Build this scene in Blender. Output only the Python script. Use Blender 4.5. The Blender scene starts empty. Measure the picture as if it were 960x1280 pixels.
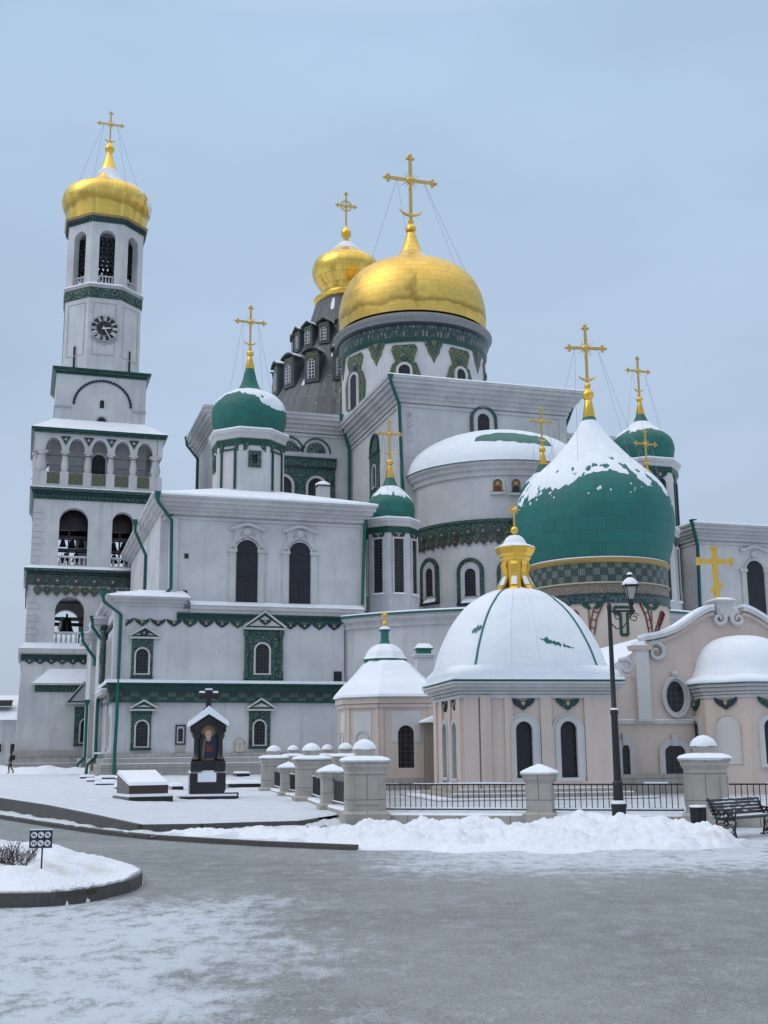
import bpy, math, random
from math import sin, cos, pi, radians, sqrt, atan2, hypot
from mathutils import Matrix, Vector, noise
rnd = random.Random(11)
SC = bpy.context.scene
COL = SC.collection
# ---------------------------------------------------------------- camera model (metres, +Y away from the viewer)
FOC = 1450.0; PITCH = math.atan(300/1450); ROLL = radians(-0.5); EYE = 1.8
def ray(px, py):
    x = (px-480)/FOC; y = -(py-640)/FOC
    c, s = cos(ROLL), sin(ROLL)
    x, y = c*x-s*y, s*x+c*y
    return Vector((x, cos(PITCH)-y*sin(PITCH), sin(PITCH)+y*cos(PITCH)))
def at(px, py, d):
    q = ray(px, py); return Vector((0, 0, EYE))+q*(d/q.y)
def gnd(px, py, z=0.0):
    q = ray(px, py); t = (z-EYE)/q.z
    return Vector((q.x*t, q.y*t, z))
def pixel(P):
    P = Vector(P)-Vector((0, 0, EYE))
    d = P.y*cos(PITCH)+P.z*sin(PITCH); y = (-P.y*sin(PITCH)+P.z*cos(PITCH))/d; x = P.x/d
    c, s = cos(-ROLL), sin(-ROLL); x, y = c*x-s*y, s*x+c*y
    return 480+FOC*x, 640-FOC*y
FWD = Vector((0, cos(PITCH), sin(PITCH)))
class Frame:
    def __init__(s, o, deg):
        s.M = Matrix.Translation(Vector(o)) @ Matrix.Rotation(radians(deg), 4, 'Z'); s.I = s.M.inverted()
    def hit(s, px, py, y=0.0):
        C = s.I @ Vector((0, 0, EYE)); q = s.I.to_3x3() @ ray(px, py); t = (y-C.y)/q.y
        P = C+q*t; return P.x, P.z
    def x(s, px, py, y=0.0): return s.hit(px, py, y)[0]
    def z(s, px, py, y=0.0): return s.hit(px, py, y)[1]
    def mpp(s, px, py, y=0.0):                      # metres per pixel across the line of sight
        x, z = s.hit(px, py, y); W = s.M @ Vector((x, y, z))
        return (W-Vector((0, 0, EYE))).dot(FWD)/FOC
    def prof(s, px, yc, pts):                       # silhouette (r px, y px) pairs -> (axis x, [(r, z)])
        xs = [s.x(px, p[1], yc) for p in pts]
        return sum(xs)/len(xs), [(p[0]*s.mpp(px, p[1], yc), s.z(px, p[1], yc)) for p in pts]
# ---------------------------------------------------------------- mesh builder
class MB:
    def __init__(s, mat='plaster'):
        s.v = []; s.f = []; s.fm = []; s.fu = []; s.fs = []; s.mats = []; s.M = Matrix(); s.mat = mat
    def V(s, p): s.v.append(s.M @ Vector(p)); return len(s.v)-1
    def F(s, idx, uv, mat=None, smooth=False):
        mat = mat or s.mat
        if mat not in s.mats: s.mats.append(mat)
        s.f.append(tuple(idx)); s.fm.append(s.mats.index(mat)); s.fu.append(uv); s.fs.append(smooth)
    def auto(s, pts):
        n = Vector((0, 0, 0)); k = len(pts)
        for i in range(k):
            a = Vector(pts[i]); b = Vector(pts[(i+1) % k]); n += a.cross(b)
        ax, ay, az = abs(n.x), abs(n.y), abs(n.z)
        if az >= ax and az >= ay: return [(p[0], p[1]) for p in pts]
        if ay >= ax: return [(p[0], p[2]) for p in pts]
        return [(p[1], p[2]) for p in pts]
    def poly(s, pts, mat=None, uv=None, smooth=False):
        s.F([s.V(p) for p in pts], uv or s.auto(pts), mat, smooth)
    def hexa(s, b, t, mat=None):
        i = [s.V(p) for p in list(b)+list(t)]; P = list(b)+list(t)
        for q in ((3, 2, 1, 0), (4, 5, 6, 7), (0, 1, 5, 4), (1, 2, 6, 5), (2, 3, 7, 6), (3, 0, 4, 7)):
            s.F([i[k] for k in q], s.auto([P[k] for k in q]), mat)
        return s
    def box(s, x0, x1, y0, y1, z0, z1, mat=None):
        return s.hexa([(x0, y0, z0), (x1, y0, z0), (x1, y1, z0), (x0, y1, z0)], [(x0, y0, z1), (x1, y0, z1), (x1, y1, z1), (x0, y1, z1)], mat)
    def frus(s, x0, x1, y0, y1, z0, z1, g, mat=None):   # box whose top grows by g on each side
        return s.hexa([(x0, y0, z0), (x1, y0, z0), (x1, y1, z0), (x0, y1, z0)], [(x0-g, y0-g, z1), (x1+g, y0-g, z1), (x1+g, y1+g, z1), (x0-g, y1+g, z1)], mat)
    def grid(s, rows, wrap=False, mat=None, uv=None, smooth=True):
        n = len(rows[0]); idx = [[s.V(p) for p in r] for r in rows]
        for i in range(len(rows)-1):
            for j in range(n if wrap else n-1):
                k = (j+1) % n
                q = [idx[i][j], idx[i][k], idx[i+1][k], idx[i+1][j]]
                if uv: u = [uv[i][j], uv[i][j+1], uv[i+1][j+1], uv[i+1][j]]
                else: u = s.auto([rows[i][j], rows[i][k], rows[i+1][k], rows[i+1][j]])
                s.F(q, u, mat, smooth)
        return s
    def lathe(s, prof, n=48, c=(0, 0), a0=0.0, a1=2*pi, mat=None, rad=None, smooth=True):
        full = abs(a1-a0-2*pi) < 1e-6; m = n if full else n+1
        R = max(p[0] for p in prof); rows = []; uv = []; L = 0
        for i, (r, z) in enumerate(prof):
            if i: L += hypot(r-prof[i-1][0], z-prof[i-1][1])
            row = []; ur = []
            for j in range(m):
                a = a0+(a1-a0)*j/n; k = rad(a, z) if rad else 1.0
                row.append((c[0]+r*k*cos(a), c[1]+r*k*sin(a), z)); ur.append(((a-a0)*R, L))
            if full: ur.append((2*pi*R, L))
            rows.append(row); uv.append(ur)
        return s.grid(rows, full, mat, uv, smooth)
    def octo(s, prof, c=(0, 0), mat=None, n=8, rot=None, cap=True):     # flat-sided lathe; r is the apothem
        k = 1/cos(pi/n); rot = -pi/2+pi/n if rot is None else rot
        s.lathe([(r*k, z) for r, z in prof], n, c, rot, rot+2*pi, mat, None, False)
        if cap:
            for r, z in (prof[0], prof[-1]):
                if r > .02: s.poly([(c[0]+r*k*cos(rot+2*pi*j/n), c[1]+r*k*sin(rot+2*pi*j/n), z) for j in range(n)], mat)
        return s
    def prism(s, pts, a, b, mat=None, smooth=False):    # outline in x,z pushed from y=a to y=b
        n = len(pts); A = [s.V((x, a, z)) for x, z in pts]; Bk = [s.V((x, b, z)) for x, z in pts]
        s.F(A, list(pts), mat); s.F(Bk[::-1], list(pts)[::-1], mat)
        for i in range(n):
            j = (i+1) % n; L = hypot(pts[j][0]-pts[i][0], pts[j][1]-pts[i][1])
            s.F([A[j], A[i], Bk[i], Bk[j]], [(L, a), (0, a), (0, b), (L, b)], mat, smooth)
        return s
    def ring(s, out, inn, a, b, mat=None, closed=True):
        n = len(out); m = n if closed else n-1
        for i in range(m):
            j = (i+1) % n
            o0, o1, i0, i1 = out[i], out[j], inn[i], inn[j]
            s.hexa([(o0[0], a, o0[1]), (o1[0], a, o1[1]), (o1[0], b, o1[1]), (o0[0], b, o0[1])], [(i0[0], a, i0[1]), (i1[0], a, i1[1]), (i1[0], b, i1[1]), (i0[0], b, i0[1])], mat)
        return s
    def tube(s, pts, r, n=6, mat=None, cap=True):
        pts = [Vector(p) for p in pts]; k = len(pts); rr = r if isinstance(r, (list, tuple)) else [r]*k
        rows = []; up = None
        for i, p in enumerate(pts):
            d = (pts[min(i+1, k-1)]-pts[max(i-1, 0)]).normalized()
            if up is None: up = Vector((0, 0, 1)) if abs(d.z) < .9 else Vector((1, 0, 0))
            sx = d.cross(up).normalized(); up = sx.cross(d).normalized()
            rows.append([tuple(p+(sx*cos(2*pi*j/n)+up*sin(2*pi*j/n))*rr[i]) for j in range(n)])
        s.grid(rows, True, mat, None, True)
        if cap: s.poly(rows[0][::-1], mat); s.poly(rows[-1], mat)
        return s
    def ball(s, c, r, mat=None, n=12, sc=(1, 1, 1)):
        rows = []
        for i in range(n//2+1):
            t = -pi/2+pi*i/(n//2); q = max(cos(t), .002)
            rows.append([(c[0]+r*sc[0]*q*cos(2*pi*j/n), c[1]+r*sc[1]*q*sin(2*pi*j/n), c[2]+r*sc[2]*sin(t)) for j in range(n)])
        return s.grid(rows, True, mat, None, True)
MATS = {}
def ob(name, mb, parent=None, M=None, **props):
    me = bpy.data.meshes.new(name)
    me.from_pydata([tuple(v) for v in mb.v], [], mb.f)
    uvl = me.uv_layers.new(name='UVMap'); k = 0
    for u in mb.fu:
        for q in u: uvl.data[k].uv = q; k += 1
    for m in mb.mats: me.materials.append(MATS[m])
    me.polygons.foreach_set('material_index', mb.fm)
    me.polygons.foreach_set('use_smooth', mb.fs)
    me.update()
    if any(mb.fs): me.set_sharp_from_angle(angle=radians(50))
    o = bpy.data.objects.new(name, me); COL.objects.link(o)
    if parent is not None: o.parent = parent
    if M is not None: o.matrix_local = M
    for a, b in props.items(): o[a] = b
    return o
def thing(name, label, cat, M=None, group=None):
    o = bpy.data.objects.new(name, None); COL.objects.link(o); o.empty_display_size = .5
    if M is not None: o.matrix_world = M
    o['label'] = label; o['category'] = cat
    if group: o['group'] = group
    return o
def dup(o, parent=None):
    c = o.copy(); COL.objects.link(c)
    if parent is not None: c.parent = parent
    for ch in o.children: dup(ch, c)
    return c
T = Matrix.Translation
def RZ(deg): return Matrix.Rotation(radians(deg), 4, 'Z')
# ---------------------------------------------------------------- shapes used again and again
def arch(cx, w, zb, zt, n=12, rise=None):
    h = w/2; rise = h if rise is None else rise; zs = zt-rise
    return [(cx-h, zb)]+[(cx-h*cos(pi*i/n), zs+rise*sin(pi*i/n)) for i in range(n+1)]+[(cx+h, zb)]
def wall(m, x0, x1, z0, z1, y0, y1, ops, mat=None):
    """flat wall with real arched openings: ops = (cx, width, sill, top)"""
    x = x0
    for cx, w, zb, zt in sorted(ops):
        a, b = cx-w/2, cx+w/2
        if a > x: m.box(x, a, y0, y1, z0, z1, mat)
        if zb > z0: m.box(a, b, y0, y1, z0, zb, mat)
        ar = arch(cx, w, zb, zt)[1:-1]
        m.prism([(a, z1)]+ar+[(b, z1)], y0, y1, mat)
        x = b
    if x < x1: m.box(x, x1, y0, y1, z0, z1, mat)
def frame_arch(m, cx, w, zb, zt, fw, a, b, mat, sill=True, n=12):
    m.ring(arch(cx, w+2*fw, zb, zt+fw, n), arch(cx, w, zb, zt, n), a, b, mat, closed=False)
    if sill: m.box(cx-w/2-fw*1.15, cx+w/2+fw*1.15, a-.06, b, zb-fw*.7, zb, mat)
def window(parent, P, cx, w, zb, zt, fw=.22, proud=.16, fmat='trim', gmat='lattice', back=.02, sill_snow=False):
    m = MB(fmat); m.M = P; frame_arch(m, cx, w, zb, zt, fw, -proud, .05, fmat)
    if sill_snow: m.box(cx-w/2-fw, cx+w/2+fw, -proud-.1, -.02, zb, zb+.05, 'snow')
    o = ob('window', m, parent)
    g = MB(gmat); g.M = P; g.prism(arch(cx, w+.02, zb, zt), -back, .04, gmat); ob('pane', g, o)
    return o
def tile_window(parent, P, x0, x1, z0, z1, gx0, gx1, gz0, gz1, ped=None, cols=False):
    """majolica surround (rectangle with arched opening), white inner frame, dark pane, pediment"""
    m = MB('tile_orn'); m.M = P; cx, w = (gx0+gx1)/2, gx1-gx0; fw = min(.14, w*.13)
    wall(m, x0, x1, z0, z1, -.14, .05, [(cx, w+2*fw, gz0-fw, gz1+fw)], 'tile_orn')
    m.box(x0-.04, x1+.04, -.2, .05, z0-.12, z0, 'tile_green'); m.box(x0-.04, x1+.04, -.22, .05, z1, z1+.22, 'tile_green')
    if cols:
        for x in (x0+.12, x1-.12):
            m.lathe([(.2, z0), (.2, z0+.6), (.13, z0+.65), (.16, (z0+z1)/2), (.13, z1-.5), (.22, z1-.4), (.22, z1)], 10, (x, -.2), mat='tile_orn')
    frame_arch(m, cx, w, gz0, gz1, fw, -.19, .05, 'trim')
    if ped:
        px0, px1, zp0, zp1 = ped; c = (px0+px1)/2; q = .07
        m.prism([(px0, zp0), (px1, zp0), (c, zp1)], -.3, .05, 'tile_green')
        m.prism([(px0+.35, zp0+.12), (px1-.35, zp0+.12), (c, zp1-.28)], -.34, -.3, 'trim')
        for sx in (-1, 1):
            e = px0 if sx < 0 else px1
            m.hexa([(e, -.5, zp0-.02), (c, -.5, zp1-.02), (c, .05, zp1-.02), (e, .05, zp0-.02)], [(e-.0+sx*.12, -.5, zp0+q), (c, -.5, zp1+q+.05), (c, .05, zp1+q+.05), (e+sx*.12, .05, zp0+q)], 'trim')
        m.box(px0-.1, px1+.1, -.42, .05, zp0-.16, zp0-.02, 'trim')
    o = ob('window', m, parent)
    g = MB('lattice'); g.M = P; g.prism(arch(cx, w+.02, gz0, gz1), -.03, .04, 'lattice'); ob('pane', g, o)
    return o
WING = [(.05, .08), (.16, .17), (.32, .2), (.52, .3), (.5, .12), (.44, .04), (.37, -.02), (.28, -.09), (.17, -.14), (.05, -.24)]
def cherub(parent, P, cx, z, w, dark=True):
    """winged head in glazed tile"""
    m = MB(); m.M = P; wm = 'tile_navy' if dark else 'tile_green'
    for s in (-1, 1):
        m.prism([(cx+s*x*w, z+y*w) for x, y in WING], -.09, .0, wm)
        for t in (.0, .1): m.prism([(cx+s*.14*w, z+(.08-t)*w), (cx+s*.4*w, z+(.15-t)*w), (cx+s*.38*w, z+(.1-t)*w), (cx+s*.14*w, z+(.02-t)*w)], -.11, -.09, 'tile_teal' if dark else 'tile_orn')
    m.ball((cx, -.09, z+.05*w), .11*w, 'tile_ochre', 10, (1, .35, 1.1)); m.ball((cx, -.11, z+.02*w), .07*w, 'cream', 10, (1, .5, 1.25))
    m.prism([(cx-.1*w, z-.05*w), (cx+.1*w, z-.05*w), (cx, z-.26*w)], -.1, 0, wm)
    return ob('cherub', m, parent)
def peacock(m, cx, z, r, P0=None, drop=True, y=-.1):
    """round peacock-eye tile with the pendant drop under the next joint"""
    for k, (q, mt) in enumerate(((1, 'tile_ochre'), (.9, 'tile_navy'), (.7, 'tile_teal'), (.55, 'tile_ochre'), (.45, 'tile_navy'), (.2, 'tile_cream'))):
        m.prism([(cx+r*q*cos(2*pi*i/14), z+r*q*sin(2*pi*i/14)) for i in range(14)], y-.02-.015*k, y+.05, mt)
def drop(m, cx, z, r, y=-.08, mt='tile_teal'):
    for k, (q, a) in enumerate(((1, 'tile_navy'), (.85, 'tile_ochre'), (.68, mt), (.3, 'tile_ochre'))):
        m.prism([(cx-r*q*.75, z+r*q*.7), (cx+r*q*.75, z+r*q*.7), (cx+r*q, z), (cx+r*q*.6, z-r*q*.7), (cx, z-r*q*1.25), (cx-r*q*.6, z-r*q*.7), (cx-r*q, z)], y-.02*k, y+.06, a)
def dentils(m, x0, x1, z0, z1, a, b, step, mat):
    n = max(1, int((x1-x0)/step))
    for i in range(n):
        x = x0+(x1-x0)*(i+.25)/n; m.box(x, x+(x1-x0)*.5/n, a, b, z0, z1, mat)
def cross(parent, c, z0, h, w, mat='gold', plain=False, rays=True, moon=True, deg=0):
    """openwork dome cross standing at height z0"""
    m = MB(mat); m.M = T((c[0], c[1], 0)) @ RZ(deg); t = h*.021; za = z0+h*.66
    m.box(-t, t, -t*.8, t*.8, z0, z0+h, mat); m.box(-w, w, -t*.8+.002, t*.8-.002, za-t, za+t, mat)
    for x, z, dx, dz in ((-w, za, -1, 0), (w, za, 1, 0), (0, z0+h, 0, 1)):
        r = h*.031
        m.ball((x+dx*r*1.6, 0, z+dz*r*1.6), r, mat, 8); m.ball((x+dz*r*1.4, 0, z+dx*r*1.4), r*.9, mat, 8); m.ball((x-dz*r*1.4, 0, z-dx*r*1.4), r*.9, mat, 8)
        m.ball((x, 0, z), r*.8, mat, 8)
    m.ball((0, 0, za), h*.065, mat, 12, (1, .6, 1))
    if rays:
        for i in range(16):
            a = 2*pi*(i+.5)/16
            if i % 4 in (0, 3) and False: continue
            L = h*(.17 if i % 2 else .13)
            m.tube([(0, 0, za), (L*cos(a), 0, za+L*sin(a))], [h*.008, h*.003], 4, mat, False)
    if moon:
        R = w*.52; pts = [(R*cos(a), 0, z0+h*.13+R*.55+R*.62*sin(a)) for a in [pi*(1.08+.84*i/12) for i in range(13)]]
        m.tube(pts, [h*.004+h*.022*sin(pi*i/12) for i in range(13)], 6, mat)
    return ob('cross', m, parent)
def wires(parent, c, za, w, pts, r=.018):
    m = MB('wire')
    for sx, P in pts: m.tube([(c[0]+sx*w, c[1], za), P], r*.7, 4, 'wire', False)
    return ob('guy_wire', m, parent)
def prof_at(prof, L):
    """(r, z, normal r, normal z) at arc length L from the TOP of a bottom-up profile"""
    P = prof[::-1]; acc = 0
    for i in range(len(P)-1):
        d = hypot(P[i+1][0]-P[i][0], P[i+1][1]-P[i][1])
        if acc+d >= L or i == len(P)-2:
            t = min(1, (L-acc)/d) if d else 0
            tr, tz = (P[i+1][0]-P[i][0])/d, (P[i+1][1]-P[i][1])/d
            return P[i][0]+(P[i+1][0]-P[i][0])*t, P[i][1]+(P[i+1][1]-P[i][1])*t, -tz, tr
        acc += d
def smooth_prof(p, n=5):
    """Catmull-Rom through the profile points"""
    out = []
    for i in range(len(p)-1):
        a, b, c, d = p[max(i-1, 0)], p[i], p[i+1], p[min(i+2, len(p)-1)]
        for k in range(n):
            t = k/n
            out.append(tuple(max(.004, .5*((2*b[q])+(-a[q]+c[q])*t+(2*a[q]-5*b[q]+4*c[q]-d[q])*t*t+(-a[q]+3*b[q]-3*c[q]+d[q])*t**3)) if q == 0 else
                             .5*((2*b[q])+(-a[q]+c[q])*t+(2*a[q]-5*b[q]+4*c[q]-d[q])*t*t+(-a[q]+3*b[q]-3*c[q]+d[q])*t**3) for q in (0, 1)))
    out.append(p[-1]); return out
def snow_cap(parent, prof, c, L0, ends, th=.07, n=110, seed=1, jag=.5, name='snow_cap', mat='snow', rad=None):
    """snow lying on a dome: follows its profile from arc length L0 down to a ragged edge ends(angle)"""
    R0 = max(p[0] for p in prof); m = MB(mat); M = 40; rows = [[] for _ in range(M+1)]
    for j in range(n):
        a = 2*pi*j/n; ca, sa = cos(a), sin(a)
        e = ends(a)+jag*(noise.noise((ca*2.2+seed, sa*2.2, seed))*1.2+noise.noise((ca*7, sa*7+seed, 3))*.8+noise.noise((ca*19, sa*19, seed))*.5)
        e = max(e, L0+.06)
        for k in range(M+1):
            f = k/M; r, z, nr, nz = prof_at(prof, L0+(e-L0)*f)
            off = (th*(1-f**7)*(.8+.5*noise.noise((ca*4, sa*4+seed, f*5))))*(min(1, f*6+.2))+.004
            g = max(0, min(1, (f-.45)*2.2)); off -= th*1.9*g*max(0, noise.noise((ca*R0*1.7+seed, sa*R0*1.7, z*1.7))*1.5+noise.noise((ca*R0*4, sa*R0*4, z*4+seed))*.9-.12)
            q = rad(a, z) if rad else 1
            R = r*q+nr*off; rows[M-k].append((c[0]+R*ca, c[1]+R*sa, z+nz*off))
    m.grid(rows, True, mat); return ob(name, m, parent)
def pipe(parent, pts, r=.13, funnel=True):
    m = MB('pipe'); m.tube(pts, r, 8, 'pipe')
    p = pts[0]
    if funnel: m.frus(p[0]-.13, p[0]+.13, p[1]-.13, p[1]+.13, p[2]-.1, p[2]+.4, .12, 'pipe')
    return ob('drainpipe', m, parent)
# ---------------------------------------------------------------- materials (all procedural)
class N:
    def __init__(s, name):
        s.m = bpy.data.materials.new(name); s.m.use_nodes = True; s.t = s.m.node_tree; s.b = s.t.nodes['Principled BSDF']; MATS[name] = s.m
    def n(s, ty, **kw):
        x = s.t.nodes.new(ty)
        for k, v in kw.items():
            if k in x.inputs.keys(): s.set(x.inputs[k], v)
            else: setattr(x, k, v)
        return x
    def set(s, inp, v):
        if isinstance(v, bpy.types.NodeSocket): s.t.links.new(v, inp)
        else:
            if inp.type == 'RGBA' and len(v) == 3: v = (*v, 1)
            inp.default_value = v
    def p(s, **kw):
        for k, v in kw.items(): s.set(s.b.inputs[k.replace('_', ' ')], v)
        return s
    def co(s, kind='Object', scale=(1, 1, 1)):
        c = s.n('ShaderNodeTexCoord'); mp = s.n('ShaderNodeMapping'); s.t.links.new(c.outputs[kind], mp.inputs['Vector']); mp.inputs['Scale'].default_value = scale
        return mp.outputs[0]
    def noise(s, vec, scale, detail=4, rough=.55): return s.n('ShaderNodeTexNoise', Vector=vec, Scale=scale, Detail=detail, Roughness=rough).outputs['Fac']
    def ramp(s, fac, a, b):
        r = s.n('ShaderNodeMapRange', Value=fac); r.inputs['From Min'].default_value = a; r.inputs['From Max'].default_value = b; r.interpolation_type = 'SMOOTHSTEP'; return r.outputs[0]
    def mix(s, fac, a, b):
        x = s.n('ShaderNodeMix', data_type='RGBA'); s.set(x.inputs[0], fac); s.set(x.inputs[6], a); s.set(x.inputs[7], b); return x.outputs[2]
    def math(s, op, a, b=0.0, c=0.0):
        x = s.n('ShaderNodeMath', operation=op); s.set(x.inputs[0], a); s.set(x.inputs[1], b); s.set(x.inputs[2], c); return x.outputs[0]
    def sep(s, v): return s.n('ShaderNodeSeparateXYZ', Vector=v).outputs
    def bump(s, h, strength, dist=.05, normal=None):
        b = s.n('ShaderNodeBump', Height=h, Strength=strength, Distance=dist)
        if normal: s.set(b.inputs['Normal'], normal)
        return b.outputs[0]
def plaster(name, c1, c2, dirt=(.33, .325, .315), amount=.45, brick=.12):
    k = N(name); o = k.co(); big = k.noise(o, .35, 5); st = k.noise(k.co('Object', (1.6, 1.6, .12)), 1.0, 5, .6); fine = k.noise(o, 9, 4)
    col = k.mix(k.ramp(big, .35, .65), c1, c2)
    d = k.math('MULTIPLY', k.ramp(st, .5, .78), amount); col = k.mix(d, col, dirt)
    col = k.mix(k.math('MULTIPLY', k.ramp(k.noise(o, 1.3, 7, .68), .52, .72), amount*.45), col, tuple(x*1.15 for x in dirt)); col = k.mix(k.math('MULTIPLY', k.ramp(k.noise(k.co('Object', (7, 7, .5)), 1.0, 5, .65), .58, .74), amount*.5), col, dirt)
    uv = k.co('UV'); br = k.n('ShaderNodeTexBrick', Vector=uv, Scale=1.0); br.inputs['Brick Width'].default_value = .55; br.inputs['Row Height'].default_value = .2; br.inputs['Mortar Size'].default_value = .012; br.inputs['Mortar Smooth'].default_value = .8
    h = k.math('ADD', k.math('MULTIPLY', br.outputs['Fac'], -brick*2), k.math('MULTIPLY', fine, .35))
    k.p(Base_Color=col, Roughness=.85, Normal=k.bump(h, .35, .03)); k.b.inputs['Specular IOR Level'].default_value = .2
plaster('plaster', (.50, .50, .51), (.585, .585, .59))
plaster('trim', (.47, .465, .465), (.55, .545, .545), amount=.5, brick=0)
plaster('pink', (.56, .465, .41), (.61, .51, .455), dirt=(.36, .29, .24), amount=.4, brick=0)
plaster('niche_white', (.54, .53, .53), (.59, .58, .58), amount=.2, brick=0)
plaster('beige', (.58, .49, .42), (.64, .55, .47), amount=.4, brick=0)
def snow(name='snow', tint=(.82, .85, .90), dirty=0.0, strength=.5, dist=.12):
    k = N(name); o = k.co('Object'); a = k.noise(o, 1.1, 6, .6); b = k.noise(o, 14, 4, .6); c = k.noise(o, 60, 2)
    col = k.mix(k.ramp(a, .3, .7), tint, (tint[0]*.93, tint[1]*.94, tint[2]*.96))
    if dirty: col = k.mix(k.math('MULTIPLY', k.ramp(k.noise(o, .8, 7, .7), .5, .75), dirty), col, (.5, .47, .43))
    h = k.math('ADD', k.math('ADD', a, k.math('MULTIPLY', b, .3)), k.math('MULTIPLY', c, .1))
    k.p(Base_Color=col, Roughness=.7, Normal=k.bump(h, strength, dist)); k.b.inputs['Specular IOR Level'].default_value = .25
snow(); snow('snow_bank', (.81, .84, .89), .7, .7, .16); snow('snow_ground', (.79, .83, .89), .2, .9, .3)
def flat(name, c, rough=.5, metal=0.0, var=.25, scale=6, spec=.5, bump=.1):
    k = N(name); o = k.co(); f = k.noise(o, scale, 5, .6)
    k.p(Base_Color=k.mix(f, tuple(x*(1-var) for x in c), tuple(min(1, x*(1+var)) for x in c)), Roughness=rough, Metallic=metal, Normal=k.bump(f, bump, .02)); k.b.inputs['Specular IOR Level'].default_value = spec
flat('tile_green', (.011, .060, .047), .35, var=.7, scale=3.5, spec=.35); flat('tile_teal', (.010, .055, .058), .35, var=.6, spec=.35); flat('tile_navy', (.012, .018, .035), .3, var=.5)
flat('tile_ochre', (.15, .125, .06), .4, var=.5); flat('tile_cream', (.42, .38, .28), .4); flat('cream', (.42, .33, .25), .5); flat('tile_red', (.16, .03, .03), .4)
flat('pipe', (.006, .10, .085), .45, var=.2, spec=.35); flat('green_roof', (.012, .135, .108), .45, var=.2); flat('wire', (.2, .21, .23), .5)
flat('cornice_stone', (.22, .225, .23), .85, var=.2, scale=2); flat('iron', (.012, .013, .015), .45); flat('granite', (.012, .012, .014), .18, var=.6, scale=40, bump=.02); flat('maroon_granite', (.05, .03, .028), .25, var=.5, scale=40)
flat('bronze', (.018, .018, .017), .4, .6); flat('dark', (.006, .007, .009), .6); flat('copper_trim', (.36, .25, .09), .45, .6)
flat('kerb', (.075, .07, .065), .7, var=.4, scale=5, bump=.4); flat('twig', (.055, .028, .018), .8); flat('jacket', (.012, .014, .02), .8); flat('trousers', (.06, .022, .02), .8)
flat('skin', (.45, .27, .2), .6); flat('hair', (.02, .012, .008), .7); flat('wood_dark', (.022, .010, .012), .35, var=.3, scale=12); flat('sign_navy', (.008, .016, .03), .35, var=.1); flat('sign_white', (.7, .72, .74), .5, var=.05)
flat('milk_glass', (.42, .40, .37), .15, var=.08, spec=.6); flat('icon_gold', (.20, .13, .04), .4, .3, var=.6); flat('icon_robe', (.01, .016, .05), .5, var=.6); flat('icon_red', (.14, .02, .015), .5, var=.4)
flat('grass', (.10, .085, .045), .9); flat('grey_wall', (.36, .36, .365), .9, var=.15, scale=2); flat('tan_boards', (.19, .16, .13), .8); flat('yellow_paint', (.62, .40, .06), .45, var=.15)
def stone(name, c1, c2, bw=.9, rh=.5):
    k = N(name); o = k.co(); uv = k.co('UV'); br = k.n('ShaderNodeTexBrick', Vector=uv, Scale=1.0, Color1=c1, Color2=c2, Mortar=tuple(x*.45 for x in c1)); br.inputs['Brick Width'].default_value = bw; br.inputs['Row Height'].default_value = rh; br.inputs['Mortar Size'].default_value = .012
    f = k.noise(o, 3, 6, .65); st = k.noise(k.co('Object', (2.5, 2.5, .25)), 1.5, 5)
    col = k.mix(k.math('MULTIPLY', k.ramp(f, .4, .75), .5), br.outputs['Color'], tuple(x*.6 for x in c2)); col = k.mix(k.math('MULTIPLY', k.ramp(st, .5, .75), .45), col, (.2, .19, .17))
    k.p(Base_Color=col, Roughness=.85, Normal=k.bump(k.math('ADD', f, k.math('MULTIPLY', br.outputs['Fac'], -.5)), .4, .03))
stone('limestone', (.40, .37, .33), (.46, .43, .385), 1.3, .62); stone('plinth', (.36, .34, .32), (.43, .41, .385), 1.6, .8)
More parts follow.
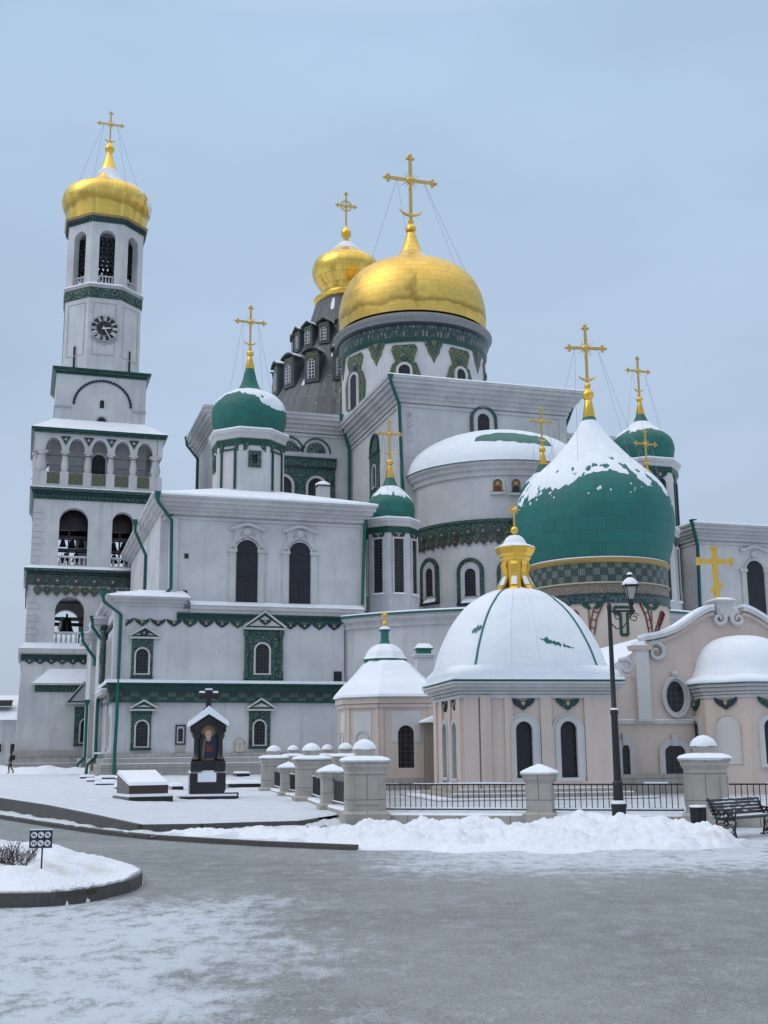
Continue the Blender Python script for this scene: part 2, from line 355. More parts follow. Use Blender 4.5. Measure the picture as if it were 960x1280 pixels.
def sheets(name, base, bw, rh, metal=0, rough=.4, var=.3, frost=0.0, mortar=.012, brown_smear=0.0, band=None):
    """sheet-metal cladding: staggered courses with dark seams, each sheet a little different"""
    k = N(name); uv = k.co('UV'); o = k.co()
    br = k.n('ShaderNodeTexBrick', Vector=uv, Scale=1.0, Color1=(0, 0, 0), Color2=(1, 1, 1), Mortar=(.5, .5, .5)); br.inputs['Brick Width'].default_value = bw; br.inputs['Row Height'].default_value = rh; br.inputs['Mortar Size'].default_value = mortar; br.inputs['Mortar Smooth'].default_value = .3
    f = k.noise(o, .9, 5, .6); v = k.math('ADD', k.math('MULTIPLY', k.sep(br.outputs['Color'])[0], .5), k.math('MULTIPLY', f, .5))
    col = k.mix(v, tuple(x*(1-var) for x in base), tuple(min(1, x*(1+var)) for x in base))
    col = k.mix(k.math('MULTIPLY', br.outputs['Fac'], .75), col, tuple(x*.3 for x in base))
    if brown_smear: col = k.mix(k.math('MULTIPLY', k.ramp(k.noise(k.co('Object', (1, 1, .4)), .5, 6, .65), .55, .72), brown_smear), col, (.06, .035, .012))  # irregular brown smears scattered over the sheets
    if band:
        vv = k.math('ADD', k.sep(uv)[1], k.math('MULTIPLY', k.math('SUBTRACT', k.noise(k.co('Object', (1, 1, 1)), .35, 5, .6), .5), 2.4)); q = k.math('MULTIPLY', k.ramp(vv, band[0], band[0]+.35), k.ramp(vv, band[1], band[1]-.9)); col = k.mix(k.math('MULTIPLY', q, .5), col, (.11, .06, .016))  # dark reflection of the surroundings, painted as a brown band low on the gilding
    met = metal; rg = k.math('ADD', rough, k.math('MULTIPLY', v, .12))
    if frost:
        geo = k.n('ShaderNodeNewGeometry'); nz = k.sep(geo.outputs['Normal'])[2]; nx = k.sep(geo.outputs['Normal'])[0]
        q = k.math('ADD', k.math('ADD', nz, k.math('MULTIPLY', nx, .25)), k.math('MULTIPLY', k.math('SUBTRACT', k.noise(o, 2.2, 7, .7), .5), .9))
        q = k.math('MULTIPLY', k.ramp(q, frost, frost+.3), .8); col = k.mix(q, col, (.8, .82, .86)); rg = k.math('ADD', rg, k.math('MULTIPLY', q, .4)); met = k.math('MULTIPLY', k.math('SUBTRACT', 1.0, q), metal)
    h = k.math('ADD', k.math('MULTIPLY', br.outputs['Fac'], -1.0), k.math('MULTIPLY', k.sep(br.outputs['Color'])[0], .25))
    k.p(Base_Color=col, Roughness=rg, Metallic=met, Normal=k.bump(h, .35, .03))
sheets('gold', (.78, .52, .13), 1.5, .72, 1, .36, .16, .88, brown_smear=.4, mortar=.012, band=(.9, 2.1)); sheets('gold_small', (.80, .54, .12), 1.1, 1.3, 1, .24, .22, .95, brown_smear=.4, mortar=.025); sheets('gold_ribbed', (.80, .55, .13), .42, 3.0, 1, .28, .25, .88, brown_smear=.45, mortar=.012, band=(1.4, 2.8))
sheets('green_big', (.007, .135, .115), 1.0, .78, 0, .5, .2, .92, mortar=.012); sheets('green_small', (.007, .13, .103), .55, .30, 0, .5, .3, .95, mortar=.012)
sheets('tent_sheet', (.105, .118, .125), .5, 4.0, .3, .5, .55, .42, mortar=.03)
flat('gold_leaf', (.80, .50, .09), .28, 1.0, var=.12, scale=9); flat('gold_dull', (.62, .42, .13), .38, .9, var=.2, scale=12)
def lattice(name, cell, glass=(.012, .014, .020), bar=(.10, .075, .06), diag=False, wbar=.09):
    k = N(name); uv = k.co('UV', (1/cell, 1/cell, 1)); x, y, _ = k.sep(uv)
    if diag: x, y = k.math('ADD', x, y), k.math('SUBTRACT', x, y)
    fx = k.math('FRACT', x); fy = k.math('FRACT', y)
    b = k.math('MAXIMUM', k.math('LESS_THAN', fx, wbar), k.math('LESS_THAN', fy, wbar))
    f = k.noise(k.co(), 1.4, 3); g = k.mix(f, tuple(q*.5 for q in glass), tuple(q*1.8 for q in glass))
    k.p(Base_Color=k.mix(b, g, bar), Roughness=k.mix(b, (.16,)*3, (.6,)*3), Normal=k.bump(b, .6, .03)); k.b.inputs['Specular IOR Level'].default_value = .35
lattice('lattice', .26); lattice('lattice_diag', .24, (.010, .013, .024), (.040, .036, .042), True, .16); lattice('white_lattice', .42, (.04, .045, .055), (.62, .63, .62), False, .2); lattice('pav_glass', .34, (.012, .013, .02), (.03, .028, .03), True, .2)
def checker(name, cell, c_dark, c_mid, c_pale):
    """relief tiles: framed squares alternating with fluted ones"""
    k = N(name); uv = k.co('UV', (1/cell, 1/cell, 1)); x, y, _ = k.sep(uv); fx = k.math('FRACT', x); fy = k.math('FRACT', y)
    ck = k.math('MODULO', k.math('ADD', k.math('FLOOR', x), k.math('FLOOR', y)), 2.0); ck = k.math('ABSOLUTE', ck)
    sq = k.math('MAXIMUM', k.math('ABSOLUTE', k.math('SUBTRACT', fx, .5)), k.math('ABSOLUTE', k.math('SUBTRACT', fy, .5)))
    rings = k.math('LESS_THAN', k.math('FRACT', k.math('MULTIPLY', sq, 5.0)), .5); bars = k.math('LESS_THAN', k.math('FRACT', k.math('MULTIPLY', fx, 4.0)), .5)
    A = k.mix(rings, c_dark, c_mid); B = k.mix(bars, c_mid, c_pale)
    f = k.noise(k.co(), 2.5, 4); col = k.mix(ck, A, B); col = k.mix(k.math('MULTIPLY', f, .5), col, tuple(q*.6 for q in c_mid))
    edge = k.math('GREATER_THAN', sq, .465); col = k.mix(edge, col, (.02, .03, .03))
    k.p(Base_Color=col, Roughness=.32, Normal=k.bump(k.math('ADD', k.math('MULTIPLY', rings, .5), bars), .5, .03))
checker('tile_checker', .66, (.004, .006, .010), (.020, .075, .060), (.10, .17, .14)); checker('tile_checker_grey', .43, (.010, .018, .024), (.045, .085, .075), (.22, .24, .19)); checker('tile_panel', .34, (.02, .06, .055), (.16, .13, .05), (.05, .14, .11))
def ornament(name, cols, scale):
    k = N(name); uv = k.co('UV'); v = k.n('ShaderNodeTexVoronoi', Vector=uv, Scale=scale); v.feature = 'F1'; d = v.outputs['Distance']; f = k.noise(uv, scale*1.3, 3)
    w = k.math('FRACT', k.math('ADD', k.math('MULTIPLY', d, 2.6), f))
    col = k.mix(k.ramp(w, .3, .45), cols[0], cols[1]); col = k.mix(k.ramp(w, .72, .85), col, cols[2])
    k.p(Base_Color=col, Roughness=.3, Normal=k.bump(w, .5, .04))
ornament('tile_orn', ((.005, .016, .018), (.014, .078, .062), (.11, .16, .12)), 2.6); ornament('tile_orn_gold', ((.016, .055, .04), (.05, .10, .05), (.24, .18, .06)), 2.0); ornament('tile_brown', ((.13, .10, .075), (.20, .16, .12), (.26, .22, .17)), 5); ornament('tile_vine', ((.008, .022, .04), (.012, .06, .055), (.13, .16, .15)), 3.2); ornament('lunette', ((.012, .03, .03), (.02, .08, .06), (.25, .24, .2)), 3.0)
def letters():
    """band of raised gilded characters, too far off to read"""
    k = N('letter_band'); uv = k.co('UV'); x, y, _ = k.sep(uv); n1 = k.n('ShaderNodeTexNoise', Vector=k.co('UV', (5, 1.1, 1)), Scale=1.0, Detail=2.0).outputs['Fac']
    st = k.math('GREATER_THAN', n1, .53); br = k.n('ShaderNodeTexBrick', Vector=uv, Scale=1.0, Color1=(0, 0, 0), Color2=(1, 1, 1), Mortar=(0, 0, 0)); br.inputs['Brick Width'].default_value = .42; br.inputs['Row Height'].default_value = .9; br.inputs['Mortar Size'].default_value = .1
    s = k.math('MULTIPLY', st, k.math('SUBTRACT', 1.0, br.outputs['Fac'])); k.p(Base_Color=k.mix(s, (.012, .045, .05), (.20, .18, .11)), Roughness=.35, Normal=k.bump(s, .5, .04))
letters()
def road():
    k = N('icy_road'); o = k.co(); big = k.noise(o, .16, 6, .62); st = k.noise(k.co('Object', (4.2, 2.4, 1)), 1.0, 9, .72); med = k.noise(o, 2.2, 8, .72); fine = k.noise(o, 26, 6, .75); grit = k.noise(o, 110, 3, .7)
    c = k.mix(k.ramp(big, .38, .62), (.16, .163, .155), (.25, .255, .25))
    c = k.mix(k.math('MULTIPLY', k.ramp(med, .4, .7), .5), c, (.37, .39, .41)); c = k.mix(k.math('MULTIPLY', k.ramp(fine, .45, .7), .6), c, (.42, .445, .47)); c = k.mix(k.math('MULTIPLY', k.ramp(grit, .48, .64), .75), c, (.06, .062, .06)); c = k.mix(k.math('MULTIPLY', k.ramp(k.noise(o, 60, 4, .8), .54, .66), .6), c, (.46, .49, .53))
    x, y, z = k.sep(o)
    wob = k.math('MULTIPLY', k.math('SUBTRACT', k.noise(o, .5, 4), .5), 3.5); x = k.math('ADD', x, wob); near = k.math('MULTIPLY', k.ramp(x, .2, -2.4), k.ramp(y, 17.0, 13.5)); far = k.math('MULTIPLY', k.ramp(y, 16.0, 20.0), k.ramp(x, -2.0, 2.0))
    zone = k.math('MAXIMUM', near, far)
    s = k.math('ADD', k.math('ADD', k.math('MULTIPLY', st, .55), k.math('MULTIPLY', fine, .25)), k.math('MULTIPLY', k.noise(o, .9, 5, .6), .2)); s = k.math('ADD', s, k.math('MULTIPLY', zone, .12))
    s = k.ramp(s, .50, .64); s = k.math('MULTIPLY', s, k.math('ADD', .30, k.math('MULTIPLY', zone, .5)))
    c = k.mix(s, c, (.62, .67, .74))
    r = k.math('ADD', .36, k.math('ADD', k.math('MULTIPLY', s, .35), k.math('MULTIPLY', med, .18)))
    h = k.math('ADD', k.math('ADD', k.math('MULTIPLY', st, .8), k.math('MULTIPLY', med, .6)), k.math('MULTIPLY', fine, .4))
    k.p(Base_Color=c, Roughness=r, Normal=k.bump(h, .55, .05)); k.b.inputs['Specular IOR Level'].default_value = .4
road()
# ---------------------------------------------------------------- the cathedral's own axes: x along the south front, y into the building
O = at(137, 968, 86); B = Frame((O.x, O.y, 0), 17.2)
def S(px, py, y=0.0): return B.hit(px, py, y)
def face(phi, ap, c=(0, 0)): return T((c[0], c[1], 0)) @ RZ(phi+90) @ T((0, -ap, 0))
# ================================================================ the wing of the south front
wing = thing('church_wing', 'long white two-storey church wing with green tiled window surrounds and a low snowy roof', 'church wing', B.M, 'wings of the cathedral')
xR = S(430, 850)[0]; zLed = S(300, 758)[1]; zEave = 21.2; xU0, xU1 = S(216, 690, .5)[0], S(455, 700, .5)[0]; xA = S(229, 745)[0]
m = MB('plaster'); m.box(0, xR, 0, 15, -.4, zLed-.3)
m.box(0, xA, -.02, 15.02, zLed-.3, zLed+.9)
for z0, z1, x1 in ((1.6, 13.2, .5),): m.box(-.12, .7, -.12, .6, z0+4.8, z1)
m.box(-.4, 0, 9, 16, -.4, zLed-.6); m.box(-.8, 0, 16, 23, -.4, zLed-1.0); m.box(-.02, xR-3, 15, 24, -.4, zLed-.2)
ob('wall', m, wing)
m = MB('plaster'); m.box(xU0, xU1, .5, 27, zLed-.3, zEave-1.1); m.box(xU0-.9, xU0+.02, 1.4, 26.9, zLed-.3, zEave-1.1); ob('upper_wall', m, wing)
m = MB('trim')
for i, (g, za, zb) in enumerate(((.12, 19.55, 19.75), (.28, 19.9, 20.2), (.5, 20.2, 20.45), (.8, 20.45, 20.75), (1.05, 20.75, 21.05), (1.2, 21.05, 21.2))):
    m.box(xU0-g-.6, xU1+g*.7, .5-g, 27+g, za, zb)
m.box(xU0-.25, xU0+.35, .25, 2, zLed, 19.6); m.box(xU1-.3, xU1+.12, .38, 2, zLed, 19.6)
ob('cornice', m, wing)
m = MB('snow'); a, b = xU0-1.85, xU1+.9; zr = S(352, 614, 8)[1]
m.hexa([(a, -.75, 21.2), (b, -.75, 21.2), (b, 28.2, 21.2), (a, 28.2, 21.2)], [(a+.06, -.7, 21.36), (b-.06, -.7, 21.36), (b-.06, 28.1, 21.36), (a+.06, 28.1, 21.36)])
m.hexa([(a+.06, -.7, 21.36), (b-.06, -.7, 21.36), (b-.06, 28.1, 21.36), (a+.06, 28.1, 21.36)], [(a+7, 8, zr), (b-7, 8, zr), (b-7, 20, zr), (a+7, 20, zr)])
ob('roof', m, wing)
# small lower roof over the corner bay
m = MB('trim'); zc = S(180, 757)[1]; zt = S(180, 747)[1]
for g, za, zb in ((.15, zc-.05, zc+.2), (.4, zc+.2, zc+.45), (.7, zc+.45, zt)): m.box(-g, xA+g*.6, -g, 15+g, za, zb)
for j, (x0, y0, y1, zz) in enumerate(((-.4, 9, 15.3, zt-.7), (-.8, 16, 23, zt-1.2))): m.box(x0-.7, .3, y0-.6, y1, zz-.5, zz)
ob('cornice', m, wing)
m = MB('snow'); m.hexa([(-.85, -.85, zt), (xA+.5, -.85, zt), (xA+.5, 15.5, zt), (-.85, 15.5, zt)], [(-.8, -.8, zt+.1), (xA+.4, -.8, zt+.1), (xA+.4, 15.4, zt+.1), (-.8, 15.4, zt+.1)])
m.hexa([(-.8, -.8, zt+.1), (xA+.4, -.8, zt+.1), (xA+.4, 15.4, zt+.1), (-.8, 15.4, zt+.1)], [(1.8, .49, zt+.65), (xA+.1, .49, zt+.65), (xA+.1, 12, zt+.65), (1.8, 12, zt+.65)])
for x0, y0, y1, zz in ((-.4, 9, 15.3, zt-.7), (-.8, 16, 23, zt-1.2)): m.box(x0-.75, .3, y0-.65, y1, zz, zz+.14)
ob('roof_snow', m, wing)
# ledge between the storeys
m = MB('trim'); m.box(xA+.55, xR+1.6, -.26, .6, zLed-.3, zLed); m.box(xA+.55, xR+1.6, -.14, .02, zLed-.6, zLed-.3)
ob('ledge', m, wing)
m = MB('snow'); m.hexa([(xA+.55, -.33, zLed), (xR+1.6, -.33, zLed), (xR+1.6, .5, zLed), (xA+.55, .5, zLed)], [(xA+.55, -.28, zLed+.07), (xR+1.6, -.28, zLed+.07), (xR+1.6, .5, zLed+.4), (xA+.55, .5, zLed+.4)]); ob('ledge_snow', m, wing)
m = MB('tile_green'); zg = zLed-.6; g0 = S(221, 770)[0]
m.box(g0, xR+.3, -.12, .02, zg-.5, zg); m.box(g0, xR+.3, -.2, .02, zg-.12, zg); m.box(g0, xR+.3, -.22, .02, zg-.56, zg-.46)
dentils(m, g0, xR+.3, zg-.3, zg-.12, -.18, .0, .28, 'tile_navy'); ob('frieze', m, wing)
zch = S(300, 780)[1]
for i, px in enumerate((157.5, 177.5, 197.5, 217.5, 237.5, 257.5, 277.5, 297, 363, 380.6, 399, 417.5)):
    cherub(wing, Matrix(), S(px, 781)[0], zch-.06, 1.08, i % 3 != 1)
for i in range(6): cherub(wing, T((0, 0, 0)) @ RZ(-90), -(1.0+1.25*i), zch-.06, 1.08, i % 3 != 0)
# band of relief tiles
z0, z1 = S(140, 878)[1], S(140, 852)[1]
m = MB('tile_checker')
for sx in (0, 1):
    P = Matrix() if sx == 0 else RZ(-90); m.M = P; x0, x1 = (-.25, xR) if sx == 0 else (-9, -.001)
    m.box(x0, x1, -.2, .02, z0+.15, z1-.75, 'tile_checker'); m.box(x0, x1, -.26, .02, z0, z0+.15, 'tile_green'); m.box(x0, x1, -.34, .02, z1-.75, z1-.6, 'tile_navy')
    m.box(x0, x1, -.3, .02, z1-.6, z1-.2, 'tile_green'); dentils(m, x0, x1, z1-.5, z1-.3, -.38, -.3, .26, 'tile_green'); m.box(x0, x1, -.46, .02, z1-.2, z1-.08, 'tile_green')
ob('frieze', m, wing)
m = MB('snow'); m.box(-.5, xR, -.52, .02, z1-.08, z1+.14); m.box(-.5, .02, .03, 9, z1-.08, z1+.14); ob('ledge_snow', m, wing)
m = MB('plinth')
for g, za, zb in ((.95, -.4, .55), (.7, .55, 1.1), (.5, 1.1, 1.5), (.3, 1.5, 1.85)): m.box(-g, xR, -g, 15, za, zb)
for x0, y0, y1 in ((-.4, 9, 15.9), (-.8, 16, 23)): m.box(x0-.5, .3, y0-.5, y1, -.4, 1.5)
m.box(-.7, -.02, 1.2, 8, 1.85, 1.95, 'snow'); m.box(-.72, xR, -.72, -.51, 1.1, 1.16, 'snow'); m.box(-.5, xR, -.5, -.31, 1.5, 1.54, 'snow')
ob('plinth', m, wing)
def TW(g, sur, ped, cols=False, y=0.0):
    f = lambda px, py: B.hit(px, py, y)
    cyp = (sur[2]+sur[3])/2; cx = (sur[0]+sur[1])/2
    return tile_window(wing, T((0, y, 0)), f(sur[0], cyp)[0], f(sur[1], cyp)[0], f(cx, sur[3])[1], f(cx, sur[2])[1], f(g[0], cyp)[0], f(g[1], cyp)[0], f(cx, g[3])[1], f(cx, g[2])[1],
        ped and (f(ped[0], cyp)[0], f(ped[1], cyp)[0], f(cx, ped[3])[1], f(cx, ped[2])[1]), cols)
TW((169.5, 184.5, 901.5, 933), (163.5, 188.5, 893, 936), (161.5, 195, 876.5, 886))
TW((169.7, 185.3, 811, 842), (164.2, 190.8, 799, 846), (161, 198, 785, 796))
TW((317, 331, 901, 931), (311, 337.5, 890, 934), (308, 342.5, 874.5, 886))
TW((319, 336, 805, 842), (305.5, 352.5, 789, 849), (304, 355, 766, 785), True)
for px in (179.5, 329.5): cherub(wing, T((0, -.34, 0)), S(px, 790)[0]+(.05 if px > 300 else 0), S(px, 794 if px < 300 else 780)[1]+.1, .9)
# side windows, narrow shutters of the west face
for i in range(3):
    window(wing, T((-.0, 0, 0)) @ RZ(-90), -(2.2+2.4*i), .9, 7.6, 10.6, .16, .12, 'trim', 'lattice'); window(wing, RZ(-90), -(2.2+2.4*i), .9, 2.4, 4.6, .16, .12, 'trim', 'lattice')
# tall upper windows with baroque hoods
for (g0, g1, gt, gb, hood) in ((294.7, 322, 675, 757, 655), (361, 388, 678, 760, 658)):
    P = T((0, .5, 0)); cpx = (g0+g1)/2; xa, xb = S(g0, 715, .5)[0], S(g1, 715, .5)[0]; cx = (xa+xb)/2; zb, zt2 = S(cpx, gb, .5)[1], S(cpx, gt, .5)[1]; zh = S(cpx, hood, .5)[1]; w = xb-xa; zs = zt2-w/2
    m = MB('trim'); m.M = P; frame_arch(m, cx, w, zb, zt2, .2, -.12, .05, 'trim', False)
    for s in (-1, 1):
        e = cx+s*(w/2+.3); m.box(e-.22, e+.22, -.16, .05, zb, zs-.15); m.box(e-.36, e+.36, -.24, .05, zs-.15, zs+.12)
        m.prism([(cx+s*(w/2+.62), zs+.12), (cx+s*(w/2+.5), zs+.5), (cx+s*(w/2+.15), zs+.95), (cx+s*(w/2+.2), zh-.3), (cx+s*.01, zh-.3), (cx+s*.01, zt2+.12), (cx+s*w*.3, zt2-.1), (cx+s*(w/2+.1), zs+.3)], -.12, .05)
    k = 9; top = [(cx+(w/2+.55)*(2*i/k-1), zh-.15+.2*cos(pi*(2*i/k-1)*.95)) for i in range(k+1)]
    m.prism(top+[(x, z-.24) for x, z in top[::-1]], -.32, .05)
    m.ball((cx, -.14, zt2+.62), .34, 'trim', 10, (1, .4, 1)); m.ball((cx-.4, -.12, zt2+.7), .2, 'trim', 8, (1, .4, 1)); m.ball((cx+.4, -.12, zt2+.7), .2, 'trim', 8, (1, .4, 1))
    for s in (-1, 1): m.tube([(cx+s*(.12+.4*t), -.16, zt2+.3+.5*sin(pi*t)) for t in (0, .2, .4, .6, .8, 1)], .06, 5, 'grey_wall')
    m.box(cx-w/2-.8, cx+w/2+.8, -.3, .05, zb-.5, zb-.06); o = ob('window', m, wing)
    g = MB('lattice_diag'); g.M = P; g.prism(arch(cx, w, zb, zt2), -.02, .04); ob('pane', g, o)
    g = MB('wood_dark'); g.M = P; zm = zb+(zs-zb)*.55
    g.box(cx-w/2, cx+w/2, -.07, -.02, zs-.1, zs); g.box(cx-w/2, cx+w/2, -.07, -.02, zm-.1, zm); g.box(cx-.05, cx+.05, -.065, -.02, zb, zm-.1); g.box(cx-w/2, cx-w/2+.08, -.06, -.02, zb, zs-.1); ob('glazing_bar', g, o)
for px, py, y in ((233, 695, .5), (231, 741, .5), (422, 845.5, 0)):
    x, z = S(px, py, y); q = .16 if y else .32; m = MB('dark'); m.box(x-q, x+q, y-.04, y+.02, z-q*1.2, z+q*1.2); m.box(x-q-.08, x+q+.08, y-.03, y+.02, z-q*1.2-.08, z-q*1.2, 'trim'); ob('vent', m, wing)
# slit window with stone panel, memorial plaque
xa, xb = S(219, 918)[0], S(232, 918)[0]; za, zb = S(225, 931)[1], S(225, 906)[1]; cx = (xa+xb)/2
m = MB('tile_navy'); m.ring([(xa, za), (xa, zb), (xb, zb), (xb, za)], [(xa+.1, za+.1), (xa+.1, zb-.1), (xb-.1, zb-.1), (xb-.1, za+.1)], -.1, .02); m.box(xa+.1, xb-.1, -.04, .02, za+.1, zb-.1, 'trim'); m.box(xa, xb, -.06, .02, 1.85, za, 'limestone')
o = ob('window', m, wing); g = MB('lattice'); g.prism(arch(cx, .34, za+.25, zb-.25), -.07, -.03); ob('pane', g, o)
xa, xb = S(291.5, 932)[0], S(307, 932)[0]; za, zb = S(299, 942)[1], S(299, 921)[1]; cx = (xa+xb)/2; h = (xb-xa)/2
m = MB('limestone'); m.prism([(xa, za), (xb, za), (xb, za+.85), (cx+h*.7, za+1.0), (cx+h*.45, zb-.2), (cx, zb), (cx-h*.45, zb-.2), (cx-h*.7, za+1.0), (xa, za+.85)], -.1, .02); m.prism(arch(cx, h*1.1, za+.15, zb-.25), -.14, -.1, 'beige'); m.prism(arch(cx, h*.5, za+.3, zb-.35), -.16, -.14, 'limestone'); ob('plaque', m, wing)
# drainpipes
def W(px, py, y): x, z = S(px, py, y); return (x, y, z)
pipe(wing, [W(197, 621, -.75), W(197.5, 627, -.7), W(214.5, 650, .25), W(213.5, 735, .25), W(208, 741, .2)])
pipe(wing, [W(129, 745, -.9), W(130, 752, -.85), W(151, 768, -.22), W(146, 893, -.5), W(143.5, 936, -.9), W(142.5, 968, -1.1)])
pipe(wing, [W(463, 640, .1), W(456, 656, .2), W(453, 756, .2)])
pipe(wing, [(xU0-2.0, 11, zEave-.2), (xU0-2.0, 11, zEave-.8), (xU0-1.05, 11, zEave-2.8), (xU0-1.05, 11, zLed+.8)])
pipe(wing, [(-1.2, 8.6, zt-.9), (-1.2, 8.6, zt-1.4), (-.05, 8.8, zt-2.9)]); pipe(wing, [(-1.6, 15.6, zt-1.4), (-1.6, 15.6, zt-1.9), (-.5, 15.8, zt-3.4), (-.5, 15.8, zt-4)])
pipe(wing, [(-.5, 8.85, 6.3), (-.55, 8.7, 5.9), (-.55, 8.6, 1.6), (-1.2, 8.0, 1.0), (-1.25, 7.8, .2)], .13); pipe(wing, [(-1.0, 15.6, 6.0), (-1.0, 15.5, 1.6), (-1.6, 15.0, 1.0), (-1.65, 14.8, .2)], .13)
m = MB('tile_orn'); m.M = RZ(-90); m.box(-9.6, -8.0, -.5, .02, 7.4, 11.6); m.lathe([(.3, 7.4), (.2, 8.2), (.34, 9.4), (.2, 10.6), (.34, 11.6)], 12, (-7.8, -.3)); m.box(-9.8, -7.5, -.6, .02, 11.6, 11.9, 'tile_navy'); ob('tile_pier', m, wing)
for y0 in (4.2, 6.2):
    m = MB('trim'); m.M = RZ(-90); m.lathe([(.2, 1.9), (.14, 2.2), (.14, 5.6), (.22, 5.9)], 10, (-y0, -.1)); ob('column', m, wing)
m = MB('trim'); m.M = RZ(-90); m.box(-8.5, -1.2, -.75, .02, 6.2, 6.5); m.box(-8.5, -1.2, -.8, .02, 6.5, 6.62, 'snow'); ob('ledge', m, wing)
m = MB('trim'); x, z = S(403.5, 622, 5); m.box(x-.5, x+.5, 4.5, 5.5, z-.4, z+.9); m.box(x-.6, x+.6, 4.4, 5.6, z+.9, z+1.0, 'iron'); o = ob('chimney', m, wing)
m = MB('snow'); m.lathe([(.68, z+1.0), (.6, z+1.2), (.3, z+1.38), (.02, z+1.42)], 12, (x, 5)); ob('snow_cap', m, o)
# carved surround at the joint with the apse
# ================================================================ cathedral: block, transept, apses, great drum and gilded dome
cat = thing('cathedral', 'white cathedral block with tall drum carrying the largest gilded dome and a snowy rounded apse', 'cathedral', B.M)
YB = 12.0; xb0, xb1 = S(500, 520, YB)[0], S(706, 520, YB)[0]; zB = S(490, 470, YB-1)[1]; YT = YB+17; xt0 = S(268, 560, YT)[0]
m = MB('plaster'); m.box(xb0, xb1, YB, YB+46, -.3, zB-2.2); ob('wall', m, cat)
m = MB('plaster'); zT = S(400, 518, YT-1)[1]; m.box(xt0, xb0, YT, YT+12, -.3, zT-1.9); m.box(xb1, S(800, 560, YT)[0], YT, YT+14, -.3, zT-1.9); ob('transept_wall', m, cat)
m = MB('trim')
for g, a, b in ((.15, 2.6, 2.3), (.3, 2.2, 1.8), (.5, 1.8, 1.4), (.8, 1.4, 1.0), (1.15, 1.0, .6), (1.45, .6, .25), (1.6, .25, 0)): m.box(xb0-g, xb1+g, YB-g, YB+46, zB-a, zB-b)
m.box(xb0-.1, xb0+.7, YB-.1, YB+.8, 0, zB-2.6); m.box(xb1-.7, xb1+.1, YB-.1, YB+.8, 0, zB-2.6)
for i in range(26):
    z = 12+i*.8; m.box(xb0+.72, xb0+(1.35 if i % 2 else 1.0), YB-.05, YB+.1, z, z+.6); m.box(xb1-(1.35 if i % 2 else 1.0), xb1-.72, YB-.05, YB+.1, z, z+.6)
ob('cornice', m, cat)
for xa, xc in ((xt0, xb0-.2), (xb1+.2, S(800, 560, YT)[0])):
    m = MB('trim')
    for g, a, b in ((.15, 2.3, 2.0), (.3, 1.9, 1.5), (.55, 1.5, 1.1), (.9, 1.1, .65), (1.2, .65, .25), (1.35, .25, 0)): m.box(xa-(g if xa == xt0 else 0), xc+(g if xa != xt0 else 0), YT-g, YT+13, zT-a, zT-b)
    ob('transept_cornice', m, cat)
m = MB('snow'); a, b, c = xb0-1.65, xb1+1.65, YB-1.65
m.hexa([(a, c, zB), (b, c, zB), (b, YB+46, zB), (a, YB+46, zB)], [(a+.1, c+.1, zB+.14), (b-.1, c+.1, zB+.14), (b-.1, YB+46, zB+.14), (a+.1, YB+46, zB+.14)])
m.hexa([(a+.1, c+.1, zB+.14), (b-.1, c+.1, zB+.14), (b-.1, YB+46, zB+.14), (a+.1, YB+46, zB+.14)], [(a+9, YB+12, zB+2.3), (b-9, YB+12, zB+2.3), (b-9, YB+46, zB+2.3), (a+9, YB+46, zB+2.3)])
for xa, xc in ((xt0-1.4, xb0-.2), (xb1+.2, S(800, 560, YT)[0]+1.4)):
    m.hexa([(xa, YT-1.4, zT), (xc, YT-1.4, zT), (xc, YT+13, zT), (xa, YT+13, zT)], [(xa+(1.5 if xa < xb0-3 else 0), YT+1, zT+.5), (xc-(1.5 if xc > xb1+3 else 0), YT+1, zT+.5), (xc, YT+13, zT+.6), (xa, YT+13, zT+.6)])
ob('roof', m, cat)
def W2(px, py, y): x, z = S(px, py, y); return (x, y, z)
pipe(cat, [W2(488, 473, YB-1.5), W2(489, 478, YB-1.4), W2(499, 505, YB-.3), (xb0+.15, YB-.3, S(501, 640, YB)[1])], .16)
pipe(cat, [(xb0-1.5, YT-1.2, zT-.3), (xb0-1.4, YT-1.2, zT-1.0), (xb0-.35, YT-.3, zT-3.6), (xb0-.35, YT-.3, 20)], .16)
pipe(cat, [(xt0-1.3, YT+12.6, zT-.2), (xt0-1.3, YT+12.4, zT-.8), (xt0-.15, YT+11.5, zT-2.6), (xt0-.15, YT+11.5, 22)], .16)
pipe(cat, [(xb1+1.5, YB+1, zB-.3), (xb1+1.4, YB+1, zB-.9), (xb1+.25, YB+.5, zB-3.2), (xb1+.25, YB+.5, 22)], .16)
# front window with green archivolt, side wall window, transept pair with lunettes
cx = S(604, 535, YB)[0]; w = S(612, 535, YB)[0]-S(597, 535, YB)[0]; zb, zt2 = S(604, 543, YB)[1], S(604, 517.5, YB)[1]
m = MB('tile_green'); m.M = T((0, YB, 0)); m.ring(arch(cx, w+1.5, zb, zt2+.75), arch(cx, w+.95, zb, zt2+.47), -.3, .05, 'tile_orn', closed=False); m.ring(arch(cx, w+.94, zb, zt2+.46), arch(cx, w, zb, zt2), -.18, .05, 'trim', closed=False); m.box(cx-1.4, cx+1.4, -.3, .05, zb-.3, zb, 'trim')
m.ball((cx, -.2, zt2+1.25), .5, 'trim', 10, (1.5, .4, .9)); o = ob('window', m, cat)
g = MB('lattice'); g.M = T((0, YB, 0)); g.prism(arch(cx, w, zb, zt2), -.02, .04); ob('pane', g, o)
P = T((xb0, 0, 0)) @ RZ(-90)
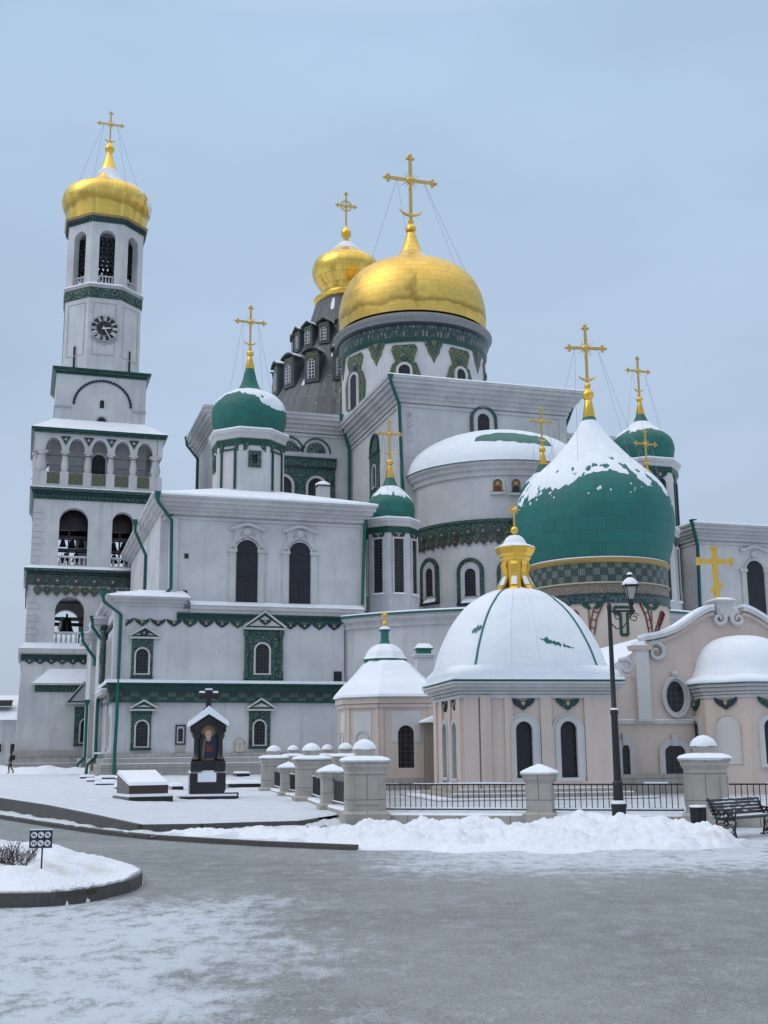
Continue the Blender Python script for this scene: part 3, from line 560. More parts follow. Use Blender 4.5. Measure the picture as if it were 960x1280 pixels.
for yy in (8.2,):
    zz = S(470, 600, YB+yy)[1]; z1w = S(470, 575, YB+yy)[1]; tile_window(cat, P, -(YB+yy+1.6), -(YB+yy-1.6), zz-1.5, z1w+.5, -(YB+yy+.6), -(YB+yy-.6), zz-.8, z1w-.6, None)
    m = MB('lunette'); m.M = P; m.ring(arch(-(YB+yy), 3.0, z1w+.8, z1w+2.7), arch(-(YB+yy), 2.5, z1w+.8, z1w+2.4), -.2, .02, 'tile_green', closed=False); m.prism(arch(-(YB+yy), 2.5, z1w+.8, z1w+2.4), -.08, .02); ob('lunette', m, cat)
y = YT; xg = [S(px, 605, y)[0] for px in (355, 366.5, 381.5, 403, 418.5)]; z0, z1, zs = S(390, 622, y)[1], S(390, 592, y)[1], S(390, 598, y)[1]
m = MB('tile_orn'); m.M = T((0, y, 0)); gz0 = z0-1.0; gw = xg[3]-xg[2]
x0 = xg[4]-2*(gw+1.9)
ops = [(xg[4]-1.1-gw/2, gw+.5, gz0, zs+.25), (xg[4]-1.1-gw/2-gw-1.75, gw+.5, gz0, zs+.25)]
wall(m, x0, xg[4], gz0, z1+.5, -.2, .05, ops, 'tile_orn'); m.box(x0-.05, xg[4]+.05, -.3, .05, z1+.5, z1+.7, 'tile_navy'); m.box(x0-.1, xg[4]+.1, -.34, .05, z1+.7, z1+1.5, 'tile_orn'); m.box(x0-.15, xg[4]+.15, -.42, .05, z1+1.5, z1+1.7, 'tile_green')
for o_ in ops: frame_arch(m, o_[0], gw, gz0, zs, .25, -.28, .05, 'trim')
o = ob('window', m, cat)
for o_ in ops:
    g = MB('lattice'); g.M = T((0, y, 0)); g.prism(arch(o_[0], gw, gz0, zs), -.03, .04); ob('pane', g, o)
for px in (361, 395):
    cx = S(px, 575, y)[0]; zb = z1+2.3; m = MB('lunette'); m.M = T((0, y, 0)); r = 1.45
    m.ring(arch(cx, 2*r+.3, zb, zb+r+.15), arch(cx, 2*r+.06, zb, zb+r+.03), -.2, .02, 'tile_green', closed=False); m.prism(arch(cx, 1.5*r, zb, zb+.8*r), -.06, .02); ob('lunette', m, cat)
cherub(cat, T((0, y, 0)), S(375, 561, y)[0], S(375, 561, y)[1], 1.1)
# apse
aC = ((S(508, 597, YB)[0]+S(727, 590, YB)[0])/2, YB); aR = S(727, 590, YB)[0]-aC[0]-.25; zA = S(508, 597, YB)[1]; aTop = S(604, 545, YB)[1]-.1
m = MB('plaster'); m.lathe([(aR-.5, 10), (aR-.5, zA-1.1)], 64, aC, pi, 2*pi); ob('apse_wall', m, cat)
m = MB('trim'); m.lathe([(aR-.5, zA-1.25), (aR-.3, zA-1.2), (aR-.28, zA-.8), (aR-.05, zA-.65), (aR+.0, zA-.4), (aR+.25, zA-.2), (aR+.25, zA)], 64, aC, pi, 2*pi, smooth=False); ob('apse_cornice', m, cat)
hp = [(aR+.3, zA), (aR+.3, zA+.12)]+[((aR+.2)*cos(t)**.9 if t < 1.56 else .02, zA+.14+(aTop-zA)*sin(t)**1.1) for t in [pi/2*i/16 for i in range(17)]]
m = MB('snow'); m.lathe(hp, 64, aC, pi, 2*pi); o = ob('apse_roof', m, cat)
m = MB('green_roof'); m.lathe([(aR+.34, zA-.02), (aR+.36, zA+.03), (aR+.2, zA+.06)], 64, aC, pi, 2*pi, mat='green_roof'); ob('gutter', m, cat)
# bare green patch where the snow has slid off
m = MB('green_roof'); rows = []
for i in range(9):
    t = .50+.38*i/8; row = []
    for j in range(17):
        a = radians(-126+50*j/16); f = j/16; wob = .06*noise.noise((j*.7, i*.3, 2))
        lo = .50-.12*f+wob; hi = .86-.22*f-.25*(1-f)**4+wob; tt = lo+(hi-lo)*i/8
        r = (aR+.2)*cos(tt)**.9; z = zA+.14+(aTop-zA)*sin(tt)**1.1
        row.append((aC[0]+(r+.03)*cos(a), aC[1]+(r+.03)*sin(a), z+.035))
    rows.append(row)
m.grid(rows, False, 'green_roof'); ob('bare_patch', m, cat)
def aface(px, py, R=None):
    """angle on the apse wall seen at this pixel"""
    R = R or aR-.5; best = None
    for i in range(1801):
        a = pi+pi*i/1800; P = B.M @ Vector((aC[0]+R*cos(a), aC[1]+R*sin(a), 20)); q = pixel(P)
        if cos(a)*(P.x) <= 1e9 and (best is None or abs(q[0]-px) < best[0]):
            n = B.M.to_3x3() @ Vector((cos(a), sin(a), 0))
            if n.dot(P) < 0: best = (abs(q[0]-px), a)
    a = best[1]; y = aC[1]+R*sin(a); return degrees_(a), B.hit(px, py, y)[1]
def degrees_(a): return a*180/pi
for px, py0, py1, kind in ((624, 615, 599, 0), (647, 616, 599, 1), (667, 616, 599, 0)):
    a, z0 = aface(px, py0); z1 = aface(px, py1)[1]; P = face(a, aR-.5, aC); m = MB('trim'); m.M = P
    m.ring(arch(0, 1.25, z0, z1+.15), arch(0, .85, z0+.15, z1), -.14, .05, closed=False); m.box(-.7, .7, -.2, .05, z0-.25, z0-.02); m.prism(arch(0, .85, z0, z1), -.04, .02, 'icon_gold')
    m.prism([(-.3, z0+.05), (.3, z0+.05), (.26, z1-.75), (.1, z1-.6), (-.1, z1-.6), (-.26, z1-.75)], -.07, -.03, 'icon_red' if kind == 0 else 'icon_robe'); m.ball((0, -.05, z1-.42), .16, 'skin', 8, (1, .3, 1.1)); ob('icon_niche', m, cat)
zf = aface(600, 660)[1]; m = MB('tile_orn'); R2 = aR-.5
m.lathe([(R2, zf-1.05), (R2+.14, zf-1.0), (R2+.14, zf+.45), (R2+.25, zf+.5), (R2+.25, zf+.75), (R2, zf+.8)], 64, aC, pi, 2*pi, smooth=False)
n = 20
for i in range(n):
    a = 180+180*(i+.5)/n; m.M = face(a, R2+.1, aC); peacock(m, 0, zf-.3, .44)
    drop(m, 0, zf-1.1, .36, mt='tile_navy'); m.M = face(a+4.5, R2+.06, aC); drop(m, 0, zf-1.0, .34, mt='tile_orn')
ob('apse_frieze', m, cat)
for px, gw in ((537, .9), (587, .95), (637, .95)):
    a, zb = aface(px, 748); zt2 = aface(px, 703)[1]; P = face(a, R2-.02, aC); m = MB('tile_orn'); m.M = P; w = 1.7
    m.ring(arch(0, w+.75, zb-.4, zt2+.4), arch(0, w+.1, zb-.1, zt2+.05), -.22, .1, 'tile_orn', closed=False); m.ring(arch(0, w+.09, zb-.1, zt2+.04), arch(0, w*.6, zb+.3, zt2-.55), -.16, .06, 'trim', closed=False)
    m.box(-w/2-.4, w/2+.4, -.28, .05, zb-.62, zb-.4, 'tile_navy'); m.hexa([(-w/2, -.25, zb-.4), (w/2, -.25, zb-.4), (w/2, .02, zb-.4), (-w/2, .02, zb-.4)], [(-w/2, -.2, zb-.3), (w/2, -.2, zb-.3), (w/2, .02, zb), (-w/2, .02, zb)], 'snow')
    o = ob('window', m, cat); g = MB('lattice'); g.M = P; g.prism(arch(0, w*.62, zb+.2, zt2-.5), -.08, .02); ob('pane', g, o)
# ambulatory below the apse
R3 = hypot(aC[0]-xR, YB); zM = S(425, 772)[1]
m = MB('plaster'); m.lathe([(R3-.3, -.3), (R3-.3, zM-.5)], 96, aC, pi*1.0, 2*pi); ob('ambulatory_wall', m, cat)
m = MB('trim'); m.lathe([(R3-.3, zM-1.0), (R3-.1, zM-.95), (R3-.1, zM-.6), (R3+.25, zM-.4), (R3+.3, zM-.12)], 96, aC, pi, 2*pi, smooth=False); ob('ambulatory_cornice', m, cat)
m = MB('snow'); m.lathe([(R3+.38, zM+.05), (R3+.3, zM+.16), (R3-3, zM+.45), (aR-1, zM+1.3)], 96, aC, pi, 2*pi); m.lathe([(R3+.42, zM-.14), (R3+.46, zM+.02), (R3+.3, zM+.06)], 96, aC, pi, 2*pi, mat='green_roof'); ob('ambulatory_roof', m, cat)
P = face(209.5, R3-.32, aC)
for a in (209.5, 219):
    P = face(a, R3-.32, aC); m = MB('trim'); m.M = P; m.ring(arch(0, 2.4, 5.5, 8.9), arch(0, 1.7, 5.5, 8.4), -.25, .3, closed=False); m.ball((0, -.1, 8.75), .35, 'trim', 8, (1.3, .4, 1)); o = ob('window', m, cat); g = MB('lattice'); g.M = P; g.prism(arch(0, 1.7, 5.5, 8.4), -.05, .3); ob('pane', g, o)
# great drum and dome
def yfor(px, x, z):
    lo, hi = 5.0, 80.0
    for _ in range(50):
        mid = (lo+hi)/2; q = pixel(B.M @ Vector((x, mid, z)))
        if q[0] > px: lo = mid
        else: hi = mid
    return lo
xc = (xb0+xb1)/2; yD = yfor(517, xc, 40)
_, dp = B.prof(516, yD, [(91, 421), (91.8, 410), (91.5, 394), (87.5, 376), (79, 359.5), (66.5, 348), (50, 339), (34, 332.5), (22.5, 326.5), (15.5, 318.5), (11.3, 310), (8.2, 302), (6.2, 295), (5, 292)])
sc = B.mpp(516, 430, yD); zd = lambda py: B.z(516, py, yD)
DC = (xc, yD); rW = 88.5*sc
m = MB('plaster'); m.lathe([(rW, zB-3), (rW, zd(452))], 96, DC); ob('drum', m, cat)
m = MB('letter_band'); m.lathe([(rW+.1, zd(458)), (rW+.25, zd(455)), (rW+.3, zd(453.5))], 96, DC, mat='tile_green', smooth=False); m.lathe([(rW+.3, zd(453.5)), (rW+.42, zd(439.5))], 96, DC)
m.lathe([(rW+.42, zd(439.5)), (rW+.58, zd(439)), (rW+.6, zd(436.5)), (rW+.4, zd(436))], 96, DC, mat='tile_navy', smooth=False); ob('letter_frieze', m, cat)
m = MB('cornice_stone'); m.lathe([(rW+.4, zd(436.5)), (rW+.66, zd(435.5)), (rW+.7, zd(433)), (rW+.95, zd(430.5)), (rW+.97, zd(428)), (rW-.3, zd(420.5))], 96, DC, smooth=False); ob('drum_cornice', m, cat)
for i in range(8):
    P = face(-90-28+45*i+3-17.2+17, rW, DC); zt2 = zd(482); w = 1.25; zb = zd(525)
    m = MB('tile_orn_gold'); m.M = P
    m.prism([(-1.6, zb), (-1.75, zt2-1.4), (-1.35, zt2-.2), (-1.0, zt2+.1), (-1.25, zt2+.9), (-1.45, zt2+1.5), (-1.2, zt2+2.0), (1.2, zt2+2.0), (1.45, zt2+1.5), (1.25, zt2+.9), (1.0, zt2+.1), (1.35, zt2-.2), (1.75, zt2-1.4), (1.6, zb)], -.1, .3)
    frame_arch(m, 0, w, zb, zt2-.3, .28, -.3, .2, 'trim', False); m.ball((0, -.15, zt2+.6), .5, 'tile_orn', 8, (1, .3, 1)); o = ob('window', m, cat)
    g = MB('lattice'); g.M = P; g.prism(arch(0, w, zb, zt2-.3), -.14, .2); ob('pane', g, o)
    P = face(-90-28+45*i+25.5-17.2+17, rW, DC); m = MB('tile_orn_gold'); m.M = P; zz = zd(455)
    for k, (q, mt) in enumerate(((.76, 'tile_orn_gold'), (.5, 'tile_orn'), (.25, 'tile_ochre'))):
        m.prism([(-1.4*q, zz), (1.4*q, zz), (1.25*q, zz-.9*q), (1.0*q, zz-1.2*q), (.85*q, zz-2.0*q), (.4*q, zz-2.6*q), (0, zz-3.5*q), (-.4*q, zz-2.6*q), (-.85*q, zz-2.0*q), (-1.0*q, zz-1.2*q), (-1.25*q, zz-.9*q)], -.08-.05*k, .3, mt)
    ob('tile_pendant', m, cat)
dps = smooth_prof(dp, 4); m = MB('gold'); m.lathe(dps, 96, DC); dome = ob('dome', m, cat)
zb0 = dp[-1][1]; s = sc; m = MB('gold_leaf'); m.lathe([(5*s, zb0), (4*s, zb0+.2), (6.5*s, zd(289.5)), (6.8*s, zd(286.5)), (5*s, zd(282.5)), (3*s, zd(280.5)), (4*s, zd(277.5)), (2*s, zd(275))], 20, DC); ob('finial', m, dome)
cross(dome, DC, zd(279), zd(199)-zd(279), 30*s, 'gold_dull')
za = zd(279)+.66*(zd(199)-zd(279))
def dpt(prof, c, L, a): r, z, _, _ = prof_at(prof, L); return (c[0]+r*cos(a), c[1]+r*sin(a), z)
wires(dome, DC, za, 18*s, [(sx, dpt(dps, DC, 9+k, a)) for sx, a, k in ((-1, radians(205), 0), (-1, radians(250), 0), (1, radians(-60), 0), (1, radians(-12), 1))], .03)
snow_cap(dome, dps, DC, 3.0, lambda a: 2.2+2.6*max(0, cos(a+.5))**2, .03, seed=4, jag=1.0)
# carved capital on the block's front corner
m = MB('trim'); m.M = T((0, YB, 0)); x, z = S(511, 522, YB)
for s_ in (-1, 1): m.tube([(x+s_*.35*sin(t)*(1-t/7), -.1, z+.55-t*.25) for t in [k*.5 for k in range(13)]], .09, 5, 'trim')
ob('capital', m, cat)
# ================================================================ right wing
rw = thing('church_wing', 'white far wing showing behind the pink gable and its plain yellow cross', 'church wing', B.M, 'wings of the cathedral')
x0 = S(872, 700)[0]; m = MB('plaster'); m.box(x0, x0+22, 0, 26, -.3, zEave-1.1); ob('wall', m, rw)
m = MB('trim')
for g, za_, zb_ in ((.12, 19.55, 19.75), (.28, 19.9, 20.2), (.5, 20.2, 20.45), (.8, 20.45, 20.75), (1.05, 20.75, 21.05), (1.2, 21.05, 21.2)): m.box(x0-g*.7, x0+22+g, -g, 26+g, za_, zb_)
ob('cornice', m, rw)
m = MB('snow'); a, b = x0-.9, x0+23.3
m.hexa([(a, -1.25, 21.2), (b, -1.25, 21.2), (b, 27, 21.2), (a, 27, 21.2)], [(a+.05, -1.2, 21.36), (b, -1.2, 21.36), (b, 27, 21.36), (a+.05, 27, 21.36)]); m.hexa([(a+.05, -1.2, 21.36), (b, -1.2, 21.36), (b, 27, 21.36), (a+.05, 27, 21.36)], [(a+3.5, 4, 22.3), (b-4, 4, 22.3), (b-4, 20, 22.3), (a+3.5, 20, 22.3)]); ob('roof', m, rw)
pipe(rw, [W(866.5, 655, -.9), W(867, 660, -.8), W(872, 682, -.25), W(876.5, 790, -.25)], .16)
for k in range(4):
    xa, xb_ = S(934, 740)[0]+k*4.9, S(956, 740)[0]+k*4.9; cx = (xa+xb_)/2; w = xb_-xa; zt2 = S(945, 701)[1]; zb = 12.3; zs = zt2-w/2
    m = MB('trim'); frame_arch(m, cx, w, zb, zt2, .2, -.12, .05, 'trim')
    for s_ in (-1, 1): e = cx+s_*(w/2+.3); m.box(e-.22, e+.22, -.16, .05, zb, zs-.15); m.box(e-.36, e+.36, -.24, .05, zs-.15, zs+.12)
    zh = S(945, 683)[1]; top = [(cx+(w/2+.55)*(2*i/9-1), zh-.15+.2*cos(pi*(2*i/9-1)*.95)) for i in range(10)]; m.prism(top+[(x, z-.24) for x, z in top[::-1]], -.32, .05); m.ball((cx, -.1, zt2+.55), .36, 'trim', 10, (1, .4, 1))
    o = ob('window', m, rw); g = MB('lattice_diag'); g.prism(arch(cx, w, zb, zt2), -.02, .04); ob('pane', g, o)
# ================================================================ rotunda with its tent roof
RC_y = 52.0; RCx = S(433, 450, RC_y)[0]; RCc = (RCx, RC_y); rs = B.mpp(433, 450, RC_y); rz = lambda py: B.z(433, py, RC_y)
rot = thing('rotunda', 'dark sheet-metal tent roof with two tiers of dormers under a small gilded bulb dome', 'rotunda', B.M)
m = MB('plaster'); m.lathe([(104*rs, -.3), (104*rs, rz(560))], 48, RCc); ob('wall', m, rot)
m = MB('tent_sheet'); tp = [(116*rs, rz(560)), (100*rs, rz(522)), (86*rs, rz(498)), (74*rs, rz(470)), (62*rs, rz(443)), (52*rs, rz(422)), (44*rs, rz(400)), (38*rs, rz(381))]; m.lathe(tp, 64, RCc); roof = ob('tent_roof', m, rot)
def rad_at(z):
    for (r0, z0), (r1, z1) in zip(tp, tp[1:]):
        if z0 <= z <= z1: return r0+(r1-r0)*(z-z0)/(z1-z0)
def dormer(parent, w, d, h, gable):
    m = MB('tent_sheet'); m.box(-w/2, w/2, -d, 2.2, 0, h); m.box(-w*.42, w*.42, -d-.06, -d, h*.74, h*.97, 'tile_orn_gold')
    o = ob('dormer', m, parent)
    m = MB('tent_sheet'); k = 10; ov = .28
    if gable: top = [(-w/2-ov, h), (0, h+w*.42), (w/2+ov, h)]; low = [(w/2+ov, h-.18), (0, h+w*.42-.2), (-w/2-ov, h-.18)]
    else:
        top = [(-w/2-ov+(w+2*ov)*i/k, h+w*.28*sin(pi*i/k)**.8) for i in range(k+1)]; low = [(x, z-.2) for x, z in top[::-1]]
    m.prism(top+low, -d-.35, 1.0, 'tent_sheet'); m.prism([(x*.97, z) for x, z in top]+[(x*.97, z+.07) for x, z in top[::-1]], -d-.1, 1.0, 'snow'); ob('hood', m, o)
    for s in (-1, 1):
        pass
    m = MB('white_lattice'); m.prism(arch(0, w*.44, h*.12, h*.72), -d-.1, -d+.01, 'white_lattice'); m.ring(arch(0, w*.44+.14, h*.12, h*.72+.07), arch(0, w*.44, h*.12, h*.72), -d-.18, -d+.01, 'trim', closed=False); ob('window', m, o)
    return o
for zt_, zb_, n, off, w, gb in ((460, 503, 16, 3, 19*rs, False), (420, 450, 18, 1, 14.5*rs, True)):
    zb = rz(zb_); zt2 = rz(zt_); h = (zt2-zb)*.84; r = rad_at(zb)-.3; first = None; d = max(.5, r-rad_at(zb+h))
    for i in range(n):
        a = -90+off+360/n*i
        if first is None: first = o = dormer(rot, w, .15, h, gb)
        else: o = dup(first, rot)
        o.matrix_local = face(a, r+.35, RCc) @ T((0, 0, zb)) @ Matrix.Diagonal((1, 1, 1, 1))
m = MB('snow')
for a, z0, z1, w in ((-128, 402, 386, .8), (-100, 412, 392, 1.1), (-75, 455, 430, .8), (-118, 470, 452, .7), (-92, 512, 500, 1.0), (-60, 475, 455, 1.0), (-140, 505, 495, .8), (-70, 512, 490, .7), (-105, 462, 448, .6)):
    rows = []
    for i in range(7):
        z = rz(z0)+(rz(z1)-rz(z0))*i/6; r = rad_at(z)+.05; ww = .42*w*(1-abs(i/6-.4))*.9
        rows.append([(RCc[0]+r*cos(radians(a)+q*ww/r+.02*noise.noise((i, q*3, a))), RCc[1]+r*sin(radians(a)+q*ww/r+.02*noise.noise((i, q*3, a))), z) for q in (-1, -.5, 0, .5, 1)])
    m.grid(rows, False)
ob('snow_patch', m, roof)
m = MB('gold_small'); gp = smooth_prof([(39*rs, rz(382)), (37*rs, rz(378)), (33*rs, rz(374)), (30*rs, rz(371)), (31*rs, rz(366)), (37*rs, rz(357)), (42.5*rs, rz(347)), (43*rs, rz(338)), (39*rs, rz(329)), (30*rs, rz(323)), (20*rs, rz(316.5)), (13*rs, rz(310)), (8*rs, rz(305)), (4*rs, rz(301))], 4)
m.lathe(gp, 64, RCc); d2 = ob('dome', m, rot)
m = MB('gold_leaf'); m.lathe([(3*rs, rz(303)), (2.4*rs, rz(300)), (6.5*rs, rz(294)), (6*rs, rz(289)), (2*rs, rz(285)), (2*rs, rz(283))], 16, RCc); ob('finial', m, d2)
cross(d2, RCc, rz(286), rz(243)-rz(286), 11*rs, 'gold_dull', moon=False); m = MB('gold_dull'); za = rz(286)+.66*(rz(243)-rz(286)); m.tube([(RCc[0]+7*rs*cos(t), RCc[1], za+7*rs*sin(t)) for t in [2*pi*i/16 for i in range(17)]], .1, 5, 'gold_dull', False); ob('ring', m, d2)
snow_cap(d2, gp, RCc, .5, lambda a: 2.2+1.2*max(0, cos(a-.2)), .08, seed=9, jag=.5)
m = MB('gold_leaf'); m.lathe([(38*rs, rz(383)), (41*rs, rz(381)), (41*rs, rz(377)), (37*rs, rz(375.5))], 48, RCc, smooth=False); ob('ring', m, d2)
# ================================================================ onion turrets
def turret(label, px, yc, on, gold, ball, ctop, carm, drumr, corn, base, corner_niche=True, ncap=None, seed=1, deep=0.0, arch_win=False, group=None):
    """octagonal drum with green onion dome; pixel rows are silhouette rows of the real tower"""
    z = lambda py: B.z(px, py, yc); s = B.mpp(px, on[0][1], yc); xs = B.x(px, on[0][1], yc); c = (xs, yc)
    t = thing('domed_turret', label, 'turret', B.M, 'green onion turrets')
    ap = drumr*s; m = MB('plaster'); m.octo([(ap, base), (ap, z(corn[1]))], c); ob('drum', m, t)
    m = MB('trim'); z0, z1 = z(corn[1]), z(corn[0]); h = z1-z0; e = corn[2]*s
    m.octo([(ap+.06, z0-h*.75), (ap+.1, z0-h*.7), (ap+.1, z0-h*.05), (ap+.06, z0)], c, 'tile_green', cap=False); m.octo([(ap+.02, z0), (ap+(e-ap)*.4, z0+h*.1), (ap+(e-ap)*.5, z0+h*.45), (e, z0+h*.7), (e, z1)], c, 'trim'); ob('cornice', m, t)
    m = MB('snow'); m.octo([(e+.03, z1), (e, z1+.14), (on[0][0]*s+.1, z(on[0][1])+.1)], c, 'snow'); ob('cornice_snow', m, t)
    hw = ap*math.tan(pi/8)
    for k in range(8):
        P = face(-90+45*k, ap, c)
        if corner_niche:
            zt2 = z0-h*1.5; m = MB('trim'); m.M = P
            if arch_win: m.ring(arch(0, hw*.9, base+2, zt2), arch(0, hw*.6, base+2, zt2-hw*.15), -.12, .05, 'tile_green', closed=False); m.prism(arch(0, hw*.6, base+2, zt2-hw*.15), -.03, .02, 'lattice')
            else:
                q = hw*.46; m.box(-q, q, -.05, .02, base+deep, zt2, 'lattice'); m.ring([(-q-.14, base+deep), (-q-.14, zt2+.14), (q+.14, zt2+.14), (q+.14, base+deep)], [(-q, base+deep), (-q, zt2), (q, zt2), (q, base+deep)], -.14, .02, 'trim', closed=False); m.box(-q-.1, q+.1, -.2, 0, base+deep-.12, base+deep, 'snow')
            ob('window', m, t); cherub(t, P, 0, zt2+(z0-h*.75-zt2)*.45, hw*1.25, k % 3 != 1)
    m = MB('green_small'); op = smooth_prof([(r*s, z(y)) for r, y in on], 4); m.lathe(op, 56, c); d = ob('dome', m, t)
    m = MB('gold_leaf'); zb, zt2 = z(gold[0][1])-.05, z(gold[1][1]); zc = z(ball[1]); rb = ball[0]*s
    m.lathe([(gold[0][0]*s, zb), (gold[0][0]*s*1.12, zb+.1), (gold[1][0]*s*.8, zt2), (rb*.5, zc-rb*1.0)]+[(max(.05, rb*cos(q)), zc+rb*.9*sin(q)) for q in [-1.1+2.3*i/10 for i in range(11)]]+[(rb*.36, zc+rb*1.2), (rb*.6, zc+rb*1.45), (rb*.3, zc+rb*1.7)], 18, c); ob('finial', m, d)
    zk = zc+rb*1.3; H_ = z(ctop)-zk; cross(d, c, zk, H_, carm*s, 'gold_dull', rays=carm > 12); L = sum(hypot(op[i+1][0]-op[i][0], op[i+1][1]-op[i][1]) for i in range(len(op)-1))
    wires(d, c, zk+.66*H_, carm*s*.6, [(sx, dpt(op, c, L*.42, radians(a))) for sx, a in ((-1, 200), (-1, 245), (1, -65), (1, -20))], .016)
    if ncap: snow_cap(d, op, c, L*ncap[0], lambda a: L*ncap[1](a), .09, seed=seed, jag=L*ncap[2])
    return t, c, s
R_ = radians
turret('green onion turret rising from the snowy roof of the long white wing', 311, 9.0,
    [(38, 548), (42, 543), (46.3, 530), (46.5, 519), (44.2, 510), (37, 501), (25, 494), (14.5, 487), (9.8, 478), (7.2, 468), (5.4, 461)], [(5.4, 461), (3, 446)], (4.6, 442), 385, 16.5, 41.5, (548, 559, 47), 20.5, False,
    (.345, lambda a: .36+.37*max(0, cos(a+R_(50)))**1.3+.26*max(0, cos(a+R_(178)))**2.5, .035), 3)
T1 = bpy.data.objects['domed_turret']; c1 = (B.x(311, 548, 9), 9.0); s1 = B.mpp(311, 548, 9)
zz = lambda py: B.z(311, py, 9.0)
for k in range(8):
    P = face(-90+45*k, 41.5*s1, c1); hw = 41.5*s1*math.tan(pi/8); m = MB('tile_orn'); m.M = P
    if k % 2 == 0:
        a, b = zz(594), zz(574); m.ring([(-.55, a), (-.55, b), (.55, b), (.55, a)], [(-.22, a+.35), (-.22, b-.35), (.22, b-.35), (.22, a+.35)], -.15, .02, 'tile_orn'); m.box(-.22, .22, -.03, .02, a+.35, b-.35, 'dark')
    else:
        q = hw*.5; m.box(-q, q, -.04, .02, zz(620), zz(573), 'niche_white'); m.ring([(-q-.17, zz(620)), (-q-.17, zz(571)), (q+.17, zz(571)), (q+.17, zz(620))], [(-q, zz(620)), (-q, zz(573)), (q, zz(573)), (q, zz(620))], -.16, .02, 'tile_green', closed=False)
    ob('window' if k % 2 == 0 else 'niche', m, T1)
    m = MB(); m.M = face(-90+45*k+22.5, 41.5*s1/cos(pi/8)-.2, c1); zc = zz(568); m.prism([(-.75, zc+.35), (.75, zc+.35), (.55, zc-.25), (.2, zc-.5), (-.2, zc-.5), (-.55, zc-.25)], -.12, .4, 'tile_orn'); ob('corbel', m, T1)
small_on = [(28, 654), (30, 648), (30.5, 639), (29.5, 631), (25, 624), (18, 617), (11.5, 610), (7.7, 603), (5.5, 598)]
t2, c2, s2 = turret('small snow-topped green onion turret between the long wing and the rounded apse', 488, 3.0, small_on, [(5.2, 598), (3, 582)], (4.4, 578), 527, 13.5, 31.5, (654, 664, 34.5), B.z(488, 768, 3.0), True,
    (.2, lambda a: .53+.06*cos(a), .05), 5, B.z(488, 745, 3.0)-B.z(488, 768, 3.0))
t3, c3, s3 = turret('tall green onion turret at the corner of the far wing, beyond the biggest green dome', 804, 5.0,
    [(33, 582), (37, 576), (39.3, 566), (39, 559), (36, 551), (28, 543.5), (18, 537), (10.5, 530), (7, 523), (5.2, 519)], [(5, 519), (3, 504)], (4.2, 500), 449, 14, 38, (583, 592, 43), B.z(804, 770, 5.0), True,
    (.14, lambda a: .5+.05*cos(a*2), .06), 8, 1.0, True)
# two more small turrets, mostly hidden by the biggest green dome
base = B.M.inverted()
for lab, px, py, y in (('turret hidden but for its gold cross, standing out before the rounded apse', 676, 512, 1.0), ('turret hidden but for its cross, just below the tall far onion turret', 806, 540, -1.5)):
    t = dup(t2); t['label'] = lab
    zt_ = B.z(488, 527, 3.0); x, z = B.hit(px, py, y); t.matrix_world = B.M @ T((x-c2[0], y-c2[1], z-zt_))
# ================================================================ church with the biggest green dome
G = Frame((*at(745, 712, 71).xy, 0), 6); gs = G.mpp(745, 712, 0); gz = lambda py: G.z(745, py, 0)
gd = thing('domed_church', 'biggest green onion dome, half under snow, on a round drum of patterned tiles', 'church', G.M)
ap = 86*gs
m = MB('beige'); m.lathe([(ap, -.3), (ap, gz(764))], 72); ob('drum', m, gd)
m = MB('tile_checker_grey'); m.lathe([(ap+.06, gz(740)), (ap+.06, gz(716))], 72); ob('tile_band', m, gd)
m = MB('tile_brown'); m.lathe([(ap+.06, gz(741)), (ap+.14, gz(741)), (ap+.14, gz(739.5)), (ap+.06, gz(739))], 72, mat='tile_cream', smooth=False); m.lathe([(ap+.05, gz(753)), (ap+.05, gz(741))], 72); ob('tile_band', m, gd)
m = MB('tile_vine'); m.lathe([(ap+.03, gz(764.5)), (ap+.12, gz(764)), (ap+.12, gz(763)), (ap+.07, gz(762.8)), (ap+.07, gz(754)), (ap+.14, gz(753.6)), (ap+.14, gz(752.8)), (ap+.04, gz(752.5))], 72, smooth=False); ob('tile_band', m, gd)
m = MB('copper_trim'); m.lathe([(ap+.05, gz(717)), (ap+.12, gz(716)), (ap+.2, gz(713)), (ap+.2, gz(711)), (ap, gz(709.5))], 72, smooth=False); ob('cornice', m, gd)
m = MB('snow'); m.lathe([(ap+.16, gz(711)), (ap+.12, gz(709.5)), (ap-.2, gz(707))], 72); ob('cornice_snow', m, gd)
gp = smooth_prof([(r*gs, gz(y)) for r, y in ((88, 709), (90, 704), (95, 688), (98.8, 668), (99.5, 654), (98, 640), (94, 626), (86, 612), (73, 598), (60, 586.5), (48, 575.5), (36, 563), (26, 551.5), (17, 539), (11, 529), (8, 522.5))], 4)
m = MB('green_big'); m.lathe(gp, 96); d = ob('dome', m, gd)
m = MB('gold_leaf'); m.lathe([(7.5*gs, gz(523)), (8*gs, gz(522)), (4.8*gs, gz(502)), (4*gs, gz(500.5)), (7.3*gs, gz(497)), (7.5*gs, gz(493)), (5*gs, gz(488.5)), (3*gs, gz(486.5)), (4.2*gs, gz(482)), (2*gs, gz(479))], 24); ob('finial', m, d)
cross(d, (0, 0), gz(484), gz(411)-gz(484), 22*gs, 'gold_dull', deg=0); za = gz(484)+.66*(gz(411)-gz(484))
L = sum(hypot(gp[i+1][0]-gp[i][0], gp[i+1][1]-gp[i][1]) for i in range(len(gp)-1))
wires(d, (0, 0), za, 15*gs, [(sx, dpt(gp, (0, 0), L*.42, R_(a))) for sx, a in ((-1, 200), (-1, 240), (1, -60), (1, -15))], .013)
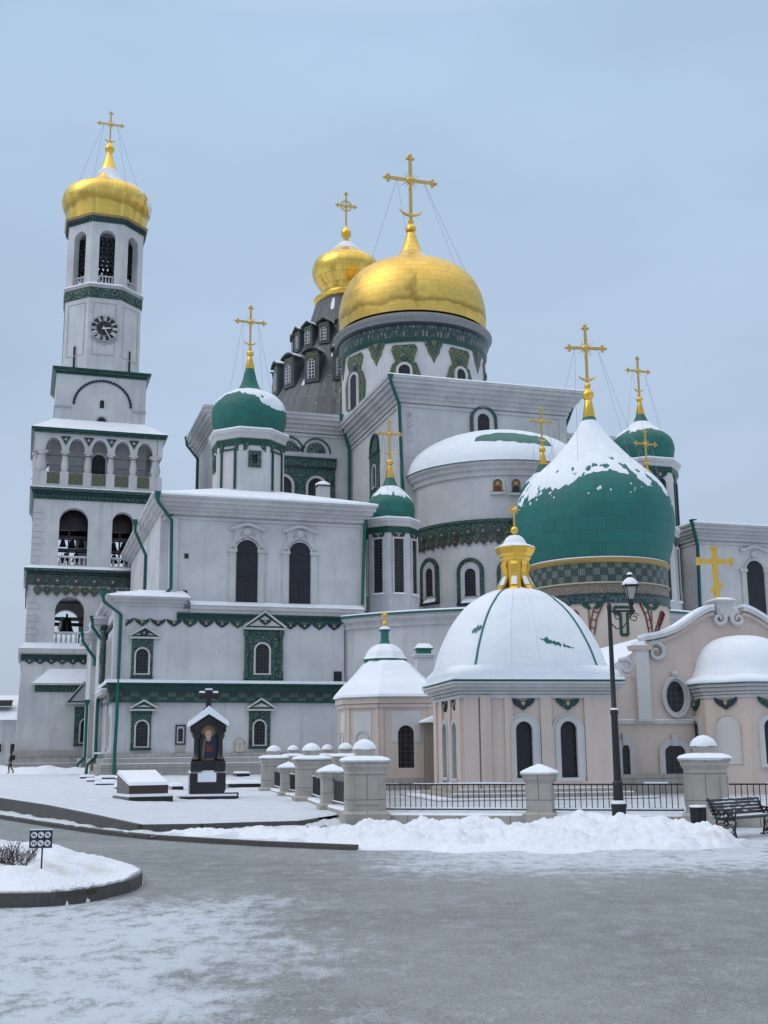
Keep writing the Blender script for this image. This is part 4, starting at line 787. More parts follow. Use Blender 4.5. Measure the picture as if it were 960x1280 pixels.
def ge(a):
    q = (math.degrees(a)+90) % 360
    q = q-360 if q > 180 else q
    pts = [(-180, .62), (-110, .64), (-75, .66), (-50, .645), (-30, .58), (-14, .53), (2, .52), (16, .535), (28, .60), (38, .59), (50, .615), (66, .655), (100, .67), (180, .62)]
    for (q0, e0), (q1, e1) in zip(pts, pts[1:]):
        if q0 <= q <= q1: return L*(e0+(e1-e0)*(q-q0)/(q1-q0))
snow_cap(d, gp, (0, 0), L*.025, ge, .05, n=220, seed=2, jag=.32)
m = MB('snow')                                           # lumps of snow clinging below the edge
for i in range(26):
    a = R_(-90+rnd.uniform(-72, 60)); f = rnd.uniform(.6, .68); r, z, nr, nz = prof_at(gp, L*f); q = rnd.uniform(.03, .10)
    m.M = Matrix(); m.ball(((r-.02)*cos(a), (r-.02)*sin(a), z), q, 'snow', 8, (1, 1, 1.2))
ob('snow_patch', m, d)
# inlaid lettering and vines on the beige wall
def inlay(a, pts, w, mt, z0):
    m.M = face(a, ap+.0)
    for p, q in zip(pts, pts[1:]):
        dx, dz = q[0]-p[0], q[1]-p[1]; l = hypot(dx, dz); nx, nz = -dz/l*w/2, dx/l*w/2
        m.prism([(p[0]+nx, z0+p[1]+nz), (q[0]+nx, z0+q[1]+nz), (q[0]-nx, z0+q[1]-nz), (p[0]-nx, z0+p[1]-nz)], -.05, .3, mt)
m = MB(); z0 = gz(800)
inlay(-86.5, [(-.55, .9), (.55, .9), (.55, .55), (.2, .55), (.2, -.7), (-.2, -.7), (-.2, .55), (-.55, .55), (-.55, .9)], .16, 'tile_green', gz(788)); m.prism([(-.12, gz(788)-.6), (.12, gz(788)-.6), (.12, gz(788)+.7), (-.12, gz(788)+.7)], -.03, .3, 'tile_cream')
for a, fl in ((-62, 1), (-112, -1), (-138, 1)):
    zz = gz(787)
    inlay(a, [(-.15*fl, -.7), (-.35*fl, .3), (-.75*fl, 1.1)], .07, 'tile_red', zz); inlay(a, [(.12*fl, -.7), (.02*fl, .0), (-.2*fl, .9)], .07, 'tile_red', zz)
    for k in range(3): inlay(a, [(-.22*fl-.1*k*fl, -.35+.45*k), (.05*fl-.1*k*fl, -.25+.45*k)], .06, 'tile_red', zz)
    inlay(a, [(.2*fl, -.7), (1.05*fl, .75)], .07, 'tile_red', zz); inlay(a, [(.42*fl, -.75), (1.2*fl, .55), (1.05*fl, .75)], .07, 'tile_red', zz)
    for k in range(3): inlay(a, [(.38*fl+.27*k*fl, -.4+.45*k), (.58*fl+.25*k*fl, -.5+.42*k)], .06, 'tile_red', zz)
    inlay(a, [(.08*fl, -.6), (.12*fl, 1.0)], .09, 'tile_ochre', zz)
    for sx in (-1, 1): m.prism([(.12+sx*.05, zz+.8), (.12+sx*.3, zz+1.2), (.12+sx*.75, zz+1.3), (.12+sx*.55, zz+.95), (.12+sx*.25, zz+.75)], -.06, .3, 'tile_green')
ob('inlay', m, gd)
# ================================================================ bell tower
o_ = at(134, 258, 119); TW_ = Frame((o_.x, 119, 0), 17.2)
bt = thing('bell_tower', 'tall white bell tower with black clock, open arches full of bells and a gilded dome', 'bell tower', TW_.M)
def half(pl, pr, py):
    w = 5.0
    for _ in range(12): w = (TW_.x(pr, py, -w)-TW_.x(pl, py, -w))/2
    return w
def tz(py, w, px=124): return TW_.z(px, py, -w)
wBlk = half(71, 184, 500); wGal = half(43.5, 204, 585); wB = half(38.5, 200, 670)-.15; wA = wB+.1; wBase = wA+.25; wC = half(79.5, 176.5, 420); wF = half(83.5, 179, 320)
# --- battered base
zt = tz(812, wA, 112); m = MB('plaster'); g = .3; w = wBase
m.hexa([(-w-g, -w-g, -.5), (w+g, -w-g, -.5), (w+g, w+g, -.5), (-w-g, w+g, -.5)], [(-w, -w, zt-1), (w, -w, zt-1), (w, w, zt-1), (-w, w, zt-1)])
zl = TW_.z(80, 855, -w-1.2); xl, xr2 = TW_.x(43, 900, -w-1.2), TW_.x(122, 900, -w-1.2)
m.box(xl, xr2+4, -w-1.2, -w+1, -.5, zl-.3); ob('wall', m, bt)
m = MB('plinth')
for q, a, b in ((1.1, -.5, .5), (.9, .5, 1.05), (.7, 1.05, 1.5), (.45, 1.5, 2.2)): m.box(-w-q, w+q, -w-q-.9, w+q, a, b)
m.box(-w-1.0, w+1, -w-1.95, -w-1.81, .5, .56, 'snow'); m.box(-w-.8, w+1, -w-1.75, -w-1.61, 1.05, 1.1, 'snow'); ob('plinth', m, bt)
m = MB('tile_green'); m.box(xl-.1, xr2+4, -w-1.35, -w, zl-.75, zl-.15); dentils(m, xl, xr2+4, zl-.65, zl-.3, -w-1.42, -w-1.35, .35, 'tile_orn'); m.box(xl-.35, xr2+4.3, -w-1.6, -w, zl-.12, zl+.05, 'trim'); ob('frieze', m, bt)
m = MB('snow'); a = xl-.4; m.hexa([(a, -w-1.65, zl+.05), (xr2+4.4, -w-1.65, zl+.05), (xr2+4.4, -w, zl+.05), (a, -w, zl+.05)], [(a+1.6, -w-.3, zl+1.5), (xr2+4.4, -w-.3, zl+1.5), (xr2+4.4, -w, zl+1.5), (a+1.6, -w, zl+1.5)]); ob('roof_snow', m, bt)
# gabled portal window of the base
f = lambda px, py: TW_.hit(px, py, -w-1.2)
tile_window(bt, T((0, -w-1.2, 0)), f(93, 900)[0], f(118, 900)[0], f(105, 931)[1], f(105, 887)[1], f(101, 900)[0], f(115, 900)[0], f(108, 928)[1], f(108, 899)[1], (f(84, 870)[0], f(125, 870)[0], f(105, 878)[1], f(105, 853)[1]))
# --- cornice with cherubs
m = MB('trim'); m.box(-wBase-.35, wBase+.35, -wBase-.35, wBase+.35, zt-.45, zt-.0); m.box(-wBase-.15, wBase+.15, -wBase-.15, wBase+.15, zt-.55, zt-.45)
m.box(-wBase-.1, wBase+.1, -wBase-.1, wBase+.1, zt-1.2, zt-.55, 'tile_green'); dentils(m, -wBase, wBase, zt-.85, zt-.6, -wBase-.2, -wBase-.1, .4, 'tile_navy')
m.hexa([(-wBase-.36, -wBase-.36, zt), (wBase+.36, -wBase-.36, zt), (wBase+.36, wBase+.36, zt), (-wBase-.36, wBase+.36, zt)], [(-wA, -wA, zt+.6), (wA, -wA, zt+.6), (wA, wA, zt+.6), (-wA, wA, zt+.6)], 'snow'); ob('cornice', m, bt)
for i, px in enumerate((37, 50, 64, 78, 91, 104, 118, 131, 145)): cherub(bt, T((0, -wBase-.02, 0)), TW_.x(px, 827, -wBase), TW_.z(px, 826.5+.01*(px-37), -wBase), 1.15, i % 3 != 0)
def arcade(w, z0, z1, ops, th, name='wall'):
    """four walls with open arches, floor and ceiling"""
    m = MB('plaster')
    for k in range(4):
        m.M = RZ(90*k) @ T((0, -w, 0)); wall(m, -w+.001, w-th-.001, z0, z1, 0, th, ops)
    m.M = Matrix(); m.box(-w+th, w-th, -w+th, w-th, z0-.3, z0+.05); m.box(-w+th, w-th, -w+th, w-th, z1-.9, z1, 'wood_dark')
    return ob(name, m, bt)
def bell(c, h, parent=bt):
    m = MB('bronze'); r = h*.48
    m.lathe([(r*.93, c[2]+.02), (r, c[2]), (r*.82, c[2]+h*.14), (r*.62, c[2]+h*.4), (r*.55, c[2]+h*.66), (r*.45, c[2]+h*.8), (r*.2, c[2]+h*.88), (.04, c[2]+h*.9)], 24, (c[0], c[1]))
    m.tube([(c[0], c[1], c[2]+h*.88), (c[0], c[1], c[2]+h*1.12)], h*.07, 6); m.ball((c[0], c[1], c[2]-.02), r*.16, 'bronze', 8)
    return ob('bell', m, parent)
def balustrade(w, cx, wd, z, h, side=0):
    m = MB('trim'); m.M = RZ(90*side) @ T((0, -w, 0)); m.box(cx-wd/2, cx+wd/2, .25, .5, z+h-.14, z+h); m.box(cx-wd/2, cx+wd/2, .25, .5, z, z+.12)
    n = max(3, int(wd/.42))
    for i in range(n):
        x = cx-wd/2+wd*(i+.5)/n; m.lathe([(.08, z+.12), (.15, z+h*.35), (.06, z+h*.7), (.1, z+h-.14)], 8, (x, .375))
    m.box(cx-wd/2, cx+wd/2, .24, .51, z+h, z+h+.05, 'snow'); return ob('balustrade', m, bt)
# --- tier with the great bell
z0, z1 = zt+.05, tz(726, wA, 112); za, zb = TW_.z(86, 805, -wA), TW_.z(86, 745.5, -wA); xa, xb = TW_.x(67.5, 790, -wA), TW_.x(104.5, 790, -wA)
cA, wd = (xa+xb)/2, xb-xa
arcade(wA, z0, z1, [(cA, wd, za, zb), (-cA, wd, za, zb)], 1.2)
for k in range(4):
    for s in (-1, 1): balustrade(wA, s*cA, wd, za, 1.15, k)
m = MB('wood_dark')
for s in (-1, 1): m.box(-wA+1, wA-1, s*2.6-.2, s*2.6+.2, zb-2.0, zb-1.65); m.box(s*2.8-.18, s*2.8+.18, -wA+1, wA-1, zb-2.2, zb-1.9)
ob('beam', m, bt)
for s in (-1, 1): bell((s*cA-.15*s, -3.2, TW_.z(84, 792, -3.2)), 1.75)
bell((0, 3.4, zb-3.3), 2.0)
def quoins(w, z0, z1):
    n = int((z1-z0)/.62)
    for s in (-1, 1):
        m = MB('trim')
        for i in range(n):
            L = 1.1 if i % 2 else .75; z = z0+.62*i
            m.box(*sorted((s*(w+.05), s*(w-L))), -w-.05, -w+.3, z, z+.54); m.box(*sorted((s*(w+.05), s*(w-.3))), -w+.301, -w+L, z, z+.54)
        ob('quoin', m, bt)
quoins(wA, z0+.7, z1-1.6)
# --- peacock-eye frieze
zf1, zf0 = tz(713, wB, 112), tz(727, wB, 112); m = MB('tile_orn'); w = wA
m.box(-w-.08, w+.08, -w-.08, w+.08, zf0-.5, zf0+.55); m.box(-w-.25, w+.25, -w-.25, w+.25, zf0+.56, zf1-.3, 'tile_green'); dentils(m, -w-.25, w+.25, zf0+.6, zf1-.36, -w-.34, -w-.25, .32, 'tile_navy'); m.box(-w-.5, w+.5, -w-.5, w+.5, zf1-.28, zf1, 'tile_orn')
m.hexa([(-w-.5, -w-.5, zf1), (w+.5, -w-.5, zf1), (w+.5, w+.5, zf1), (-w-.5, w+.5, zf1)], [(-wB, -wB, zf1+.35), (wB, -wB, zf1+.35), (wB, wB, zf1+.35), (-wB, wB, zf1+.35)], 'snow')
n = 7
for k in (0, 3):
    for i in range(n):
        m.M = RZ(90*k) @ T((0, -w-.1, 0)); x = -w+2*w*(i+.5)/n; peacock(m, x, zf0-.05, .56); drop(m, x, zf0-1.0, .44, mt='tile_orn')
        x = -w+2*w*(i+1)/n
        drop(m, x-.0, zf0-.95, .46, mt='tile_teal')
ob('frieze', m, bt)
# --- tier with two arches of small bells
z0, z1 = zf1, tz(620, wB, 120); za, zb = TW_.z(91, 707, -wB), TW_.z(91, 634.5, -wB); xa, xb = TW_.x(73, 680, -wB), TW_.x(109.5, 680, -wB); cB, wd = (xa+xb)/2, xb-xa; xc_, xd = TW_.x(139.5, 680, -wB), TW_.x(166, 680, -wB)
arcade(wB, z0, z1, [(cB, wd, za, zb), ((xc_+xd)/2, xd-xc_, za, zb-.2)], 1.1)
quoins(wB, z0+.6, z1-1.3)
for k in range(4): balustrade(wB, cB, wd, za, .95, k); balustrade(wB, (xc_+xd)/2, xd-xc_, za, .95, k)
m = MB('wood_dark')
m.box(-wB+1, wB-1, -3.2, -2.9, zb-1.75, zb+.3); m.box(-wB+1, wB-1, 2.9, 3.2, zb-1.5, zb+.3)
for zz in (za+3.2, za+1.9): m.box(-wB+1, wB-1, -3.3, -3.05, zz, zz+.25); m.box(-wB+1, wB-1, -1.2, -1.0, zz+.2, zz+.42)
for x in (-4.4, -2.6, .2, 2.4, 4.2): m.box(x, x+.18, -3.32, -3.04, za+.1, zb-.6)
ob('beam', m, bt)
for j, (x, y, zz, h) in enumerate(((cB-.9, -3.2, za+2.35, .8), (cB, -3.2, za+2.25, .9), (cB+.9, -3.2, za+2.35, .8), (cB-.55, -3.2, za+.95, .85), (cB+.45, -3.2, za+.85, .95), (cB-.9, -1.1, za+1.0, .8), (1.9, -3.2, za+2.2, .9), (2.9, -3.2, za+2.2, .9), (2.0, -3.2, za+.85, .95), (3.0, -3.2, za+.9, .9))): bell((x, y, zz), h)
# --- dentil cornice below the gallery
zc0, zc1 = tz(627, wB, 122), tz(612, wB+.3, 122); w = wB; m = MB('tile_green'); m.box(-w-.12, w+.12, -w-.12, w+.12, zc0, zc1-.35); dentils(m, -w-.1, w+.1, zc0+.12, zc0+.42, -w-.24, -w-.1, .42, 'tile_orn'); m.box(-w-.25, w+.25, -w-.25, w+.25, zc0+.55, zc1-.36, 'tile_teal'); dentils(m, -w-.2, w+.2, zc0+.6, zc1-.4, -w-.36, -w-.24, .3, 'tile_navy'); m.box(-w-.45, w+.45, -w-.45, w+.45, zc1-.34, zc1-.05, 'tile_orn'); m.box(-w-.43, w+.43, -w-.43, w+.43, zc1-.05, zc1+.06, 'snow'); ob('cornice', m, bt)
# --- gallery of five arches
w = wGal; z0 = zc1; zp0, zp1 = tz(607.5, w, 124), tz(593.5, w, 124); zs, zto = tz(567, w, 124), tz(550, w, 124); z1 = tz(546, w, 124)
xs_ = [TW_.x(px, 590, -w) for px in (68, 97.5, 126, 154.5, 182.5)]; pit = (xs_[4]-xs_[0])/4; xs_ = [pit*(i-2) for i in range(5)]; aw = pit*.72
m = MB('plaster')
for k in range(4):
    m.M = RZ(90*k) @ T((0, -w, 0)); ar = [(x, aw, z0, zto) for x in xs_]
    x = -w
    for c_ in xs_+[None]:
        e = w-.6 if c_ is None else c_-aw/2
        m.prism([(x, zs), (e, zs), (e, z1), (x, z1)] if True else [], 0, .55)
        if c_ is not None:
            pts = [(c_+aw/2*cos(pi-pi*i/12), zs+(zto-zs)*sin(pi*i/12)) for i in range(13)]; m.prism([(c_-aw/2, z1)]+pts+[(c_+aw/2, z1)], 0, .55); x = c_+aw/2
    m.box(-w+.002, w-.6, .02, .45, z0, zp1+.05, 'trim')
m.M = Matrix(); q = wBlk+.2; m.box(-q, q, -q, q, z0, z1, 'grey_wall'); m.box(-w+.3, w-.3, -w+.3, w-.3, z1-.25, z1+.2); m.box(-w+.1, w-.1, -w+.1, w-.1, z0-.2, z0+.1)
ob('gallery_wall', m, bt)
for k in (0, 3):
    P = RZ(90*k) @ T((0, -w, 0))
    for i in range(6):
        x = pit*(i-2.5); x = max(-w+.42, min(w-.42, x)); r = .36 if 0 < i < 5 else .5; m = MB('trim'); m.M = P; h = zs-zp1
        m.box(x-r*1.15, x+r*1.15, -.06, .55, z0+.02, zp1+.12); m.lathe([(r*.75, zp1+.12), (r*1.05, zp1+h*.35), (r*.7, zp1+h*.72), (r*.72, zp1+h*.8), (r*1.05, zp1+h*.84), (r*1.05, zp1+h*.9), (r*.8, zp1+h*.93)], 14, (x, .25)); m.box(x-r*1.2, x+r*1.2, -.08, .58, zp1+h*.93, zs+.02); m.box(x-r*1.0, x+r*1.0, -.1, -.08, zp1+h*.8, zp1+h*.84, 'tile_navy'); ob('column', m, bt)
        if 0 < i < 5:
            m = MB('tile_teal' if i % 2 else 'tile_navy'); m.M = P; m.prism([(x-.5, z1-.2), (x+.5, z1-.2), (x+.25, z1-.6), (x, z1-1.1), (x-.25, z1-.6)], -.1, .02); m.ball((x, -.1, z1-.5), .16, 'cream', 8, (1, .4, 1)); ob('spandrel_tile', m, bt)
    for x in xs_:
        m = MB('tile_panel'); m.M = P; m.box(x-aw*.48, x+aw*.48, -.04, .02, zp0, zp1); ob('tile_panel', m, bt)
        m = MB('trim'); m.M = P; m.ring(arch(x, aw+.36, zs, zto+.18, 12, zto+.18-zs), arch(x, aw, zs, zto, 12, zto-zs), -.1, .02, closed=False); ob('archivolt', m, bt)
m = MB('iron'); q_y = -w+.3
for zz in (zp1+.35*(zs-zp1), zp1+.8*(zs-zp1)): m.box(-w+.6, w-.6, q_y, q_y+.05, zz, zz+.05)
ob('tie_rod', m, bt)
m = MB('dark'); m.M = T((0, -wBlk-.2, 0)); zd0, zd1 = TW_.z(125.5, 592, -wBlk), TW_.z(125.5, 567, -wBlk); m.prism(arch(.0, 1.35, z0+.1, zd1-.2), -.04, .02); m.ring(arch(0, 1.7, z0+.1, zd1), arch(0, 1.35, z0+.1, zd1-.2), -.14, .02, 'trim', closed=False); ob('door', m, bt)
zk0, zk1 = z1, tz(540, w, 124)+.05; m = MB('trim'); m.box(-w-.1, w+.1, -w-.1, w+.1, zk0, zk0+.2); m.box(-w-.12, w+.12, -w-.12, w+.12, zk0+.2, zk1-.3, 'tile_green'); m.box(-w-.25, w+.25, -w-.25, w+.25, zk1-.5, zk1-.3, 'tile_orn'); m.box(-w-.4, w+.4, -w-.4, w+.4, zk1-.28, zk1-.02, 'tile_green'); ob('cornice', m, bt)
zr = TW_.z(127, 527, -wBlk); m = MB('snow'); m.hexa([(-w-.42, -w-.42, zk1), (w+.42, -w-.42, zk1), (w+.42, w+.42, zk1), (-w-.42, w+.42, zk1)], [(-wBlk, -wBlk, zr), (wBlk, -wBlk, zr), (wBlk, wBlk, zr), (-wBlk, wBlk, zr)]); m.box(-w-.44, w+.44, -w-.44, w+.44, zk1-.02, zk1, 'green_roof'); ob('roof', m, bt)
# --- square block with the blind arch
w = wBlk; z1 = tz(471, w, 127); m = MB('plaster'); m.box(-w, w, -w, w, zr-1, z1); ob('wall', m, bt)
m = MB('tile_navy'); xa, xb = TW_.x(90.5, 505, -w), TW_.x(165, 505, -w); zb, zt2 = tz(508, w, 127), tz(475, w, 127); r = (xb-xa)/2
for i in range(25):
    a = pi*(i+.04)/25; b_ = pi*(i+.9)/25; c_ = (xa+xb)/2
    m.prism([(c_+r*cos(a), zb+(zt2-zb)*sin(a)), (c_+(r-.24)*cos(a), zb+(zt2-zb-.24)*sin(a)), (c_+(r-.24)*cos(b_), zb+(zt2-zb-.24)*sin(b_)), (c_+r*cos(b_), zb+(zt2-zb)*sin(b_))], -w-.1, -w+.02)
ob('blind_arch', m, bt)
m = MB('trim'); zl_ = tz(513, w, 127); m.box(-w-.06, xa-.1, -w-.08, -w, zl_, zl_+.2, 'grey_wall'); m.box(xb+.1, w+.06, -w-.08, -w, zl_, zl_+.2, 'grey_wall'); m.box(-w-.08, -w, -w+.01, w, zl_, zl_+.2, 'grey_wall'); ob('string_course', m, bt)
x, z = TW_.hit(127.5, 505, -w); m = MB('dark'); m.prism(arch(x, .45, z-.45, z+.4), -w-.02, -w+.02); m.ring(arch(x, .7, z-.45, z+.52), arch(x, .45, z-.45, z+.4), -w-.08, -w+.02, 'trim', closed=False); ob('window', m, bt)
x, z = TW_.hit(127, 527, -w); m = MB('dark'); m.prism(arch(x, .85, z-.1, z+.45), -w-.02, -w+.02); m.ring(arch(x, 1.2, z-.1, z+.6), arch(x, .85, z-.1, z+.45), -w-.08, -w+.02, 'grey_wall', closed=False); ob('window', m, bt)
zk1 = tz(462, w+.4, 127); m = MB('tile_green'); m.box(-w-.1, w+.1, -w-.1, w+.1, z1, zk1-.2); m.box(-w-.3, w+.3, -w-.3, w+.3, zk1-.42, zk1-.2, 'tile_orn'); m.box(-w-.45, w+.45, -w-.45, w+.45, zk1-.19, zk1, 'tile_green'); m.hexa([(-w-.4, -w-.4, zk1), (w+.4, -w-.4, zk1), (w+.4, w+.4, zk1), (-w-.4, w+.4, zk1)], [(-wC, -wC, zk1+.25), (wC, -wC, zk1+.25), (wC, wC, zk1+.25), (-wC, wC, zk1+.25)], 'snow'); ob('cornice', m, bt)
# --- octagon with the clock
w = wC; z1 = tz(373, w, 130); m = MB('plaster'); m.octo([(w, zk1-.2), (w, z1)]); ob('clock_stage_wall', m, bt)
hw = w*math.tan(pi/8)
for k in (0, 1, 6, 7):
    P = face(-90+45*k, w); m = MB('trim'); m.M = P; a, b = zk1+1.9, z1-.5; m.ring([(-hw+.45, a), (-hw+.45, b), (hw-.45, b), (hw-.45, a)], [(-hw+.52, a+.07), (-hw+.52, b-.07), (hw-.52, b-.07), (hw-.52, a+.07)], -.04, .01, 'grey_wall'); ob('moulding', m, bt)
    if k: m = MB('dark'); m.M = P; m.prism(arch(-.0, .36, zk1+.7, zk1+3.0), -.02, .02); m.ring(arch(0, .6, zk1+.7, zk1+3.12), arch(0, .36, zk1+.7, zk1+3.0), -.07, .02, 'trim', closed=False); ob('window', m, bt)
x, z = TW_.hit(130.5, 411, -w); rc = 17.2*TW_.mpp(130.5, 411, -w)
m = MB('iron'); m.M = T((x, -w, 0)); k = 40; circ = lambda r_: [(r_*cos(2*pi*i/k), z+r_*sin(2*pi*i/k)) for i in range(k)]
m.prism(circ(rc*.97), -.14, .01, 'iron'); m.ring(circ(rc), circ(rc*.93), -.18, .01, 'grey_wall'); m.ring(circ(rc*.57), circ(rc*.55), -.155, -.13, 'grey_wall'); ck = ob('clock', m, bt)
NUM = ['XII', 'I', 'II', 'III', 'IIII', 'V', 'VI', 'VII', 'VIII', 'IX', 'X', 'XI']
m = MB('sign_white')
for i, s in enumerate(NUM):
    a = pi/2-2*pi*i/12; m.M = T((x+rc*.77*cos(a), -w-.145, z+rc*.77*sin(a))) @ Matrix.Rotation(-(a-pi/2), 4, 'Y')
    wid = {'I': .07, 'V': .17, 'X': .17}; tot = sum(wid[c_] for c_ in s)+.02*(len(s)-1); p = -tot/2*rc/1.4; q = rc/1.4; h = .25*rc/1.4
    for c_ in s:
        v = wid[c_]*q
        def bar(xa, za, xb, zb, t=.055*q): m.prism([(xa-t/2, za), (xa+t/2, za), (xb+t/2, zb), (xb-t/2, zb)], -.012, .0)
        if c_ == 'I': bar(p+v/2, -h, p+v/2, h)
        elif c_ == 'V': bar(p+.02*q, h, p+v/2, -h); bar(p+v-.02*q, h, p+v/2, -h, .03*q)
        else: bar(p+.02*q, h, p+v-.02*q, -h); bar(p+v-.02*q, h, p+.02*q, -h, .03*q)
        p += v+.02*q
ob('numeral_ring', m, ck)
for L, wd, a in ((rc*.82, .1, 150), (rc*.52, .15, 82)):         # minute and hour hand
    m = MB('sign_white'); m.M = T((x, -w-.16, z)) @ Matrix.Rotation(radians(a), 4, 'Y'); m.prism([(-wd/2, -.25), (wd/2, -.25), (wd*.35, L*.8), (0, L), (-wd*.35, L*.8)], -.02, 0); ob('hand', m, ck)
m = MB('grey_wall'); m.M = T((x, -w, z))
m.tube([(rc*1.12*cos(t), -.08, rc*1.12*sin(t)) for t in [pi*(1.2+.6*i/10) for i in range(11)]], .07, 6)
for i in range(5): a = pi*(1.22+.56*i/4); m.ball((rc*1.18*cos(a), -.08, rc*1.18*sin(a)), .12, 'grey_wall', 8)
ob('bracket', m, ck)
# --- green band, open belfry, cornice
zb1 = tz(356, w+.1, 130); m = MB('tile_orn'); m.octo([(w+.04, z1), (w+.1, z1+.1), (w+.1, zb1-.35)]); m.octo([(w+.15, zb1-.35), (w+.2, zb1-.2), (w+.22, zb1)], mat='grey_wall'); m.octo([(w+.23, zb1), (wF, zb1+.25)], mat='snow'); 
for k in (0, 1, 7, 6, 2):
    m.M = face(-90+45*k, w+.1); zc = (z1+zb1)/2-.1
    for s in (-.5, .5):
        for q, mt in ((.48, 'tile_teal'), (.36, 'tile_orn_gold'), (.2, 'tile_navy')): m.prism([(s*hw*1.15+q*cos(2*pi*i/12), zc+q*sin(2*pi*i/12)) for i in range(12)], -.05-.02*(.5-q), .02, mt)
ob('frieze', m, bt)
w = wF; z0 = zb1; z1 = tz(277, w, 131); za, zt2 = tz(354, w, 131), tz(287.5, w, 131); hw = w*math.tan(pi/8); aw = TW_.x(144, 320, -w)-TW_.x(124, 320, -w)
m = MB('plaster')
for k in range(8): m.M = face(-90+45*k, w); wall(m, -hw+.002, hw-.002, z0, z1, 0, .8, [(0, aw, za, zt2)])
m.M = Matrix(); m.octo([(w-.75, z0-.2), (w-.75, z0+.1)]); m.octo([(w-.75, z1-.3), (w-.75, z1-.05)]); ob('belfry_wall', m, bt)
for k in range(8):
    P = face(-90+45*k, w); m = MB('trim'); m.M = P; m.box(-aw/2, aw/2, .3, .5, za+.85, za+.97)
    for i in range(5): m.lathe([(.05, za), (.09, za+.4), (.05, za+.85)], 6, (-aw/2+aw*(i+.5)/5, .4))
    ob('balustrade', m, bt)
    m = MB('iron'); m.M = P
    for j in range(7): m.box(-aw/2-.3, aw/2+.3, 1.0, 1.14, za+2.5+.5*j, za+2.62+.5*j)
    for j in range(7):
        for i in range(4): m.lathe([(.26, za+2.18+.5*j), (.17, za+2.38+.5*j), (.1, za+2.56+.5*j)], 8, (-aw/2.2+aw/3.3*i+.12*(j % 2), 1.07))
    ob('bell_rack', m, bt)
for a in (-90, -45, -135): bell((2.9*cos(radians(a)), 2.9*sin(radians(a)), za+.85), .85)
zq = TW_.z(131.5, 277.5, 0); m = MB('tile_green'); m.octo([(w+.06, z1-.1), (w+.1, z1), (w+.12, z1+.5)]); m.octo([(w+.3, z1+.5), (w+.35, z1+.62), (w+.45, z1+.7)], mat='copper_trim'); m.octo([(w+.3, z1+.5), (w+.14, z1+.05)], mat='tile_orn', cap=False); ob('cornice', m, bt)
m = MB('tile_navy')
for k in range(8): m.M = face(-90+45*k, w+.16); dentils(m, -hw, hw, z1+.1, z1+.42, -.14, 0, .28, 'tile_navy')
ob('dentil_band', m, bt)
cx_, dp = TW_.prof(131.5, 0, [(48, 277), (50, 273), (53.5, 265), (54.6, 259), (52.8, 250), (47.5, 244.5), (38, 240), (26, 234.5), (18, 228), (13, 220), (9.3, 211), (6.2, 202), (4, 195), (3, 190)])
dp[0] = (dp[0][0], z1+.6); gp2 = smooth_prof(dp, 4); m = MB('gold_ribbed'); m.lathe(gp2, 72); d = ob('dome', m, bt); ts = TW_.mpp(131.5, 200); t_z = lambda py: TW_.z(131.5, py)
m = MB('gold_leaf'); m.lathe([(3*ts, t_z(191)), (5.6*ts, t_z(188)), (5.8*ts, t_z(185)), (3.5*ts, t_z(180.5)), (2*ts, t_z(178))], 20); ob('finial', m, d)
cross(d, (0, 0), t_z(181), t_z(141)-t_z(181), 13.5*ts, 'gold_dull', moon=True); za = t_z(181)+.66*(t_z(141)-t_z(181))
wires(d, (0, 0), za, 8*ts, [(sx, dpt(gp2, (0, 0), 6.2, radians(a))) for sx, a in ((-1, 200), (-1, 240), (1, -60), (1, -20))], .022)
snow_cap(d, gp2, (0, 0), 2.4, lambda a: 3.3+6.0*max(0, cos(a+.35))**1.5, .06, seed=6, jag=.6)
# ================================================================ pink pavilion with the big snowy dome
o_ = gnd(578, 995, 0); k_ = 45.0/ray(578, 900).y; o_ = at(578, 900, 45); PV = Frame((o_.x, 45, 0), 10)
pv = thing('pavilion', 'pink pavilion under a large snow-covered dome with gold lantern on top', 'pavilion', PV.M)
xr = PV.x(766, 920); dep = xr*.80; KY = .80; ze = PV.z(660, 850, -.45); hC = (xr/2, dep/2); zw = ze-.05; zsill, ztop = PV.z(700, 972), PV.z(700, 901.5)
def px_(p): return PV.x(p, 920)
win = [((px_(644)+px_(665))/2, px_(665)-px_(644)), ((px_(699.5)+px_(720.5))/2, px_(720.5)-px_(699.5))]
m = MB('pink'); wall(m, 0, xr, -1, zw, 0, .6, [(c, w+.1, zsill, ztop+.05) for c, w in win])
for k in range(3):
    m.M = T((hC[0], hC[1], 0)) @ RZ(90*(k+1)) @ T((0, -(xr/2 if k != 1 else dep/2), 0)); L = dep/2 if k != 1 else xr/2
    if k == 2: wall(m, -L+.001, L-.6, -1, zw, 0, .6, [(-.35, .75, zsill, ztop), (1.35, .75, zsill, ztop)])
    else: m.box(-L+.001, L-.601, 0, .6, -1, zw)
m.M = Matrix()
for a, b in ((580, 598), (600, 613), (631, 641.5), (676, 690), (731, 765)):     # flat pilasters
    m.box(px_(a), px_(b), -.09, .02, zsill-.4, zw-.5)
m.box(px_(600), px_(613), -.14, -.02, zsill-.4, zw-.5)
P = T((hC[0], hC[1], 0)) @ RZ(270) @ T((0, -xr/2, 0)); m.M = P
for a, b in ((-dep/2, -dep/2+.5), (-dep/2+1.1, -dep/2+1.6), (.35, .7), (dep/2-.75, dep/2-.1)): m.box(a, b, -.09, .02, zsill-.4, zw-.5)
ob('wall', m, pv)
m = MB('trim'); cx0, cx1, cy0, cy1 = 0, xr, 0, dep
